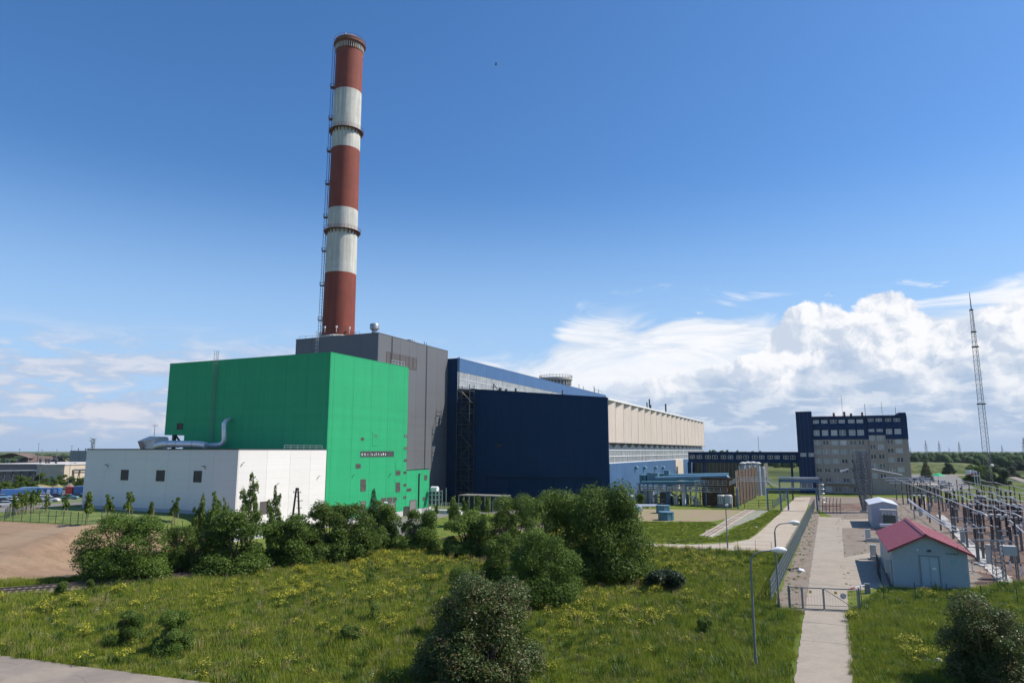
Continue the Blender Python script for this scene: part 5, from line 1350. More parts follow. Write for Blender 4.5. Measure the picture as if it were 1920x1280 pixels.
# ------------------------------------------------------------------ street lamps, gate, fences, sheds
def zat(g, px, py):
    d = ray(px, py); return CAM_H + d.z*dep(g)/dep(d)
def street_lamp(g, ztop, arm, label, group='street lamps', head=1.0, droop=False):
    t = thing('street_lamp', label, 'street lamp', (g.x,g.y,g.z), group)
    mb = MB(); a = min(abs(arm)*.55, .8); s = 1 if arm >= 0 else -1
    c = Vector((math.cos(YAW), math.sin(YAW), 0))
    b = Vector((g.x,g.y,g.z)); r = ztop - g.z
    if abs(arm) > .3:
        pts = [b, b+Vector((0,0,r-a))] + [b+Vector((0,0,r-a))+c*(s*a*(1-math.cos(q)))+Vector((0,0,a*math.sin(q))) for q in lin(0,math.pi/2,6)[1:]] + [b+c*arm+Vector((0,0,r+.06))]
    else: pts = [b, b+Vector((0,0,r))]
    n = len(pts); mb.tube(pts, [.085]+[.065]*1+[.045]*(n-2), 8); mb.build('pole', M['lamp_post'], t, smooth='auto')
    mb = MB(); mb.tube([b, b+Vector((0,0,.9))], .11, 8); mb.build('base_sleeve', M['lamp_post'], t)
    h = MB(); e = pts[-1] - c*(.15*s)
    h.tube([e, e+c*(.12*s)+Vector((0,0,.02)), e+c*(.45*s)+Vector((0,0,.05)), e+c*(.85*s*head)+Vector((0,0,.02)), e+c*(1.05*s*head)], [.06,.11,.20,.17,.05], 10)
    o = h.build('lamp_head', M['lamp_white'], t, smooth='auto')
    u = MB(); u.tube([e+c*(.4*s)+Vector((0,0,-.12)), e+c*(.9*s*head)+Vector((0,0,-.12))], .10, 8); u.build('lens', M['cabinet'], o)
    return t
g = G(1418,1257); street_lamp(g, zat(g,1413,1033), 1.55, 'tall street lamp in the meadow, nearest the camera')
g = G(1461,1141); street_lamp(g, zat(g,1455,981), 1.45, 'street lamp at the near end of the mesh fence beside the gate')
g = G(1364.5,1028); street_lamp(g, zat(g,1360,947), .25, 'thin short armed street lamp on the edge of the pale service road', head=.5)
g = G(1003,975); street_lamp(g, zat(g,1000,943), .5, 'street lamp whose white head shows over the big bushes before the dark blue front')
g = G(708,985); street_lamp(g, zat(g,711,943), .9, 'street lamp in front of the grey doors of the green hall')

def build_gate():
    A, B = G(1480.7,1141.7), G(1613,1147.5); t = thing('gate', 'grey steel tube gate across the concrete road with a round sign', 'gate', ((A.x+B.x)/2,(A.y+B.y)/2,0))
    H = 1.95; d = (B-A); L = d.length; d.normalize(); P = lambda u, z: A+d*(L*u)+Vector((0,0,z)); st = M['lamp_post']
    for u in (0.0, 1.0):
        mb = MB(); mb.bar(P(u,0),P(u,H+.1),.16); mb.build('post', st, t)
    leaf = [(0.02,.18),(0.185,.49),(.495,.975)]
    for a, b in ((.015,.185),(.20,.49),(.505,.975)):
        mb = MB()
        for p, q in (((a,.12),(a,H-.05)),((b,.12),(b,H-.05)),((a,.12),(b,.12)),((a,H-.05),(b,H-.05))): mb.bar(P(*p),P(*q),.08)
        mb.bar(P(a,.45),P(b,.45),.035)
        l = mb.build('gate_leaf', st, t)
        mb = MB(); n = int((b-a)*L/.22)
        for i in range(1,n): u = a+(b-a)*i/n; mb.bar(P(u,.12),P(u,H-.05),.008)
        mb.build('mesh_wire', st, l)
    mb = MB(); mb.bar(P(.515,H-.12),P(.955,.2),.05); mb.build('brace', st, t)
    nn = Vector((d.y,-d.x,0))
    def disc(u, z, r, off, m, n=18):
        c = P(u,z)+nn*off; mb = MB(); mb.tube([c, c+nn*.02], r, n); return mb.build('sign' , m, t)
    s = disc(.775,1.32,.24,.06,M['paint_black']); disc(.775,1.32,.20,.085,M['lamp_white'])
    c = P(.775,1.32)+nn*.107; mb = MB()
    for o in (-.08,.06):
        q = c+d*o
        mb.bar(q+d*-.04+Vector((0,0,.07)), q+d*.04+Vector((0,0,.07)),.03,.012); mb.bar(q+d*.04+Vector((0,0,.07)), q+d*.04+Vector((0,0,-.07)),.012,.03); mb.bar(q+d*-.04+Vector((0,0,-.07)), q+d*.04+Vector((0,0,-.07)),.012,.03); mb.bar(q+d*-.04+Vector((0,0,.07)), q+d*-.04+Vector((0,0,-.07)),.012,.03)
    mb.build('digit', M['paint_black'], t)
    ym = mat('sign_yellow',(0.62,.42,.02),.5)
    for u in (.31,.67):
        c = P(u,1.58)+nn*.06; mb = MB(); mb.bar(c-d*.11,c+d*.11,.02,.22); mb.build('sign', ym, t)
    b = thing('barrier', 'red and white barrier arm lying behind the right gate post', 'barrier', (B.x-.2,B.y+1.2,0))
    p, q = G(1592,1116)+Vector((0,0,.6)), G(1626,1112)+Vector((0,0,.85)); mb = MB(); mb.bar(p,p+(q-p)*.35,.09); mb.build('arm_tip', M['paint_red'], b); mb = MB(); mb.bar(p+(q-p)*.352,q,.09); mb.build('arm', M['lamp_white'], b)
    mb = MB(); mb.box(q.x-.2,q.x+.3,q.y-.2,q.y+.2,0,.95); mb.build('cabinet', M['lamp_post'], b)
build_gate()
def build_mesh_fence():
    A, B = G(1446.5,1133), G(1528,952); t = thing('mesh_fence', 'grey green welded mesh fence running along the gate road', 'fence', (A.x,A.y,0))
    H = 2.25; n = 46; d = (B-A)/n; ang = math.atan2(d.y,d.x); L = d.length
    mb = MB()
    for i in range(25): mb.bar((L*i/25,0,.08),(L*i/25,0,H-.05),.024)
    for z in (.1,.6,1.1,1.6,2.15): mb.bar((0,0,z),(L,0,z),.05,.03)
    pm = mb.mesh('panel', M['fence_mesh']); po = MB().box(-.045,.045,-.045,.045,0,H).mesh('post', M['fence_mesh'])
    for i in range(n+1):
        p = A+d*i; inst(po,'post',t,(p.x,p.y,0),ang)
        if i < n: inst(pm,'panel',t,(p.x,p.y,0),ang)
build_mesh_fence()
def wire_fence(label, pts, H, step, name='wire_fence', wires=(.4,.9,1.4), m='fence_green', lean=.02, w=.07, wr=.014, panel=False):
    t = thing(name, label, 'fence', tuple(pts[0])); po = MB().box(-w/2,w/2,-w/2,w/2,-.2,H).mesh('post', M[m]); r = random.Random(len(pts)*7+int(H*10)); tops = []
    for a, b in zip(pts[:-1], pts[1:]):
        n = max(1, round((b-a).length/step))
        for i in range(n + (1 if b is pts[-1] else 0)):
            q = a+(b-a)*i/n; q = Vector((q.x,q.y,hgt(q.x,q.y))); o = inst(po,'post',t,q); o.rotation_euler = (r.uniform(-lean,lean),r.uniform(-lean,lean),0); tops.append(q)
    mb = MB()
    for a, b in zip(tops[:-1], tops[1:]):
        for z in wires: mb.bar(a+Vector((0,0,z)), b+Vector((0,0,z)), wr)
        if panel:
            n = int((b-a).length/.22)
            for i in range(1,n): q = a+(b-a)*i/n; mb.bar(q, q+Vector((0,0,H-.1)), .007)
    mb.build('wire', M[m], t); return t
wire_fence('dark green fence between the bare earth field and the lawn before the white hall', TP([(8,976.5),(90,980.5),(160,985),(300,995.5),(380,1002),(440,1010)]), 1.75, 1.75, 'green_fence', (.1,.6,1.1,1.65), panel=True)
wire_fence('green fence turning away from the field corner towards the parked cars', TP([(8,976.5),(22,966),(44,957),(64,950.5)]), 1.75, 2.0, 'green_fence', (.1,.6,1.1,1.65), panel=True)
wire_fence('thin wire fence with slim posts along the front of the pale service road', TP([(1225,1030),(1254,1031),(1317,1032),(1384,1033),(1417,1033),(1447,1036)]), 1.5, 2.65, m='fence_mesh', w=.05)
wire_fence('wire fence with dark posts on the grass in front of the red roofed shed', TP([(1616,1134),(1658,1128),(1717,1127),(1777,1130),(1842,1134),(1910,1140),(1990,1146)]), 1.75, 3.0, w=.06)
wire_fence('short dark post and rail fence around the grass under the pipe rack', TP([(1205,947),(1240,948),(1263,945),(1275,946),(1290,945),(1320,947)]), 1.6, 2.6, 'rail_fence', (.7,1.5), m='steel_dark', w=.12, wr=.08)
wire_fence('dark post and rail fence beside the concrete track behind the pale gravel', TP([(1396,953),(1423,952),(1449,952)]), 2.0, 3.2, 'rail_fence', (.6,1.2,1.9), m='steel_dark', w=.14, wr=.08)
A, B = G(1449,954), G(1478,932)
wire_fence('grey mesh fence beside the far part of the service road', [A, A+(B-A)*.5, B], 1.9, 2.2, 'mesh_fence', (.1,.5,.9,1.3,1.85), m='fence_mesh', panel=True, wr=.03)

def build_shed():
    x0, x1, y0, y1, he, hr = 5.75, 12.55, 84.3, 102.5, 3.75, 5.35
    xm = (x0+x1)/2 - .15; t = thing('red_roof_shed', 'pale blue metal shed with a dark red pitched roof and a double door', 'shed', (xm,y0+8,0))
    mb = MB(); mb.prism([(x0+.05,.1),(x1-.05,.1),(x1-.05,he),(xm,hr-.05),(x0+.05,he)], 'y', y0+.06, y1); mb.build('wall', M['shed_wall'], t)
    mb = MB(); mb.box(x0-.05,x1+.05,y0-.08,y1+.05,-.1,.22); mb.build('plinth', M['concrete'], t)
    n = 34
    for i in range(n):          # ribbed sheets of the gable, one by one
        a, b = x0+(x1-x0)*i/n+.015, x0+(x1-x0)*(i+1)/n-.015; c = (a+b)/2
        zt = lambda x: he+(hr-he)*(1-abs(x-xm)/(xm-x0 if x < xm else x1-xm))-.04
        mb = MB(); mb.prism([(a,.25),(b,.25),(b,zt(b)),(a,zt(a))], 'y', y0+.0, y0+.055); mb.build('cladding_sheet', M['shed_wall'], t)
    for i in range(40):
        a, b = y0+(y1-y0)*i/40+.02, y0+(y1-y0)*(i+1)/40-.02; mb = MB(); mb.box(x0, x0+.045, a, b, .25, he); mb.build('cladding_sheet', M['shed_wall'], t)
    for s, xe in ((-1,x0-.38),(1,x1+.42)):
        ze = he-.19; m = 16
        for i in range(m):
            a, b = y0-.55+(y1-y0+.9)*i/m+.012, y0-.55+(y1-y0+.9)*(i+1)/m-.012
            mb = MB(); mb.prism([(xm,hr),(xe,ze),(xe,ze+.07),(xm,hr+.07)], 'y', a, b); mb.prism([(xm,hr+.071),(xe,ze+.071),(xe,ze+.085),(xm,hr+.085)], 'y', a, a+.04); mb.build('roof_sheet', M['roof_red'], t)
        mb = MB(); mb.prism([(xm,hr-.12),(xe,ze-.12),(xe,ze+.1),(xm,hr+.1)], 'y', y0-.60, y0-.552); mb.build('barge_board', M['roof_red'], t)
    mb = MB(); mb.prism([(xm-.28,hr+.04),(xm,hr+.16),(xm+.28,hr+.04),(xm,hr+.20)], 'y', y0-.6, y1+.4); mb.build('ridge_cap', M['roof_red'], t)
    mb = MB(); mb.tube([(x1+.5,y0-.5,he-.2),(x1+.5,y1+.3,he-.2)], .07, 6); mb.build('gutter', M['roof_red'], t)
    # double door
    da, db = onY(1729,1090,y0)[0], onY(1763,1090,y0)[0]; zd = onY(1745,1043,y0)[1]; dc = da+(db-da)*.5
    for a, b in ((da,dc-.012),(dc+.012,db)):
        mb = MB(); mb.box(a,b,y0-.05,y0-.005,.26,zd-.06); d = mb.build('door', M['shed_wall'], t)
        mb = MB(); mb.box(a+.08,b-.08,y0-.075,y0-.051,.4,zd-.2); mb.build('door_panel', M['shed_wall'], d)
    mb = MB(); mb.box(da-.1,da-.01,y0-.09,y0,.24,zd); mb.box(db+.01,db+.1,y0-.09,y0,.24,zd); mb.box(da-.1,db+.1,y0-.09,y0,zd+.005,zd+.1); mb.build('door_frame', mat('frame_blue',(0.16,0.21,0.235),.5), t)
    mb = MB(); mb.box(dc+.22,dc+.55,y0-.09,y0-.076,1.95,2.12); mb.build('notice', M['lamp_white'], t)
    a, b = onY(1783,1050,y0)[0], onY(1788,1056,y0)[0]; z1, z0 = onY(1785,1050,y0)[1], onY(1785,1057,y0)[1]; mb = MB(); mb.box(a,b+.3,y0-.05,y0-.004,z0,z1); mb.build('notice', mat('notice_teal',(0.22,.42,.42),.5), t)
    xx, zz = onY(1742,1032,y0); mb = MB(); mb.box(xx-.15,xx+.15,y0-.35,y0-.01,zz-.08,zz+.1); mb.build('wall_lamp', M['steel_dark'], t)
    xx, zz = onY(1720,1030,y0); mb = MB(); mb.box(xx-.08,xx+.08,y0-.2,y0-.01,zz-.08,zz+.08); mb.build('wall_lamp', M['lamp_white'], t)
    a, z = onY(1772,1037,y0); b, _ = onY(1796,1037,y0); mb = MB(); mb.tube([(a,y0-.1,z),(b,y0-.1,z),(b,y0-.1,z+.75)], .03, 5); mb.build('conduit', M['steel_dark'], t)
    mb = MB(); mb.box(x0-.62,x0-.02,y0+.8,y0+1.5,1.2,2.4); mb.build('air_unit', M['cabinet'], t)
    mb = MB(); mb.tube([(x0-.2,y0+.1,.2),(x0-.2,y0+.1,he-.3)], .05, 6); mb.build('drain_pipe', M['cabinet'], t)
    mb = MB()
    for q in lin(y0+1.5,y0+7,5): mb.bar((x0-1.1,q,0),(x0-1.1,q,2.4),.07)
    for z in (1.2,2.4): mb.bar((x0-1.1,y0+1.5,z),(x0-1.1,y0+7,z),.07)
    mb.build('stair_railing', M['steel_dark'], t)
    # grey shed behind
    gl = G(1638,989); y0 = gl.y; D = dep(gl)
    xa = gl.x-.2; xb = onY(1684,975,y0)[0]; he = onY(1633,945,y0)[1]; hr = onY(1656,940.5,y0)[1]; xm = (xa+xb)/2; y1 = y0+13
    s = thing('grey_shed', 'small grey lilac metal shed with a pale roof behind the red roofed shed', 'shed', (xm,y0+5,0))
    mb = MB(); mb.prism([(xa,.05),(xb,.05),(xb,he),(xm,hr),(xa,he)], 'y', y0+.04, y1); mb.build('wall', M['shed_grey'], s)
    for i in range(14):
        a, b = xa+(xb-xa)*i/14+.02, xa+(xb-xa)*(i+1)/14-.02; q = lambda x: he+(hr-he)*(1-abs(x-xm)/(xm-xa))-.03
        mb = MB(); mb.prism([(a,.1),(b,.1),(b,q(b)),(a,q(a))], 'y', y0, y0+.036); mb.build('cladding_sheet', M['shed_grey'], s)
    for xe in (xa-.3, xb+.3):
        ze = he-.12
        for i in range(6):
            a, b = y0-.3+(y1-y0+.5)*i/6+.01, y0-.3+(y1-y0+.5)*(i+1)/6-.01; mb = MB(); mb.prism([(xm,hr+.02),(xe,ze),(xe,ze+.1),(xm,hr+.12)], 'y', a, b); mb.build('roof_sheet', M['shed_roof'], s)
    q = thing('transformer', 'dark transformer with white insulators on the near side of the grey shed', 'transformer', (xm+.5,y0-2.6,0))
    ca, cb = xa+1.6, xb-.6; mb = MB(); mb.box(ca,cb,y0-3.4,y0-1.6,.5,2.6); mb.build('tank', M['cabinet_dark'], q)
    mb = MB(); mb.box(ca-.3,cb+.3,y0-3.2,y0-1.8,3.3,3.55); mb.build('canopy', M['concrete'], q)
    mb = MB()
    for x in lin(ca,cb,4): mb.bar((x,y0-3.3,0),(x,y0-3.3,3.3),.1)
    mb.build('frame', M['galv'], q)
    mb = MB()
    for x in lin(ca+.3,cb-.3,3): mb.lathe((x,y0-2.5,2.6), [(.14,0),(.09,.1),(.14,.2),(.09,.3),(.14,.4),(.05,.6)], 8)
    mb.build('insulator', M['lamp_white'], q)
    mb = MB(); mb.tube([(ca-.6,y0-4.2,.9),(cb+2.0,y0-4.2,1.1)], .28, 8); mb.build('pipe', M['duct'], q)
    for i, (px, py, lab) in enumerate(((1638,1016,'grey cable cabinet with a slab kerb, farther of two left of the red roofed shed'),(1650,1051,'grey cable cabinet with a slab kerb, nearer of two left of the red roofed shed'))):
        g = G(px,py); c = thing('cable_cabinet', lab, 'cabinet', (g.x,g.y,0), 'cabinets beside the red roofed shed')
        mb = MB(); mb.box(g.x-1.0,g.x-.3,g.y+1.0,g.y+1.5,0,1.75); mb.build('body', M['cabinet'], c)
        mb = MB(); mb.box(g.x-1.05,g.x-.25,g.y+.95,g.y+1.55,1.752,1.82); mb.build('lid', M['cabinet'], c)
        for a in ((-1.0,1.6,.0,.3),(-1.0,1.6,1.7,2.0)):
            mb = MB(); mb.box(g.x+a[0],g.x+a[1],g.y+a[2],g.y+a[3],0,.55); mb.build('kerb_slab', M['concrete'], c)
        mb = MB(); mb.box(g.x-1.0,g.x-.7,g.y+.31,g.y+1.69,0,.5); mb.build('kerb_slab', M['concrete'], c)
build_shed()

# ------------------------------------------------------------------ switchyard
def ins_prof(h, r, n):
    p = []
    for i in range(n): z = h*i/n; p += [(r*.62,z),(r,z+h/n*.35),(r*.62,z+h/n*.8)]
    return p + [(r*.62,h)]
def bus_support_proto():
    t = thing('bus_support', None, 'insulator post', (0,0,0), 'insulator posts carrying the bus bars')
    MB().box(-.14,.14,-.14,.14,0,3.3).build('concrete_leg', M['concrete_dark'], t)
    MB().box(-.3,.3,-.3,.3,3.3,3.42).build('cap_plate', M['steel'], t)
    MB().lathe((0,0,3.42), ins_prof(2.5,.14,7), 8).build('insulator', M['insulator'], t)
    MB().box(-.12,.12,-.2,.2,5.92,6.1).build('clamp', M['bus'], t)
    return t
def disconnector_proto():
    t = thing('disconnector', None, 'disconnector', (0,0,0), 'disconnectors in the switchyard')
    for x in (-1.8,1.8): MB().box(x-.17,x+.17,-.17,.17,0,2.5).build('leg', M['concrete_dark'], t)
    mb = MB(); mb.bar((-2.3,-.45,2.6),(2.3,-.45,2.6),.16); mb.bar((-2.3,.45,2.6),(2.3,.45,2.6),.16)
    for x in (-2.2,0,2.2): mb.bar((x,-.5,2.6),(x,.5,2.6),.14)
    mb.build('frame', M['steel'], t)
    for x in (-1.9,0,1.9):
        for y in (-.4,.4): MB().lathe((x,y,2.7), ins_prof(1.7,.13,6), 7).build('insulator', M['insulator'], t)
        MB().bar((x,-.5,4.45),(x,.5,4.45),.09).build('blade', M['bus'], t)
    MB().box(1.5,2.0,-.35,-.2,.9,1.6).build('drive_box', M['cabinet'], t)
    return t
def breaker_proto():
    t = thing('circuit_breaker', None, 'circuit breaker', (0,0,0), 'circuit breakers in the switchyard')
    for x in (-.9,0,.9):
        MB().lathe((x,0,1.9), ins_prof(2.6,.30,9), 10).build('insulator', M['insulator'], t)
        MB().lathe((x,0,4.5), [(.28,0),(.33,.1),(.33,.3),(.1,.4)], 10).build('cap', M['cabinet'], t)
    MB().box(-1.4,1.4,-.3,.3,1.6,1.9).build('frame', M['steel'], t)
    for x in (-1.15,1.15): MB().box(x-.12,x+.12,-.12,.12,0,1.6).build('leg', M['steel'], t)
    MB().box(-.35,.35,-.55,-.31,.7,1.6).build('cabinet', M['cabinet'], t)
    return t
def build_rubbish():
    g = G(1493,1070); t = thing('rubbish_heap', 'small heap of pale and dark rubbish on the gravel beside the mesh fence', 'rubbish', (g.x,g.y,0)); r = random.Random(4)
    for i in range(7):
        x, y, s = g.x+r.uniform(-1.0,1.1), g.y+r.uniform(-.4,.5), r.uniform(.16,.38)
        mb = MB(); mb.lathe((x,y,0), [(s*1.2,0),(s*1.25,s*.35),(s*.7,s*.8),(s*.15,s)], 7); mb.v = [(a+r.uniform(-.06,.06),b+r.uniform(-.06,.06),max(0,c+r.uniform(-.05,.05))) for a,b,c in mb.v]; mb.build('sack', M['lamp_white' if i % 3 else 'cabinet_dark'], t)
    p = Vector((g.x-1.2,g.y,.1)); MB().bar(p, p+Vector((1.9,.3,.25)), .12).build('timber', M['wood_dark'], t)
    for i, (px, py) in enumerate(((1418,989),(1365,1003),(1760,1240))):
        q = G(px,py); tag(MB().lathe((q.x,q.y,0), [(.22,0),(.25,.1),(.15,.22),(.03,.26)], 7).build('boulder', M['concrete']), ('pale block on the verge beside the concrete track','small pale stone near the foot of the concrete track','pale stone half hidden in the grass right of the road')[i], 'stone', 'loose stones')
build_rubbish()
def build_switchyard():
    r = random.Random(31); lines = [18.0,21.5,24.5,28.5,33.0,38.5,45.0,53.0,62.0]
    proto = bus_support_proto(); first = True
    rows = [98,108,119,131,144,158,173,190,208,226]
    wh = ['nearest','second','third','fourth','fifth','sixth','seventh','eighth','ninth','tenth']
    for i, X in enumerate(lines):
        mb = MB(); ys = [y for y in rows if not (X < 24 and y < 105) and not (X > 50 and y < 125)]
        z = 6.15
        pts = []
        for a, b in zip(ys[:-1], ys[1:]):
            for k in range(5): u = k/5; pts.append((X, a+(b-a)*u, z-.28*4*u*(1-u)*(1 if i % 2 else .35)))
        pts.append((X, ys[-1], z)); pts.insert(0, (X, ys[0]-4, z-.2))
        tag(mb.tube(pts, .065, 6).build('bus_bar', M['bus'], smooth=True), 'pale bus bar, %s from the red roofed shed, running back through the switchyard' % wh[i], 'bus bar', 'bus bars of the switchyard')
        for j, y in enumerate(ys):
            o = proto if first else copy_thing(proto, (0,0,0)); first = False
            o.location = (X, y + (0 if i % 2 else 1.2), 0); o.scale = (1,1,1.0)
            o['label'] = 'insulator post on a concrete leg, %s from the front under the %s bus bar' % (wh[j], wh[i])
    # low second level of thin bars across
    for k, y in enumerate([112,125,138,151,166,182,199]):
        mb = MB(); mb.tube([(22+k*.6,y,4.3),(40,y,4.2),(68,y,4.3)], .07, 5)
        tag(mb.build('cross_bar', M['bus']), 'thin cross bar, %s from the front, spanning the switchyard below the bus bars' % wh[k], 'cross bar', 'cross bars of the switchyard')
    d0 = disconnector_proto(); spots = [(1866,1052),(1838,1018),(1815,1000),(1793,978),(1905,1030),(1885,1000),(1860,975),(1840,958),(1820,946),(1905,975),(1880,955),(1858,940),(1740,942),(1762,952)]
    ref = ['beside the loose trench covers','left of the low concrete pillar','behind the slab path','near the cable trench','at the right edge by the brick red gravel','behind the dark breaker','in the middle of the yard','mid yard under the bus bars','far middle of the yard','at the right edge, mid yard','far right of the middle','far back near the flags','far left near the office wing','left rear near the grey shed']
    for i, ((px,py), q) in enumerate(zip(spots, ref)):
        o = d0 if i == 0 else copy_thing(d0, (0,0,0)); g_ = G(px,py); o.location = (g_.x,g_.y,0); o.rotation_euler.z = r.choice([0,math.pi/2]) ; o['label'] = 'grey three pole disconnector '+q
    b0 = breaker_proto(); spots = [(1879,1028),(1824,997),(1785,958),(1755,946),(1716,920),(1728,918),(1906,998),(1842,975),(1872,985),(1890,960),(1727,972)]
    ref = ['nearest the camera','on the brick red gravel behind the shed roof','small and left of the slanting posts','farther back beside the cable trench','left of a pair below the office wing','right of a pair below the office wing','cut by the right picture edge','in the middle below the bus bars','just behind the nearest one','on the far right','behind the red roof ridge']
    for i, ((px,py), q) in enumerate(zip(spots, ref)):
        o = b0 if i == 0 else copy_thing(b0, (0,0,0)); g_ = G(px,py); o.location = (g_.x,g_.y,0); o.rotation_euler.z = r.uniform(-.3,.3); o['label'] = 'dark three column circuit breaker '+q
    # heavy sagging conductors
    def cable(pts, lab, rad=.08):
        c = catmull([Vector(p) for p in pts], .8); tag(MB().tube(c, rad, 6).build('conductor', M['bus'], smooth=True), lab, 'conductor', 'sagging conductors of the switchyard')
    def pt(px, py, y, X=None): x, z = onY(px, py, y); return (x, y, z)
    cable([pt(1703,935,135), pt(1740,962,124), pt(1790,987,113), pt(1850,989,104)], 'upper of two thick sagging conductors behind the red roof')
    cable([pt(1703,937,136), pt(1740,966,123), pt(1785,992,112), pt(1822,996,107)], 'lower of two thick sagging conductors behind the red roof')
    cable([pt(1893,975,112), pt(1905,985,108), pt(1925,1003,104)], 'thick conductor bending down at the right edge')
    for i, (pa, pb) in enumerate((((1655,895),(1745,896)),((1660,900),(1748,901)),((1668,905),(1745,906)))):
        a, b = pt(*pa, 215), pt(*pb, 212)
        tag(MB().tube([a,b], .14, 6).build('bus_bar', M['bus']), ('highest','middle','lowest')[i]+' of three short pale bus bars in front of the office wing', 'bus bar', 'short bus bars by the office wing')
    for i, px in enumerate((1700,1713,1725,1738)):
        x, z = onY(px, 906, 213.5); o = copy_thing(proto, (x,214,0), 0, 'insulator post, %s of four, under the short bus bars by the office wing' % ('leftmost','second','third','rightmost')[i], sc=(1.4,1.4,z/6.1))
    # cable trench with cover slabs
    tr = thing('cable_trench', None, None); tr['kind'] = 'structure'
    A, B = G(1762,966), G(1893,1098); d = B-A; n = 34; rr = random.Random(8); dn = d.normalized(); nn = Vector((dn.y,-dn.x,0)); a_ = math.atan2(d.y,d.x); L = d.length/n
    for i in range(n):
        p = A+d*((i+.5)/n)
        if i in (27,28,29): 
            if i == 28: p = p+nn*.5
        mb = MB(); mb.box(-L/2+.03,L/2-.03,-.75,.75,0,.12); me = mb.mesh('slab', M['concrete']) if i == 0 else me
        o = inst(me,'slab',tr,(p.x,p.y,rr.uniform(.0,.04)),a_+rr.uniform(-.05,.05)+ (rr.uniform(-.3,.3) if i in (27,28,29) else 0))
    sp = thing('slab_path', None, None); sp['kind'] = 'structure'
    for i in range(6):
        a = G(1826+i*12,1070+i*2.2); mb = MB(); mb.box(a.x-.6,a.x+.62,a.y-.5,a.y+.5,0,.1); mb.build('slab', mat('slab_pink',(0.36,.25,.20),.9,.15) if i == 0 else bpy.data.materials['slab_pink'], sp)
    # concrete pillars, white stakes, a small lattice stand
    for i, (px,py,h) in enumerate(((1806,1017,1.9),(1856,1058,2.3),(1744,958,1.6),(1790,968,1.8))):
        g_ = G(px,py); t = thing('concrete_pillar', 'round topped concrete pillar '+('behind the red roof by the trench','right of the trench near the loose slabs','far left by the trench start','mid yard below the breakers')[i], 'pillar', (g_.x,g_.y,0), 'concrete pillars in the switchyard')
        MB().box(g_.x-.28,g_.x+.28,g_.y-.28,g_.y+.28,0,h).build('shaft', M['concrete'], t); MB().lathe((g_.x,g_.y,h), [(.36,0),(.36,.12),(.1,.2)], 10).build('cap', M['concrete'], t)
    for i, (px,py) in enumerate(((1824,1075),(1844,1032),(1896,1070),(1910,1078),(1916,1080))):
        g_ = G(px,py); t = thing('marker_post', 'white marker post with dark cap '+('right of the red roofed shed','in front of the breakers','by the brick red path','left of a pair at the right edge','at the right picture edge')[i], 'post', (g_.x,g_.y,0), 'white marker posts')
        MB().box(g_.x-.07,g_.x+.07,g_.y-.07,g_.y+.07,0,1.15).build('stake', M['lamp_white'], t); MB().box(g_.x-.08,g_.x+.08,g_.y-.08,g_.y+.08,1.151,1.35).build('cap', M['steel_dark'], t)
    g_ = G(1876,1093); t = thing('lattice_stand', 'thin lattice stand on a slab at the edge of the grass, right of the shed', 'stand', (g_.x,g_.y,0)); mb = MB(); lattice(mb,(g_.x,g_.y,0),(g_.x,g_.y,4.4),.95,.75,9,.07,.035,4,.2); mb.build('frame', M['lattice_grey'], t)
    mb = MB(); mb.box(g_.x+.9,g_.x+2.3,g_.y+2.5,g_.y+3.6,2.6,3.6); mb.build('hopper', M['cabinet'], t)
    mb = MB()
    for x, y in ((1,2.6),(2.2,2.6),(1,3.5),(2.2,3.5)): mb.bar((g_.x+x,g_.y+y,0),(g_.x+x,g_.y+y,2.6),.12)
    mb.build('hopper_leg', M['concrete_dark'], t)
    # flags
    cols = [[('lamp_white',0,1)],[('paint_red',0,.5),('lamp_white',.5,1)],[('paint_blue',.66,1),('paint_black',.33,.66),('lamp_white',0,.33)]]
    labs = ['white flag on a pole before the dark trees, leftmost of three','dark and red edged flag on the middle pole before the dark trees','blue black and white striped flag on the right pole before the trees']
    for i, (px, top) in enumerate(((1826,880),(1832,882),(1835,884))):
        g_ = G(1829+i*5,911); t = thing('flagpole', labs[i], 'flag', (g_.x,g_.y,0), 'flags before the trees'); z = zat(g_,px+3,top)
        MB().tube([(g_.x,g_.y,0),(g_.x,g_.y,z)], [.16,.09], 6).build('pole', M['lamp_white'], t)
        w = 2.6
        for mm, a, b in cols[i]:
            mb = MB(); n = 6
            for k in range(n):
                f = lambda k, v: (g_.x-.1-w*k/n, g_.y+.35*math.sin(k*1.3), z-1.7+1.7*v-.18*k/n*(1+.5*math.sin(k)))
                mb.quad(f(k,a),f(k+1,a),f(k+1,b),f(k,b)); 
            mb.build('cloth', M[mm], t)
build_switchyard()

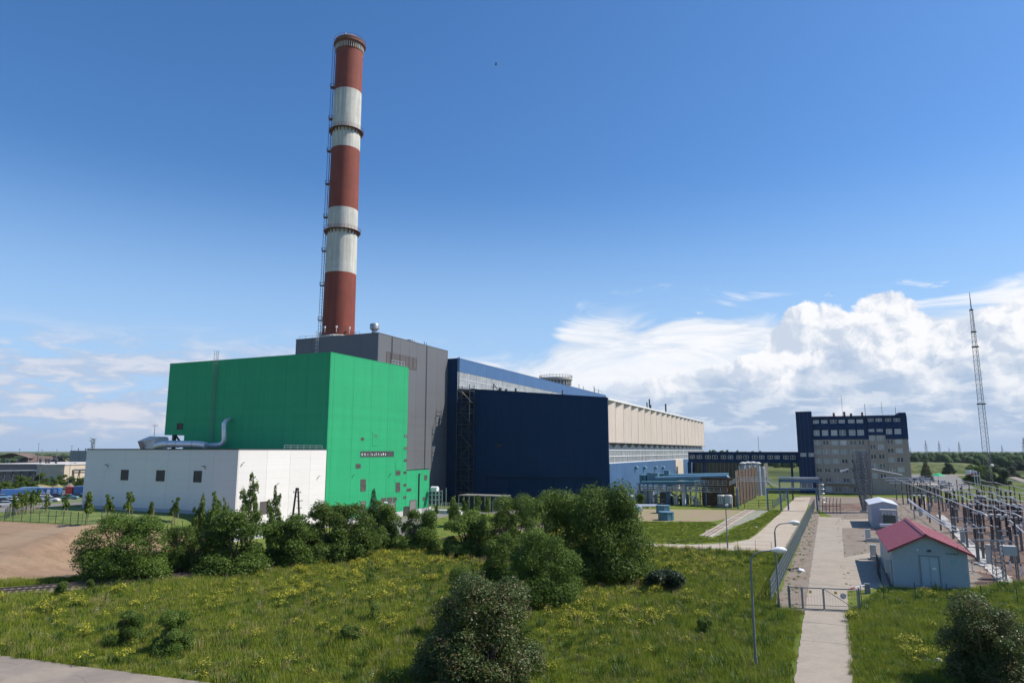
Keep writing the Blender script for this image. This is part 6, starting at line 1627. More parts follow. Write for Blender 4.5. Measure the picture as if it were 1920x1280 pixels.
# ------------------------------------------------------------------ vehicles
def car_proto():
    t = thing('parked_car', None, 'car', (0,0,0), 'parked cars')
    mb = MB(); W_ = .86
    prof = [(-2.15,.35),(-2.2,.75),(-2.05,.95),(-1.2,1.0),(1.0,1.0),(1.9,.88),(2.2,.7),(2.2,.35)]
    n = len(prof)
    vs = []
    for s, k in ((-1,1.0),(1,1.0)):
        vs += [(x, s*W_*(1.0 if .4 < z < .9 else .93), z) for x, z in prof]
    mb.add(vs, [tuple(range(n)), tuple(range(2*n-1,n-1,-1))] + [(i,n+i,n+(i+1)%n,(i+1)%n) for i in range(n)]); mb.build('body', M['paint_silver'], t)
    mb = MB(); a = [(-1.75,1.0),(-1.25,1.42),(.25,1.45),(1.05,1.0)]
    vs = [(x,s*(W_-.05 if z < 1.1 else W_-.2),z) for s in (-1,1) for x, z in a]; mb.add(vs, [(0,1,2,3),(7,6,5,4),(0,4,5,1),(1,5,6,2),(2,6,7,3)]); mb.build('cabin_glass', M['car_glass'], t)
    mb = MB(); mb.prism([(-1.28,1.42),(.28,1.452),(.15,1.51),(-1.1,1.49)],'y',-W_+.19,W_-.19); mb.build('car_roof', M['paint_silver'], t)
    wm = MB().tube([(0,-.1,0),(0,.1,0)], .32, 12).mesh('wheel', M['rubber']); rm = MB().tube([(0,-.11,0),(0,.11,0)], .19, 8).mesh('rim', M['steel'])
    for x in (-1.35,1.35):
        for y in (-.76,.76): o = inst(wm,'wheel',t,(x,y,.32)); inst(rm,'rim',o,(x,y,.32))
    for y in (-.62,.62): MB().box(2.16,2.225,y-.17,y+.17,.62,.76).build('headlight', M['lamp_white'], t); MB().box(-2.23,-2.17,y-.15,y+.15,.72,.88).build('tail_light', M['paint_red'], t)
    return t
def container(label, g, L, h, w, rz, m, group, cab=None, stripes=0):
    t = thing('lorry_trailer' if cab else 'shipping_container', label, 'lorry' if cab else 'container', (g.x,g.y,g.z), group); ORG[t.name] = (0,0,0)
    z0 = .95 if cab else .12
    MB().box(-L/2,L/2,-w/2,w/2,z0,z0+h).build('box', M[m], t)
    n = int(L/.6); 
    for s in (-1,1):
        mb = MB()
        for i in range(n): x = -L/2+L*(i+.25)/n; mb.box(x,x+L/n*.5,s*w/2,s*(w/2+.04) if s > 0 else s*w/2-.04,z0+.1,z0+h-.1)
        mb.build('corrugation', M[m], t)
    for k in range(stripes):
        mb = MB(); x = -L/2+L*(k*.31+.12); mb.add([(x,-w/2-.045,z0+.5),(x+L*.18,-w/2-.045,z0+.3),(x+L*.2,-w/2-.045,z0+h-.5),(x+L*.06,-w/2-.045,z0+h-.3)],[(0,1,2,3)]); mb.build('painted_mark', M['lamp_white' if k%2 else 'paint_lightblue'], t)
    if cab:
        MB().box(L/2+.3,L/2+2.3,-1.2,1.2,.7,3.1).build('cab', M[cab], t); MB().box(L/2+2.3,L/2+2.34,-1.05,1.05,1.8,2.8).build('windscreen', M['car_glass'], t)
        for x in (-L/2+1,-L/2+2.2,L/2+1.2):
            for y in (-1.1,1.1): MB().tube([(x,y-.14,.5),(x,y+.14,.5)], .5, 12).build('wheel', M['rubber'], t)
    t.rotation_euler.z = rz; return t
def build_vehicles():
    proto = car_proto(); first = True
    P = lambda m: {'body': M['paint_'+m], 'car_roof': M['paint_'+m]}
    L = [(6,936,'lightblue',.5,'light blue car at the left picture edge in the car park'),(8,943,'black',.5,'black car at the left edge between the blue and silver ones'),(12,950,'silver',.45,'silver car nearest the corner of the green fence'),(94,940.5,'white',.15,'white saloon beside the kerb in front of the blue containers'),(80,933,'silver',.2,'silver car half hidden by saplings before the blue container'),(108,934,'black',.25,'black car right of the white saloon'),(130,936,'teal',.2,'silver green estate car beside the young tree at the white hall corner'),(149,934,'black',.2,'dark car next to the white hall corner'),(40,936,'red',.4,'dark red car behind the sapling group'),(56,938,'grey',.4,'grey car behind the sapling group'),(26,927,'grey',.4,'grey car in front of the dark blue container'),(66,931,'blue',.3,'blue car left of the painted container'),(30,941,'white',.5,'white car between the fence corner and the red car'),(74,938.5,'silver',.15,'silver car parked just left of the white saloon'),(118,929,'white',.25,'white car in the back row right of the painted container'),(46,930,'black',.35,'black car in the back row behind the sapling group'),(4,926,'red',.5,'red car at the left edge behind the light blue car'),(88,926,'grey',.25,'grey car directly in front of the painted container')]
    for px, py, m, rz, lab in L:
        g = T(px, py); o = proto if first else copy_thing(proto, (0,0,0)); first = False
        o.location = g; o.rotation_euler.z = YAW+rz; o['label'] = lab
        for ch in o.children:
            if ch.name.split('.')[0] in ('body','car_roof'): ch.material_slots[0].link = 'OBJECT'; ch.material_slots[0].material = M['paint_'+m]
    Rr = [(1716,902,'blue','blue car parked against the office wing'),(1725,902,'lightblue','pale blue car second from the office wing'),(1734,902,'blue','dark blue car third from the office wing'),(1748,903,'black','black car left of the green parasol'),(1770,906,'silver','silver car right of the green parasol'),(1762,912,'teal','teal car below the green parasol'),(1782,911,'white','white car in the front row near the flags'),(1772,915,'grey','grey car in the front row near the flags')]
    for px, py, m, lab in Rr:
        g = G(px,py); o = copy_thing(proto, g, YAW+.9, lab, 'cars parked by the offices')
        for ch in o.children:
            if ch.name.split('.')[0] in ('body','car_roof'): ch.material_slots[0].link = 'OBJECT'; ch.material_slots[0].material = M['paint_'+m]
    gr = 'containers by the car park'; b = YAW+.12
    container('dark blue container standing left of the sapling group', T(24,934), 6, 2.6, 2.4, YAW+.6, 'paint_blue', gr)
    container('blue container with pale painted marks behind the parked cars', T(92,931), 6.1, 2.6, 2.4, b, 'paint_blue', gr, stripes=3)
    container('teal container near the corner of the white hall', T(136,930), 3.2, 2.6, 2.4, b, 'duct_teal', gr)
    container('light blue container half hidden behind the saplings', T(58,928), 6.1, 2.4, 2.4, b, 'paint_lightblue', gr)
    container('blue lorry with a red cab at the corner of the white hall', T(150,931), 3.0, 2.3, 2.4, b+math.pi, 'paint_blue', 'lorries left of the white hall', 'paint_red')
    container('dark blue lorry with a white cab beyond the bushes by the pipe trestle', T(146,897), 9, 2.9, 2.5, b, 'paint_blue', 'lorries left of the white hall', 'lamp_white')
    g = G(1760,902); t = thing('parasol', 'green parasol standing among the parked cars by the offices', 'parasol', (g.x,g.y,0))
    MB().tube([(g.x,g.y,0),(g.x,g.y,3.0)], .08, 6).build('pole', M['galv'], t); MB().lathe((g.x,g.y,2.5), [(3.1,0),(1.7,.7),(.1,1.3)], 8, cap=False).build('canopy', M['green_panel'], t)
build_vehicles()

# ------------------------------------------------------------------ the industrial yards beyond the left lawn
def build_left_background():
    def blk(name, label, pa, pb, py_base, py_top, depth, m, roof=None, rot=0.0, cat='building', hgt_=None):
        a = T(pa, py_base); D = dep(a); w = (pb-pa)/FPX*D; h = (py_base-py_top)/FPX*D*1.0
        t = thing(name, label, cat, (a.x,a.y,a.z)); t.rotation_euler.z = YAW+rot; ORG[t.name] = (0,0,0)
        MB().box(0,w,0,depth,-.5,h).build('wall', M[m], t)
        MB().box(-.3,w+.3,-.3,depth+.3,h+.002,h+.35).build('roof', M[roof or 'roof_grey'], t)
        return t, w, h
    M['brown_roof'] = mat('brown_roof', (0.16,0.11,0.09), .8, .15, .2); M['pale_roof'] = mat('pale_roof', (0.50,0.47,0.44), .8, .25, .15); M['cream'] = mat('cream', (0.52,0.43,0.34), .8, .1, .3); M['mauve'] = mat('mauve', (0.24,0.19,0.185), .8, .12, .3); M['tank_grey'] = mat('tank_grey', (0.25,0.26,0.25), .7, .1, .3)
    t, w, h = blk('flat_roofed_works', 'long low works with a pale flat roof and mauve walls on the far left', -40, 76, 905, 872, 55, 'mauve', 'pale_roof')
    for i, q in enumerate((.45,.62,.74,.93)): MB().lathe((w*q,20-i*3,h+.3), [(.5,0),(.5,1.3),(.8,1.4),(.8,1.9),(.2,2.3)], 8).build('roof_vent', M['steel_dark'], t)
    t, w, h = blk('cream_workshop', 'cream workshop with a teal door left of the white hall', 66, 114, 907, 873, 22, 'cream', 'pale_roof', .1)
    MB().box(w*.46,w*.66,-.08,-.003,0,h*.38).build('door', M['duct_teal'], t); MB().box(w*.12,w*.3,-.06,-.003,0,h*.3).build('door', M['cabinet_dark'], t); MB().box(-.05,w+.05,-.12,-.001,h*.62,h*.68).build('cornice', M['cream'], t)
    t, w, h = blk('grey_tank_house', 'grey windowless block with roof pipes just left of the white hall', 129, 176, 874, 846, 20, 'tank_grey', 'tank_grey')
    MB().box(w*.36,w*.37,-.05,-.001,0,h).build('joint_strip', M['trim_dark'], t)
    for q in (.2,.48,.6): MB().lathe((w*q,4,h+.3), [(.35,0),(.35,1.6),(.6,1.7),(.2,2.2)], 8).build('roof_vent', M['steel_dark'], t)
    t, w, h = blk('brown_roofed_house', 'long house under a brown hipped roof near the left horizon', 27, 101, 870, 863.5, 20, 'mauve', 'brown_roof')
    p = MB(); p.add([(-1,-1,h+.36),(w+1,-1,h+.36),(w+1,21,h+.36),(-1,21,h+.36),(6,10,h+6.5),(w-3,10,h+5.0)], [(0,1,5,4),(1,2,5),(2,3,4,5),(3,0,4)]); p.build('hip_roof', M['brown_roof'], t)
    t, w, h = blk('brick_outbuilding', 'low red brown brick outbuilding beside the grey block', 122, 170, 882, 874, 12, 'rust_steel', 'pale_roof')
    # open roof truss hall
    a = T(-12,866); D = dep(a); w = 66/FPX*D; t = thing('open_truss_hall', 'open sided hall with a low arched truss roof on the left horizon', 'building', (a.x,a.y,a.z)); t.rotation_euler.z = YAW; ORG[t.name] = (0,0,0)
    h0 = 14/FPX*D; h1 = 23/FPX*D; mb = MB(); n = 12
    for y in (0, 18):
        for i in range(n): f = lambda k: h0+(h1-h0)*(1-abs(k/n*2-1)**1.3); mb.bar((w*i/n,y,f(i)),(w*(i+1)/n,y,f(i+1)),.5); mb.bar((w*i/n,y,h0),(w*(i+1)/n,y,f(i+1) if i%2 else h0),.25); mb.bar((w*i/n,y,h0),(w*(i+1)/n,y,h0),.3)
    mb.build('truss', M['steel_dark'], t)
    mb = MB()
    for i in range(n): mb.quad((w*i/n,-1,f(i)+.3),(w*(i+1)/n,-1,f(i+1)+.3),(w*(i+1)/n,19,f(i+1)+.3),(w*i/n,19,f(i)+.3))
    mb.build('roof', M['brown_roof'], t)
    for q in lin(1,w-1,3):
        for y in (0,18): MB().bar((q,y,-1),(q,y,h0),.6).build('leg', M['steel'], t)
    t = thing('flat_canopy', 'dark flat canopy on posts on the left horizon beside the grey block', 'canopy', tuple(T(97,868))); a = T(97,868); D = dep(a); w = 34/FPX*D; h = 15/FPX*D; t.rotation_euler.z = YAW; ORG[t.name] = (0,0,0)
    MB().box(0,w,0,14,h,h+1.6).build('roof', M['brown_roof'], t)
    for q in lin(.8,w-.8,3): MB().bar((q,1,-1),(q,1,h),.5).build('leg', M['steel_dark'], t)
    # pipe trestle
    a = T(-30,908); b = T(160,905); t = thing('pipe_trestle', 'rusty pipe trestle carrying pipes across the left yard', 'pipe trestle', (a.x,a.y,a.z)); d = b-a; n = 12
    D = dep(a); za = a.z+24/FPX*D; zb = b.z+24/FPX*dep(b)
    for o, z, r, mm in ((0,0,.32,'galv'),(.8,.1,.26,'rust_steel'),(1.5,0,.3,'pale_roof'),(.3,-1.2,.22,'steel_dark'),(1.2,-1.2,.26,'rust_steel')):
        MB().tube([(a.x,a.y+o,za+z),((a.x+b.x)/2,(a.y+b.y)/2+o,(za+zb)/2+z),(b.x,b.y+o,zb+z)], r, 6).build('pipe', M[mm], t)
    for i in range(n+1):
        p = a+d*(i/n); zt = za+(zb-za)*i/n-.3; mb = MB()
        for s in (-.9,.9): mb.bar((p.x+s*.8,p.y,p.z-.5),(p.x+s*.3,p.y+.6,zt),.22)
        mb.bar((p.x-.6,p.y,p.z+1.2),(p.x+.6,p.y,p.z+1.2),.14); mb.bar((p.x-.5,p.y+.3,zt-1.5),(p.x+.5,p.y+.3,zt-1.5),.16); mb.build('trestle_leg', M['steel_dark'], t)
        if i < n:
            q = a+d*((i+1)/n); MB().bar((p.x,p.y+.7,zt),(q.x,q.y+.7,zt),.25,.35).build('beam', M['rust_steel'], t)
    # gravel heaps
    for px, py, w, h, lab in ((108,917,26,9,'greyer gravel heap behind the blue containers'),(130,918,26,12,'pinkish gravel heap left of the lamp post by the white hall'),(75,914,40,6,'long low gravel heap beyond the light blue container')):
        g = T(px,py); D = dep(g); r_ = w/2/FPX*D; hh = h/FPX*D; rr = random.Random(px); mb = MB(); pr = [(r_,-.3),(r_*.8,hh*.25),(r_*.45,hh*.65),(r_*.12,hh*.97),(.02,hh)]
        mb.lathe(g, pr, 18); mb.v = [(x+rr.uniform(-.15,.15),y+rr.uniform(-.15,.15),z+rr.uniform(-.12,.12)) for x,y,z in mb.v]
        tag(mb.build('gravel_heap', M['bare'] if w != 26 or px == 108 else M['yard_gravel'], smooth=True), lab, 'gravel heap', 'gravel heaps')
    # lamp posts, floodlight tower, thin masts
    for px, top, base, arm, lab in ((127.5,868,912,1.6,'tall street lamp left of the white hall with a long arm'),(72,870,912,.2,'thin street lamp post in front of the cream workshop'),(61,882,912,.2,'thin short street lamp post left of the cream workshop door'),(92,935,942,.1,'thin low lamp post beside the white saloon')):
        if base > 930: continue
        g = T(px, base); street_lamp(g, zat(g,px,top), arm, lab, 'street lamps beyond the lawn', 1.0)
    g = T(170,880); t = thing('floodlight_tower', 'lattice floodlight tower standing behind the left end of the white hall', 'floodlight tower', tuple(g)); D = dep(g); zt = zat(g,170,822); zb_ = g.z
    mb = MB(); lattice(mb,(g.x,g.y,zb_),(g.x,g.y,zt),2.2,1.4,10,.24,.15,4,.3); mb.build('frame', M['lattice_grey'], t)
    mb = MB()
    for z in (zt,zt-2.2): mb.box(g.x-1.9,g.x+1.9,g.y-1.2,g.y+1.2,z-.1,z+.05)
    mb.build('deck', M['steel_dark'], t)
    for i in range(4):
        for z in (zt+.5,zt-1.6): MB().tube([(g.x-1.5+i,g.y-1.2,z),(g.x-1.5+i,g.y-1.7,z-.1)], [.25,.4], 8).build('floodlight', M['lamp_white'], t)
    for px, top, base, lab in ((70,831,862,'thin tall mast on the left horizon'),(77,843,862,'short thin mast beside the tall one on the left horizon'),(105,842,862,'twin topped short mast on the left horizon'),(132,835,866,'thin mast beside the grey block'),(35,841,862,'thin mast above the open truss hall')):
        g = T(px, base); z = zat(g,px,top); t = thing('thin_mast', lab, 'mast', tuple(g), 'thin masts on the left horizon')
        MB().tube([g, (g.x,g.y,z)], [.32,.16], 6).build('pole', M['lattice_grey'], t); MB().box(g.x-1.0,g.x+1.0,g.y-.2,g.y+.2,z-.5,z-.2).build('head', M['lattice_grey'], t)
    # timber A pole before the white wall
    g = T(552,1026); z = zat(g,553,914); t = thing('utility_pole', 'dark timber A shaped utility pole in front of the white wall', 'utility pole', tuple(g)); s = Vector((math.cos(YAW),math.sin(YAW),0))
    top = Vector((g.x,g.y,z))
    for k in (-1,1): MB().tube([g+s*(k*.85), top+s*(k*.12)], [.17,.13], 8).build('leg', M['wood_dark'], t)
    mb = MB()
    for u, w_ in ((.25,.75),(.55,.45),(.85,.25)): q = g+(top-g)*u; mb.bar(q-s*w_,q+s*w_,.12)
    q = g+(top-g)*.92; mb.bar(q-s*.55,q+s*.6,.09); q = g+(top-g)*.78; mb.bar(q,q+s*.9,.07); q = g+(top-g)*.66; mb.bar(q,q+s*.8,.07); mb.build('cross_arm', M['wood_dark'], t)
    for dx, u in ((-.5,.92),(.55,.92),(.85,.78),(.75,.66)): q = g+(top-g)*u+s*dx; MB().lathe(q, [(.07,0),(.09,.1),(.05,.22)], 6).build('insulator', M['lamp_white'], t)
    # a gull high above
    d = ray(930,121); k = 140/dep(d); p = Vector((0,0,CAM_H))+d*k; t = thing('bird', 'small dark bird gliding high in the blue sky', 'bird', tuple(p)); c = Vector((math.cos(YAW),math.sin(YAW),0)); f = Vector((-c.y,c.x,0)); U = Vector((0,0,1))
    mb = MB(); body = [p-c*.32, p-c*.2, p, p+c*.2, p+c*.3]; mb.tube(body, [.02,.07,.09,.06,.02], 8)
    for s in (-1,1):
        w = [p+c*.1, p-c*.14, p+f*(s*.35)+U*.16-c*.12+c*.06, p+f*(s*.35)+U*.16+c*.16, p+f*(s*.8)+U*.08-c*.15, p+f*(s*.8)+U*.08-c*.06]
        w2 = [q+U*.025 for q in w]; mb.add(w+w2, [(0,1,2,3),(3,2,4,5),(9,8,7,6),(11,10,8,9),(1,7,8,2),(0,3,9,6),(2,8,10,4),(3,5,11,9),(4,10,11,5)])
    mb.build('body', M['steel_dark'], t, smooth='auto')
build_left_background()
# ------------------------------------------------------------------ trees, bushes, meadow
import numpy as np
def leaf_cloud(seed, n, size, kind='round', lobes=26, aspect=1.0):
    """leaf quads on the shells of many lobes inside a crown one unit wide and one unit tall (base at 0)"""
    r = np.random.RandomState(seed); L = []
    for i in range(lobes):
        if kind == 'round':
            u = r.rand()**1.15; z = .07+.80*u
            if i % 3 == 0: z = r.uniform(.05,.24)
            R_ = .37*math.sqrt(max(.04, 1-(max(0,z-.33)/.62)**2)); a = r.rand()*6.283; q = R_*(math.sqrt(r.rand()) if i % 3 else r.uniform(.75,1))*(1+.12*math.sin(a*2+seed)+.08*math.sin(a*3+seed*2))
            L.append((q*math.cos(a), q*math.sin(a), z, r.uniform(.075,.19)))
        elif kind == 'tall':
            s = i % 3; z = .08+(.86,.66,.74)[s]*(i/lobes); R_ = .22*(1-z)**.6+.03; a = i*2.4; q = R_*r.rand(); ox, oy = ((0,0),(.17,.05),(-.14,.10))[s]
            L.append((q*math.cos(a)+ox, q*math.sin(a)+oy, z, (.045+.10*(1-z)**.8)*r.uniform(.6,1.25)))
        elif kind == 'cone':
            z = .06+.88*(i/lobes); R_ = .42*(1-z)**.9; a = i*2.4; q = R_*.75
            L.append((q*math.cos(a), q*math.sin(a), z, .04+.12*(1-z)))
        elif kind == 'low':
            z = .15+.55*r.rand(); R_ = .40*(1-z*.55); a = r.rand()*6.283; q = R_*math.sqrt(r.rand())
            L.append((q*math.cos(a), q*math.sin(a), z, r.uniform(.10,.20)))
    L = np.array(L); w = L[:,3]**2; w /= w.sum(); idx = r.choice(len(L), n, p=w)
    d = r.randn(n,3); d /= np.linalg.norm(d,axis=1)[:,None]
    d[:,2] = np.where(d[:,2] < -.5, -d[:,2]*.7, d[:,2]); rad = L[idx,3]*(1-.45*r.rand(n)**2.2)
    lump = 1+.16*np.sin(d[:,0]*9+idx)*np.sin(d[:,1]*8+idx*2)*np.sin(d[:,2]*9)
    c = L[idx,:3]+d*(rad*lump)[:,None]*np.array([1,1,1.05])
    sp = r.rand(n) < .05; c[sp] += d[sp]*.035
    ns = max(5, n//2600); k0 = n-ns*22                                    # young shoots standing out of the crown
    if kind in ('round','tall','low'):
        for i in range(ns):
            j = r.randint(0, k0); st = c[j].copy(); st[2] = max(st[2], .25); dr = d[j]*.5+np.array([0,0,.75])+r.randn(3)*.25; dr /= np.linalg.norm(dr); ln = r.uniform(.05,.13)
            for q in range(22): c[k0+i*22+q] = st+dr*ln*(q/21.)+r.randn(3)*.007
    c[:,2] = np.maximum(c[:,2], .015+.05*r.rand(n))
    nrm = d*.75+r.randn(n,3)*.55+np.array([0,0,.25]); nrm /= np.linalg.norm(nrm,axis=1)[:,None]
    t = r.randn(n,3); t -= nrm*(t*nrm).sum(1)[:,None]; t /= np.linalg.norm(t,axis=1)[:,None]; b = np.cross(nrm,t)
    s = size*(.55+.75*r.rand(n)); t *= s[:,None]; b *= (s*.62)[:,None]; bend = nrm*(s*.22)[:,None]
    V = np.stack([c-t, c+b-bend, c+t, c-b-bend], 1).reshape(-1,3)
    return V
def cloud_mesh(name, V, m):
    n = len(V)//4; me = bpy.data.meshes.new(name)
    me.vertices.add(len(V)); me.vertices.foreach_set('co', V.astype(np.float32).ravel())
    me.loops.add(n*4); me.loops.foreach_set('vertex_index', np.arange(n*4, dtype=np.int32))
    me.polygons.add(n); me.polygons.foreach_set('loop_start', np.arange(0,n*4,4,dtype=np.int32))
    me.materials.append(m); me.update(calc_edges=True); return me
def limbs(seed, kind):
    r = random.Random(seed); mb = MB(); 
    if kind in ('tall','cone'):
        mb.tube([(0,0,-.03),(.01,0,.4),(0,.01,.93)], [.022,.014,.003], 6)
        for i in range(14): z = .12+.055*i; a = i*2.4; l = .26*(1-z); mb.tube([(0,0,z),(l*math.cos(a),l*math.sin(a),z+l*.6)], [.007,.002], 4)
    else:
        for i in range(7):
            a = i*.9+r.random(); s = .04; q = r.uniform(.12,.30); h = r.uniform(.5,.85)
            mb.tube([(s*math.cos(a),s*math.sin(a),-.03),(q*.5*math.cos(a),q*.5*math.sin(a),h*.45),(q*math.cos(a+.2),q*math.sin(a+.2),h)], [.018,.012,.003], 5)
            for k in range(3): b = a+r.uniform(-1,1); zz = h*(.4+.18*k); mb.tube([(q*.5*math.cos(a),q*.5*math.sin(a),zz),(q*.5*math.cos(a)+.13*math.cos(b),q*.5*math.sin(a)+.13*math.sin(b),zz+.12)], [.006,.002], 4)
    return mb.mesh('trunk', M['bark'])
CR = {}
def crown(key):
    if key not in CR:
        kind, mt, var = key.split('/'); v = int(var)
        spec = {'round':(36000,.0145,40),'big':(62000,.0105,64),'tall':(8000,.020,34),'cone':(6500,.017,60),'low':(8000,.026,16),'fine':(70000,.0098,70),'thin':(700,.03,16),'sap':(1100,.05,12)}[kind]
        k = {'big':'round','fine':'round','thin':'tall','sap':'tall'}.get(kind, kind)
        CR[key] = (cloud_mesh('crown', leaf_cloud(v*17+len(kind), spec[0], spec[1], k, spec[2]), M[mt]), limbs(v*5+1, k))
    return CR[key]
def plant(name, label, cat, g, w, h, key, group=None, rz=None, lean=0):
    t = thing(name, label, cat, (g[0],g[1],g[2]), group)
    c, l = crown(key); r = random.Random(label); rz = r.uniform(0,6.28) if rz is None else rz
    for me, nm in ((l,'trunk'),(c,'crown')):
        o = bpy.data.objects.new(nm, me); COL.objects.link(o); o.parent = t; o.scale = (w*.97,w*.97,h*1.0); o.rotation_euler.z = rz
    return t
def bush(px, py, wpx, hpx, key, label, name='bush', cat='bush', back=0.0, group='bushes at the edge of the meadow', z=None):
    g = T(px,py); g = g + Vector((g.x,g.y,0)).normalized()*back; g.z = hgt(g.x,g.y)
    D = dep(g); return plant(name, label, cat, (g.x,g.y,g.z-.05), wpx/FPX*D, hpx/FPX*D*1.0, key, group)
bush(232,1092,170,120,'big/leaf_a/1','broad round dark green bush at the left, standing before the bare earth',back=2)
bush(336,1078,84,84,'round/leaf_b/2','smaller lighter bush just right of the broad left bush',back=2)
bush(392,1065,76,140,'tall/leaf_b/3','slim light green young poplar rising left of the white hall corner','poplar_tree','tree',back=1)
bush(437,1082,160,108,'round/leaf_a/4','dark dense bush below the slim poplars before the white hall corner',back=3)
bush(370,1040,52,112,'tall/leaf_b/8','narrow poplar shoot left of the slim poplar','poplar_tree','tree',back=1)
bush(414,1040,40,105,'tall/leaf_b/9','thin poplar shoot between two taller ones','poplar_tree','tree',back=1)
bush(463,1030,60,132,'tall/leaf_b/5','tallest pale poplar against the sunlit white wall','poplar_tree','tree',back=4)
bush(508,1045,54,128,'tall/leaf_a/6','pointed poplar left of the timber pole','poplar_tree','tree',back=3)
bush(540,1070,120,96,'round/leaf_a/7','dense dark bush below the timber utility pole',back=3)
bush(600,1062,110,106,'round/leaf_b/4','light topped bush right of the timber utility pole',back=3)
bush(655,1058,120,104,'round/leaf_a/2','dark bush below the corner of white and green walls',back=3)
bush(712,1034,92,92,'round/leaf_a/1','dark bush in front of the grey doors of the green hall',back=2)
bush(698,1010,42,92,'cone/leaf_d/1','small dark spruce top rising against the green wall','spruce_tree','tree',back=1)
bush(786,1038,92,80,'round/leaf_a/6','separate dark round bush below the green annex',back=2)
bush(849,990,42,54,'tall/leaf_b/3','small pointed sapling bush between the annex and the shelter',back=2)
bush(881,1047,120,82,'round/leaf_b/7','wide low bush left of the grey green willow clump',back=3)
bush(964,1056,120,112,'big/leaf_b/3','grey green willow bush left of the tallest bush',back=4)
bush(1044,1094,172,152,'big/leaf_b/5','tall bright topped bush in the middle of the clump',back=5)
bush(1140,1102,176,170,'big/leaf_a/6','largest bush, rightmost of the central clump',back=4)
bush(1022,1144,148,132,'big/leaf_a/2','dark rounded bush nearest the camera in the central clump',back=2)
bush(938,1118,84,96,'round/leaf_a/3','dark bush filling the gap left of the nearest central bush',back=3)
bush(905,1312,232,180,'fine/leaf_c/1','huge foreground bush with reddish tints and glinting leaves',back=3)
bush(872,1218,104,122,'fine/leaf_a/4','green pointed bush rising behind the reddish foreground bush',back=3)
bush(958,1282,98,118,'fine/leaf_a/2','green shoulder bush right of the reddish foreground bush',back=3)
bush(1249,1112,92,50,'low/leaf_d/1','low dark juniper like shrub alone in the right meadow',back=.6)
bush(238,1213,72,60,'round/leaf_a/5','small dark bush in the left meadow, left of two',back=.6)
bush(322,1230,86,72,'round/leaf_a/3','loose small bush in the left meadow, right of two',back=.6)
bush(1868,1318,186,158,'fine/leaf_c/2','foreground bush with pale glinting leaves at the right edge',back=3)
bush(118,1117,32,30,'low/leaf_b/2','little bush on the railway bank at the left',back=.4)
bush(167,1108,22,24,'low/leaf_a/2','tiny reddish bush beside the railway left of the broad bush',back=.4)
bush(691,1098,34,50,'thin/leaf_b/1','silvery thin sapling among the yellow flowers','sapling','sapling')
bush(698,1168,52,58,'thin/leaf_b/2','sparse low willow sapling in the middle of the meadow','sapling','sapling')
bush(655,1205,52,40,'low/leaf_b/1','faint grey leafy weed shrub left of the foreground bush','weed_shrub','shrub')
bush(1320,1190,40,40,'low/leaf_b/1','small grey leafy weed shrub in the right meadow','weed_shrub','shrub')
bush(1202,947,24,26,'low/leaf_b/2','light green bush at the foot of the pipe rack by the blue wall',group='bushes in the works')
# young staked trees
SAPL = [(160,984,66,'young staked tree at the corner of the white hall'),(201,976,52,'first young staked tree along the white wall from the left'),(241,978,58,'second young staked tree along the white wall from the left'),(283,980,42,'third and smallest staked tree along the white wall'),(327,984,54,'fourth young staked tree along the white wall'),(120,967,42,'young staked tree on the lawn left of the white hall'),(84,962,38,'staked tree right of the sapling group before the cars'),(24,968,44,'leftmost tree of the sapling group before the parked cars'),(36,966,46,'second tree of the sapling group before the parked cars'),(47,964,48,'third tree of the sapling group before the parked cars'),(57,962,46,'fourth tree of the sapling group before the parked cars'),(67,960,44,'rightmost tree of the sapling group before the parked cars'),(848,985,58,'tallest young tree before the dark blue front'),(871,978,46,'short young tree second from the annex before the dark front'),(896,976,50,'third young tree before the dark blue front'),(916,976,48,'fourth young tree before the dark blue front'),(818,978,36,'thin bare young tree beside the gas skid')]
stk = MB()
for a in (0,2.1,4.2): stk.tube([(.42*math.cos(a),.42*math.sin(a),-.1),(.40*math.cos(a),.40*math.sin(a),1.9)], .045, 5)
stm = stk.mesh('stake', M['stake'])
for i, (px, py, h, lab) in enumerate(SAPL):
    g = T(px,py); H_ = h/FPX*dep(g); t = thing('young_tree', lab, 'young tree', tuple(g), 'young staked trees')
    c, _ = crown('sap/leaf_b/%d' % (1+i%3))
    tr = bpy.data.objects.new('trunk', MB().tube([(0,0,-.1),(.03,0,H_*.5),(0,.02,H_*.93)], [.05,.035,.01], 5).mesh('trunk', M['bark'])); COL.objects.link(tr); tr.parent = t
    o = bpy.data.objects.new('crown', c); COL.objects.link(o); o.parent = t; o.location.z = H_*.30; o.scale = (H_*.58,H_*.58,H_*.74); o.rotation_euler.z = i
    if i < 12: s = bpy.data.objects.new('stake', stm); COL.objects.link(s); s.parent = t; s.rotation_euler.z = i*.7
# trees around the offices and in the far fields
FT = [(1738,901,30,40,'cone/leaf_d/1','dark spruce right of the office block','spruce_tree'),(1779,889,24,22,'round/leaf_d/2','round tree on the slope between spruce and flags','tree'),(1816,880,18,22,'round/leaf_d/4','small dark tree behind the flags','tree'),(1828,908,44,38,'round/leaf_a/1','large dark tree left behind the three flags','tree'),(1850,908,40,36,'round/leaf_a/2','dark tree behind the three flags at the mast foot','tree'),(1876,909,36,30,'round/leaf_d/3','dark tree right of the mast foot','tree'),(1895,893,34,18,'round/leaf_d/4','low tree group tree near the right edge','tree'),(1845,887,30,14,'round/leaf_b/2','pale bushy tree behind the flag trees','tree'),(1864,884,26,16,'round/leaf_d/2','bushy tree behind the mast','tree'),(1910,882,30,18,'round/leaf_d/3','bushy tree at the right edge before the far wood','tree'),(1800,876,22,14,'round/leaf_d/2','dark tree at the end of the grassy mound','tree')]
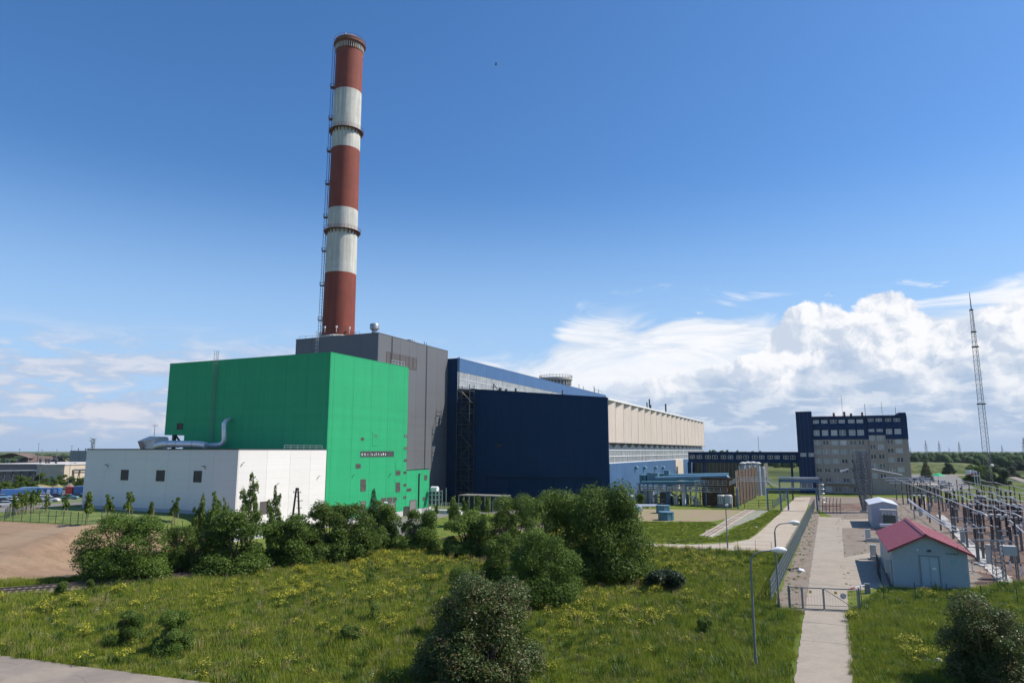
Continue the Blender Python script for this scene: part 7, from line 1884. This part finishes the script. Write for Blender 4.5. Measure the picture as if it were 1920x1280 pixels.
for px, py, w, h, key, lab, nm in FT: bush(px,py,w,h,key,lab,nm,'tree',group='trees beyond the switchyard')
LS = [(12,918,26,18),(34,914,26,22),(50,912,22,18),(78,911,30,24),(100,909,18,14),(118,908,24,18),(135,909,24,16),(152,910,22,16),(4,926,20,16),(60,915,24,14)]
lbl = ['at the left edge behind the car park','left of the cream workshop','before the mauve works wall','in front of the cream workshop door','right of the teal workshop door','right of the cream workshop','above the pinkish gravel heap','next to the white hall corner','lowest at the left edge','just left of the workshop lamp post']
for (px,py,w,h), l in zip(LS, lbl): bush(px,py,w,h,'round/leaf_b/%d' % (1+px%4),'light green shrub '+l,'shrub','shrub',group='shrubs below the pipe trestle')
# far woods: many crowns reading as one mass
def far_wood():
    r = np.random.RandomState(5); V = []; F = []; import itertools
    bm = bmesh.new(); bmesh.ops.create_icosphere(bm, subdivisions=2, radius=1.0); bv = np.array([v.co[:] for v in bm.verts]); bf = [tuple(v.index for v in f.verts) for f in bm.faces]; bm.free()
    for i in range(5200):
        az = math.radians(r.uniform(-46, 52)); right = az > 0
        D = r.uniform(700,1700) if r.rand() < .7 else r.uniform(430,900)
        if right and D < 560: D = r.uniform(540,1000)
        if not right and D < 760: D += 400
        lx, ly = D*math.tan(az), D; x = lx*math.cos(YAW)-ly*math.sin(YAW); y = lx*math.sin(YAW)+ly*math.cos(YAW)
        if right and D < 700 and abs(math.degrees(az)-31) < 4 and r.rand() < .8: continue
        w = r.uniform(2.2,5.5); h = r.uniform(3.0,6.5)*(1.15 if right else .75); z0 = hgt(x,y)
        q = bv*(1+.22*np.sin(bv[:,[1,2,0]]*5+i)*np.sin(bv[:,[2,0,1]]*4+i*1.3)); q = q*np.array([w,w,h]); q[:,2] += z0+h*.55
        q += np.array([x,y,0]); b = len(V)*len(bv); V.append(q); F.append(np.array(bf)+b)
    V = np.concatenate(V); F = np.concatenate(F); me = bpy.data.meshes.new('far_wood'); me.from_pydata(V.tolist(), [], F.tolist()); 
    m = mat('far_wood', (0.030,0.055,0.022), 1.0, .35, .03, col2=(0.055,0.085,0.03), bump=1.0, bscale=.6, spec=.1); me.materials.append(m); me.polygons.foreach_set('use_smooth', [True]*len(me.polygons))
    o = bpy.data.objects.new('far_wood', me); COL.objects.link(o); tag(o, 'distant dark woods along the whole horizon', 'woods', kind='stuff')
far_wood()

# ------------------------------------------------------------------ meadow grass and flowers
def inside(p, poly):
    x, y = p; c = False; n = len(poly)
    for i in range(n):
        x1, y1 = poly[i][0], poly[i][1]; x2, y2 = poly[(i+1)%n][0], poly[(i+1)%n][1]
        if (y1 > y) != (y2 > y) and x < (x2-x1)*(y-y1)/(y2-y1)+x1: c = not c
    return c
def np_inside(P, poly):
    c = np.zeros(len(P), bool); n = len(poly)
    for i in range(n):
        x1, y1 = poly[i][0], poly[i][1]; x2, y2 = poly[(i+1)%n][0], poly[(i+1)%n][1]
        k = ((y1 > P[:,1]) != (y2 > P[:,1])); 
        with np.errstate(divide='ignore', invalid='ignore'): xi = (x2-x1)*(P[:,1]-y1)/(y2-y1)+x1
        c ^= k & (P[:,0] < xi)
    return c
def clump(name, seed, blades, rad, h, w, m, heads=0, hm=None, lean=.45):
    r = np.random.RandomState(seed); V = []; F = []; MI = []
    for i in range(blades):
        a, q = r.rand()*6.283, rad*math.sqrt(r.rand()); x, y = q*math.cos(a), q*math.sin(a); hh = h*r.uniform(.45,1.1); b = r.rand()*6.283; l = hh*lean*r.uniform(.2,1.2); dx, dy = math.cos(b), math.sin(b); ww = w*r.uniform(.6,1.2)
        n = len(V); px, py = -dy*ww, dx*ww
        V += [(x-px,y-py,0),(x+px,y+py,0),(x+px*.7+dx*l*.35,y+py*.7+dy*l*.35,hh*.6),(x-px*.7+dx*l*.35,y-py*.7+dy*l*.35,hh*.6),(x+dx*l,y+dy*l,hh)]
        F += [(n,n+1,n+2,n+3),(n+3,n+2,n+4)]; MI += [0,0]
    for i in range(heads):
        a, q = r.rand()*6.283, rad*math.sqrt(r.rand()); x, y = q*math.cos(a), q*math.sin(a); z = h*(1.2-.5*(q/rad)**2)*r.uniform(.72,1.05); n = len(V); s = r.uniform(.014,.030)
        V += [(x-.008,y,0),(x+.008,y,0),(x+.008,y,z),(x-.008,y,z)]; F += [(n,n+1,n+2,n+3)]; MI += [0]
        for k in range(4):
            c = np.array([x,y,z])+r.randn(3)*np.array([.06,.06,.045]); n = len(V); t = r.randn(3)*s; u = r.randn(3)*s; t[2] *= .4; u[2] *= .4
            V += [tuple(c-t),tuple(c+u),tuple(c+t),tuple(c-u)]; F += [(n,n+1,n+2,n+3)]; MI += [1]
    me = bpy.data.meshes.new(name); me.from_pydata(V, [], F); me.materials.append(M[m])
    if hm: me.materials.append(M[hm])
    me.polygons.foreach_set('material_index', MI); me.update(); return me
def scatter(name, label, cat, protos, pts, scl, weights=None, seed=1):
    """one object whose points carry copies of a few clumps"""
    r = np.random.RandomState(seed); n = len(pts); me = bpy.data.meshes.new(name); me.vertices.add(n)
    P = np.array([(p[0],p[1],hgt(p[0],p[1])) for p in pts], np.float32); me.vertices.foreach_set('co', P.ravel())
    A = lambda nm, ty, dat: me.attributes.new(nm, ty, 'POINT').data.foreach_set('value', dat)
    A('pick','INT', r.choice(len(protos), n, p=weights).astype(np.int32)); A('size','FLOAT', (scl*(.7+.6*r.rand(n))).astype(np.float32)); A('turn','FLOAT', (r.rand(n)*6.283).astype(np.float32))
    o = bpy.data.objects.new(name, me); COL.objects.link(o); tag(o, label, cat, kind='stuff')
    hid = bpy.data.collections.new(name+'_kinds')
    for i, pm in enumerate(protos): hid.objects.link(bpy.data.objects.new('%s_kind' % name, pm))
    ng = bpy.data.node_groups.new(name, 'GeometryNodeTree'); ng.interface.new_socket('Geometry', in_out='INPUT', socket_type='NodeSocketGeometry'); ng.interface.new_socket('Geometry', in_out='OUTPUT', socket_type='NodeSocketGeometry')
    N = ng.nodes; gi = N.new('NodeGroupInput'); go = N.new('NodeGroupOutput'); ip = N.new('GeometryNodeInstanceOnPoints'); ci = N.new('GeometryNodeCollectionInfo'); ci.inputs['Collection'].default_value = hid; ci.inputs['Separate Children'].default_value = True; ci.inputs['Reset Children'].default_value = True
    def attr(nm, ty): q = N.new('GeometryNodeInputNamedAttribute'); q.data_type = ty; q.inputs['Name'].default_value = nm; return q.outputs['Attribute']
    L = ng.links; L.new(gi.outputs[0], ip.inputs['Points']); L.new(ci.outputs[0], ip.inputs['Instance']); ip.inputs['Pick Instance'].default_value = True; L.new(attr('pick','INT'), ip.inputs['Instance Index']); L.new(attr('size','FLOAT'), ip.inputs['Scale'])
    cx = N.new('ShaderNodeCombineXYZ'); L.new(attr('turn','FLOAT'), cx.inputs[2]); L.new(cx.outputs[0], ip.inputs['Rotation']); L.new(ip.outputs[0], go.inputs[0])
    md = o.modifiers.new('scatter','NODES'); md.node_group = ng; return o
def fbm(P, s, seed):
    r = np.random.RandomState(seed); v = np.zeros(len(P)); a = 1.0; t = 0
    for o in range(4):
        for k in range(3):
            th = r.rand()*6.283; f = s*(2**o)*(.7+.6*r.rand()); v += a*np.sin((P[:,0]*math.cos(th)+P[:,1]*math.sin(th))*f+r.rand()*6.283+1.5*np.sin(P[:,1]*f*.6+k)); t += a
        a *= .6
    return v/t
def build_meadow():
    r = np.random.RandomState(12)
    main = [tuple(p[:2]) for p in TP([(-70,1226),(0,1229),(60,1236),(130,1246),(250,1262),(330,1272),(420,1283),(520,1330),(900,1400),(1430,1400),(1474,1290),(1494,1180),(1502,1150),(1478,1146),(1450,1138),(1449,1100),(1470,1050),(1458,1037),(1380,1034.5),(1232,1028.5),(1175,1026),(1120,1000),(900,1010),(740,1024),(720,1034),(600,1052),(380,1086),(180,1101),(0,1118),(-70,1124)])]
    rest = [tuple(p[:2]) for p in TP([(1606,1400),(1601,1280),(1594,1180),(1594,1145),(1608,1137),(1650,1112),(1720,1106),(1820,1108),(1860,1098),(1920,1092),(2000,1088),(2350,1080),(2350,1400)])]
    bank = [tuple(p[:2]) for p in TP([(-70,1108),(0,1100),(100,1095),(170,1085),(300,1066),(160,1081),(80,1087),(0,1089),(-70,1092)])]
    def pts(poly, dens, far=0):
        xs = [p[0] for p in poly]; ys = [p[1] for p in poly]; n = int((max(xs)-min(xs))*(max(ys)-min(ys))*dens)
        P = np.stack([r.uniform(min(xs),max(xs),n), r.uniform(min(ys),max(ys),n)],1); return P[np_inside(P, poly)]
    G1 = [clump('grass_clump', i, 60, .42, .42, .011, 'grass') for i in range(4)] + [clump('grass_clump', 9, 46, .36, .36, .024, 'weed', lean=.7), clump('grass_clump', 11, 40, .4, .62, .009, 'grass', lean=.3), clump('grass_clump', 12, 26, .35, .6, .007, 'dry', lean=.4)]
    A = np.concatenate([pts(main, 9.0), pts(rest, 9.0), pts(bank, 8.0)])
    k = fbm(A, .22, 3); sc = np.clip(1.0+.75*k, .5, 1.7)
    scatter('meadow_grass', 'long green meadow grass around the bushes', 'grass', G1, A, sc, [.15,.15,.14,.14,.18,.17,.07], 3)
    F = pts(main, 5.0); kf = fbm(F, .30, 8)
    d = F[:,1]; yel = kf+.25*fbm(F,.9,5)+np.clip((d-46)/60,-.25,.40)-np.clip((F[:,0]+14)/12,0,.5)
    keep = r.rand(len(F)) < np.clip((yel-.02)*.85,0,.38)*np.clip(.3+1.4*fbm(F,1.9,21),0,1)
    F2 = np.concatenate([pts(rest,.35)]); k2 = fbm(F2,.5,4); F2 = F2[k2 > .25]
    keep2 = r.rand(len(F)) < .010
    Y = np.concatenate([F[keep], F2, F[keep2]])
    Y1 = [clump('flower_clump', 40+i, 18, .40, .72, .010, 'weed', 40, 'flower') for i in range(3)]
    scatter('yellow_flowers', 'drifts of yellow flowers in the meadow', 'flowers', Y1, Y, np.full(len(Y),1.0), None, 5)
    w = np.concatenate([pts(main,.05), pts(rest,.08)])
    scatter('white_flowers', 'scattered small white flowers in the meadow', 'flowers', [clump('white_clump', 70, 5, .3, .5, .008, 'weed', 7, 'flower_white')], w, np.full(len(w),.8), None, 6)
    tall = np.concatenate([pts(main,.34), pts(rest,.34)]); kk = fbm(tall,.25,9); tall = tall[kk > -.1]
    scatter('tall_weeds', 'dark leafy weeds standing above the meadow grass', 'weeds', [clump('weed_clump', 80+i, 40, .34, .75, .035, 'weed', lean=.55) for i in range(3)], tall, np.full(len(tall),.95), None, 8)
    dry = pts(main,.25); dk = fbm(dry,.35,14); dry = dry[dk > .05]
    scatter('dead_stalks', 'pale dead stalks and seed heads in the meadow', 'stalks', [clump('stalk_clump', 90+i, 16, .4, .95, .006, 'dry', 8, 'dry', .3) for i in range(2)], dry, np.full(len(dry),.9), None, 11)
    yd = np.concatenate([pts([(-5.0,69),(-2.8,69),(-2.2,160),(-3.6,180)],.9), pts([(0.9,72),(1.6,69),(1.9,160),(1.2,160)],.7), pts([(2.2,87),(5.0,87),(15,120),(18,225),(-6,225),(2.4,160)],.10)])
    scatter('yard_weeds', 'small weeds growing out of the gravel beside the road', 'weeds', [G1[0], G1[4], clump('weed_clump', 97, 20, .3, .3, .02, 'weed')], yd, np.full(len(yd),.42), None, 13)
    lw = [tuple(p[:2]) for p in TP([(1140,977),(1240,978.5),(1335,979),(1342,985),(1306,1006),(1330,1010),(1370,1014),(1300,1019),(1215,1018),(1150,1018)])]; lw2 = [tuple(p[:2]) for p in TP([(1388,985),(1428,969),(1444,957),(1470,957),(1438,981),(1418,1000),(1403,1010),(1370,1015),(1335,1010),(1352,1004)])]
    B = np.concatenate([pts(lw,4.0), pts(lw2,4.0)])
    scatter('verge_grass', 'rough grass inside the bend of the pale service road', 'grass', G1[:5], B, np.full(len(B),.7), None, 9)
build_meadow()
# ------------------------------------------------------------------ the air over the plain
def build_haze():
    m = bpy.data.materials.new('haze'); m.use_nodes = True; n = m.node_tree.nodes; n.clear()
    o = n.new('ShaderNodeOutputMaterial'); v = n.new('ShaderNodeVolumePrincipled'); v.inputs['Color'].default_value = (0.80,0.88,1.0,1); v.inputs['Density'].default_value = 0.00004; v.inputs['Anisotropy'].default_value = 0.2
    m.node_tree.links.new(v.outputs[0], o.inputs['Volume'])
    ob = MB().box(-9100,9100,-9100,9100,-3,172).build('haze', m); tag(ob, 'thin summer haze over the plain', 'haze', kind='stuff')
build_haze()
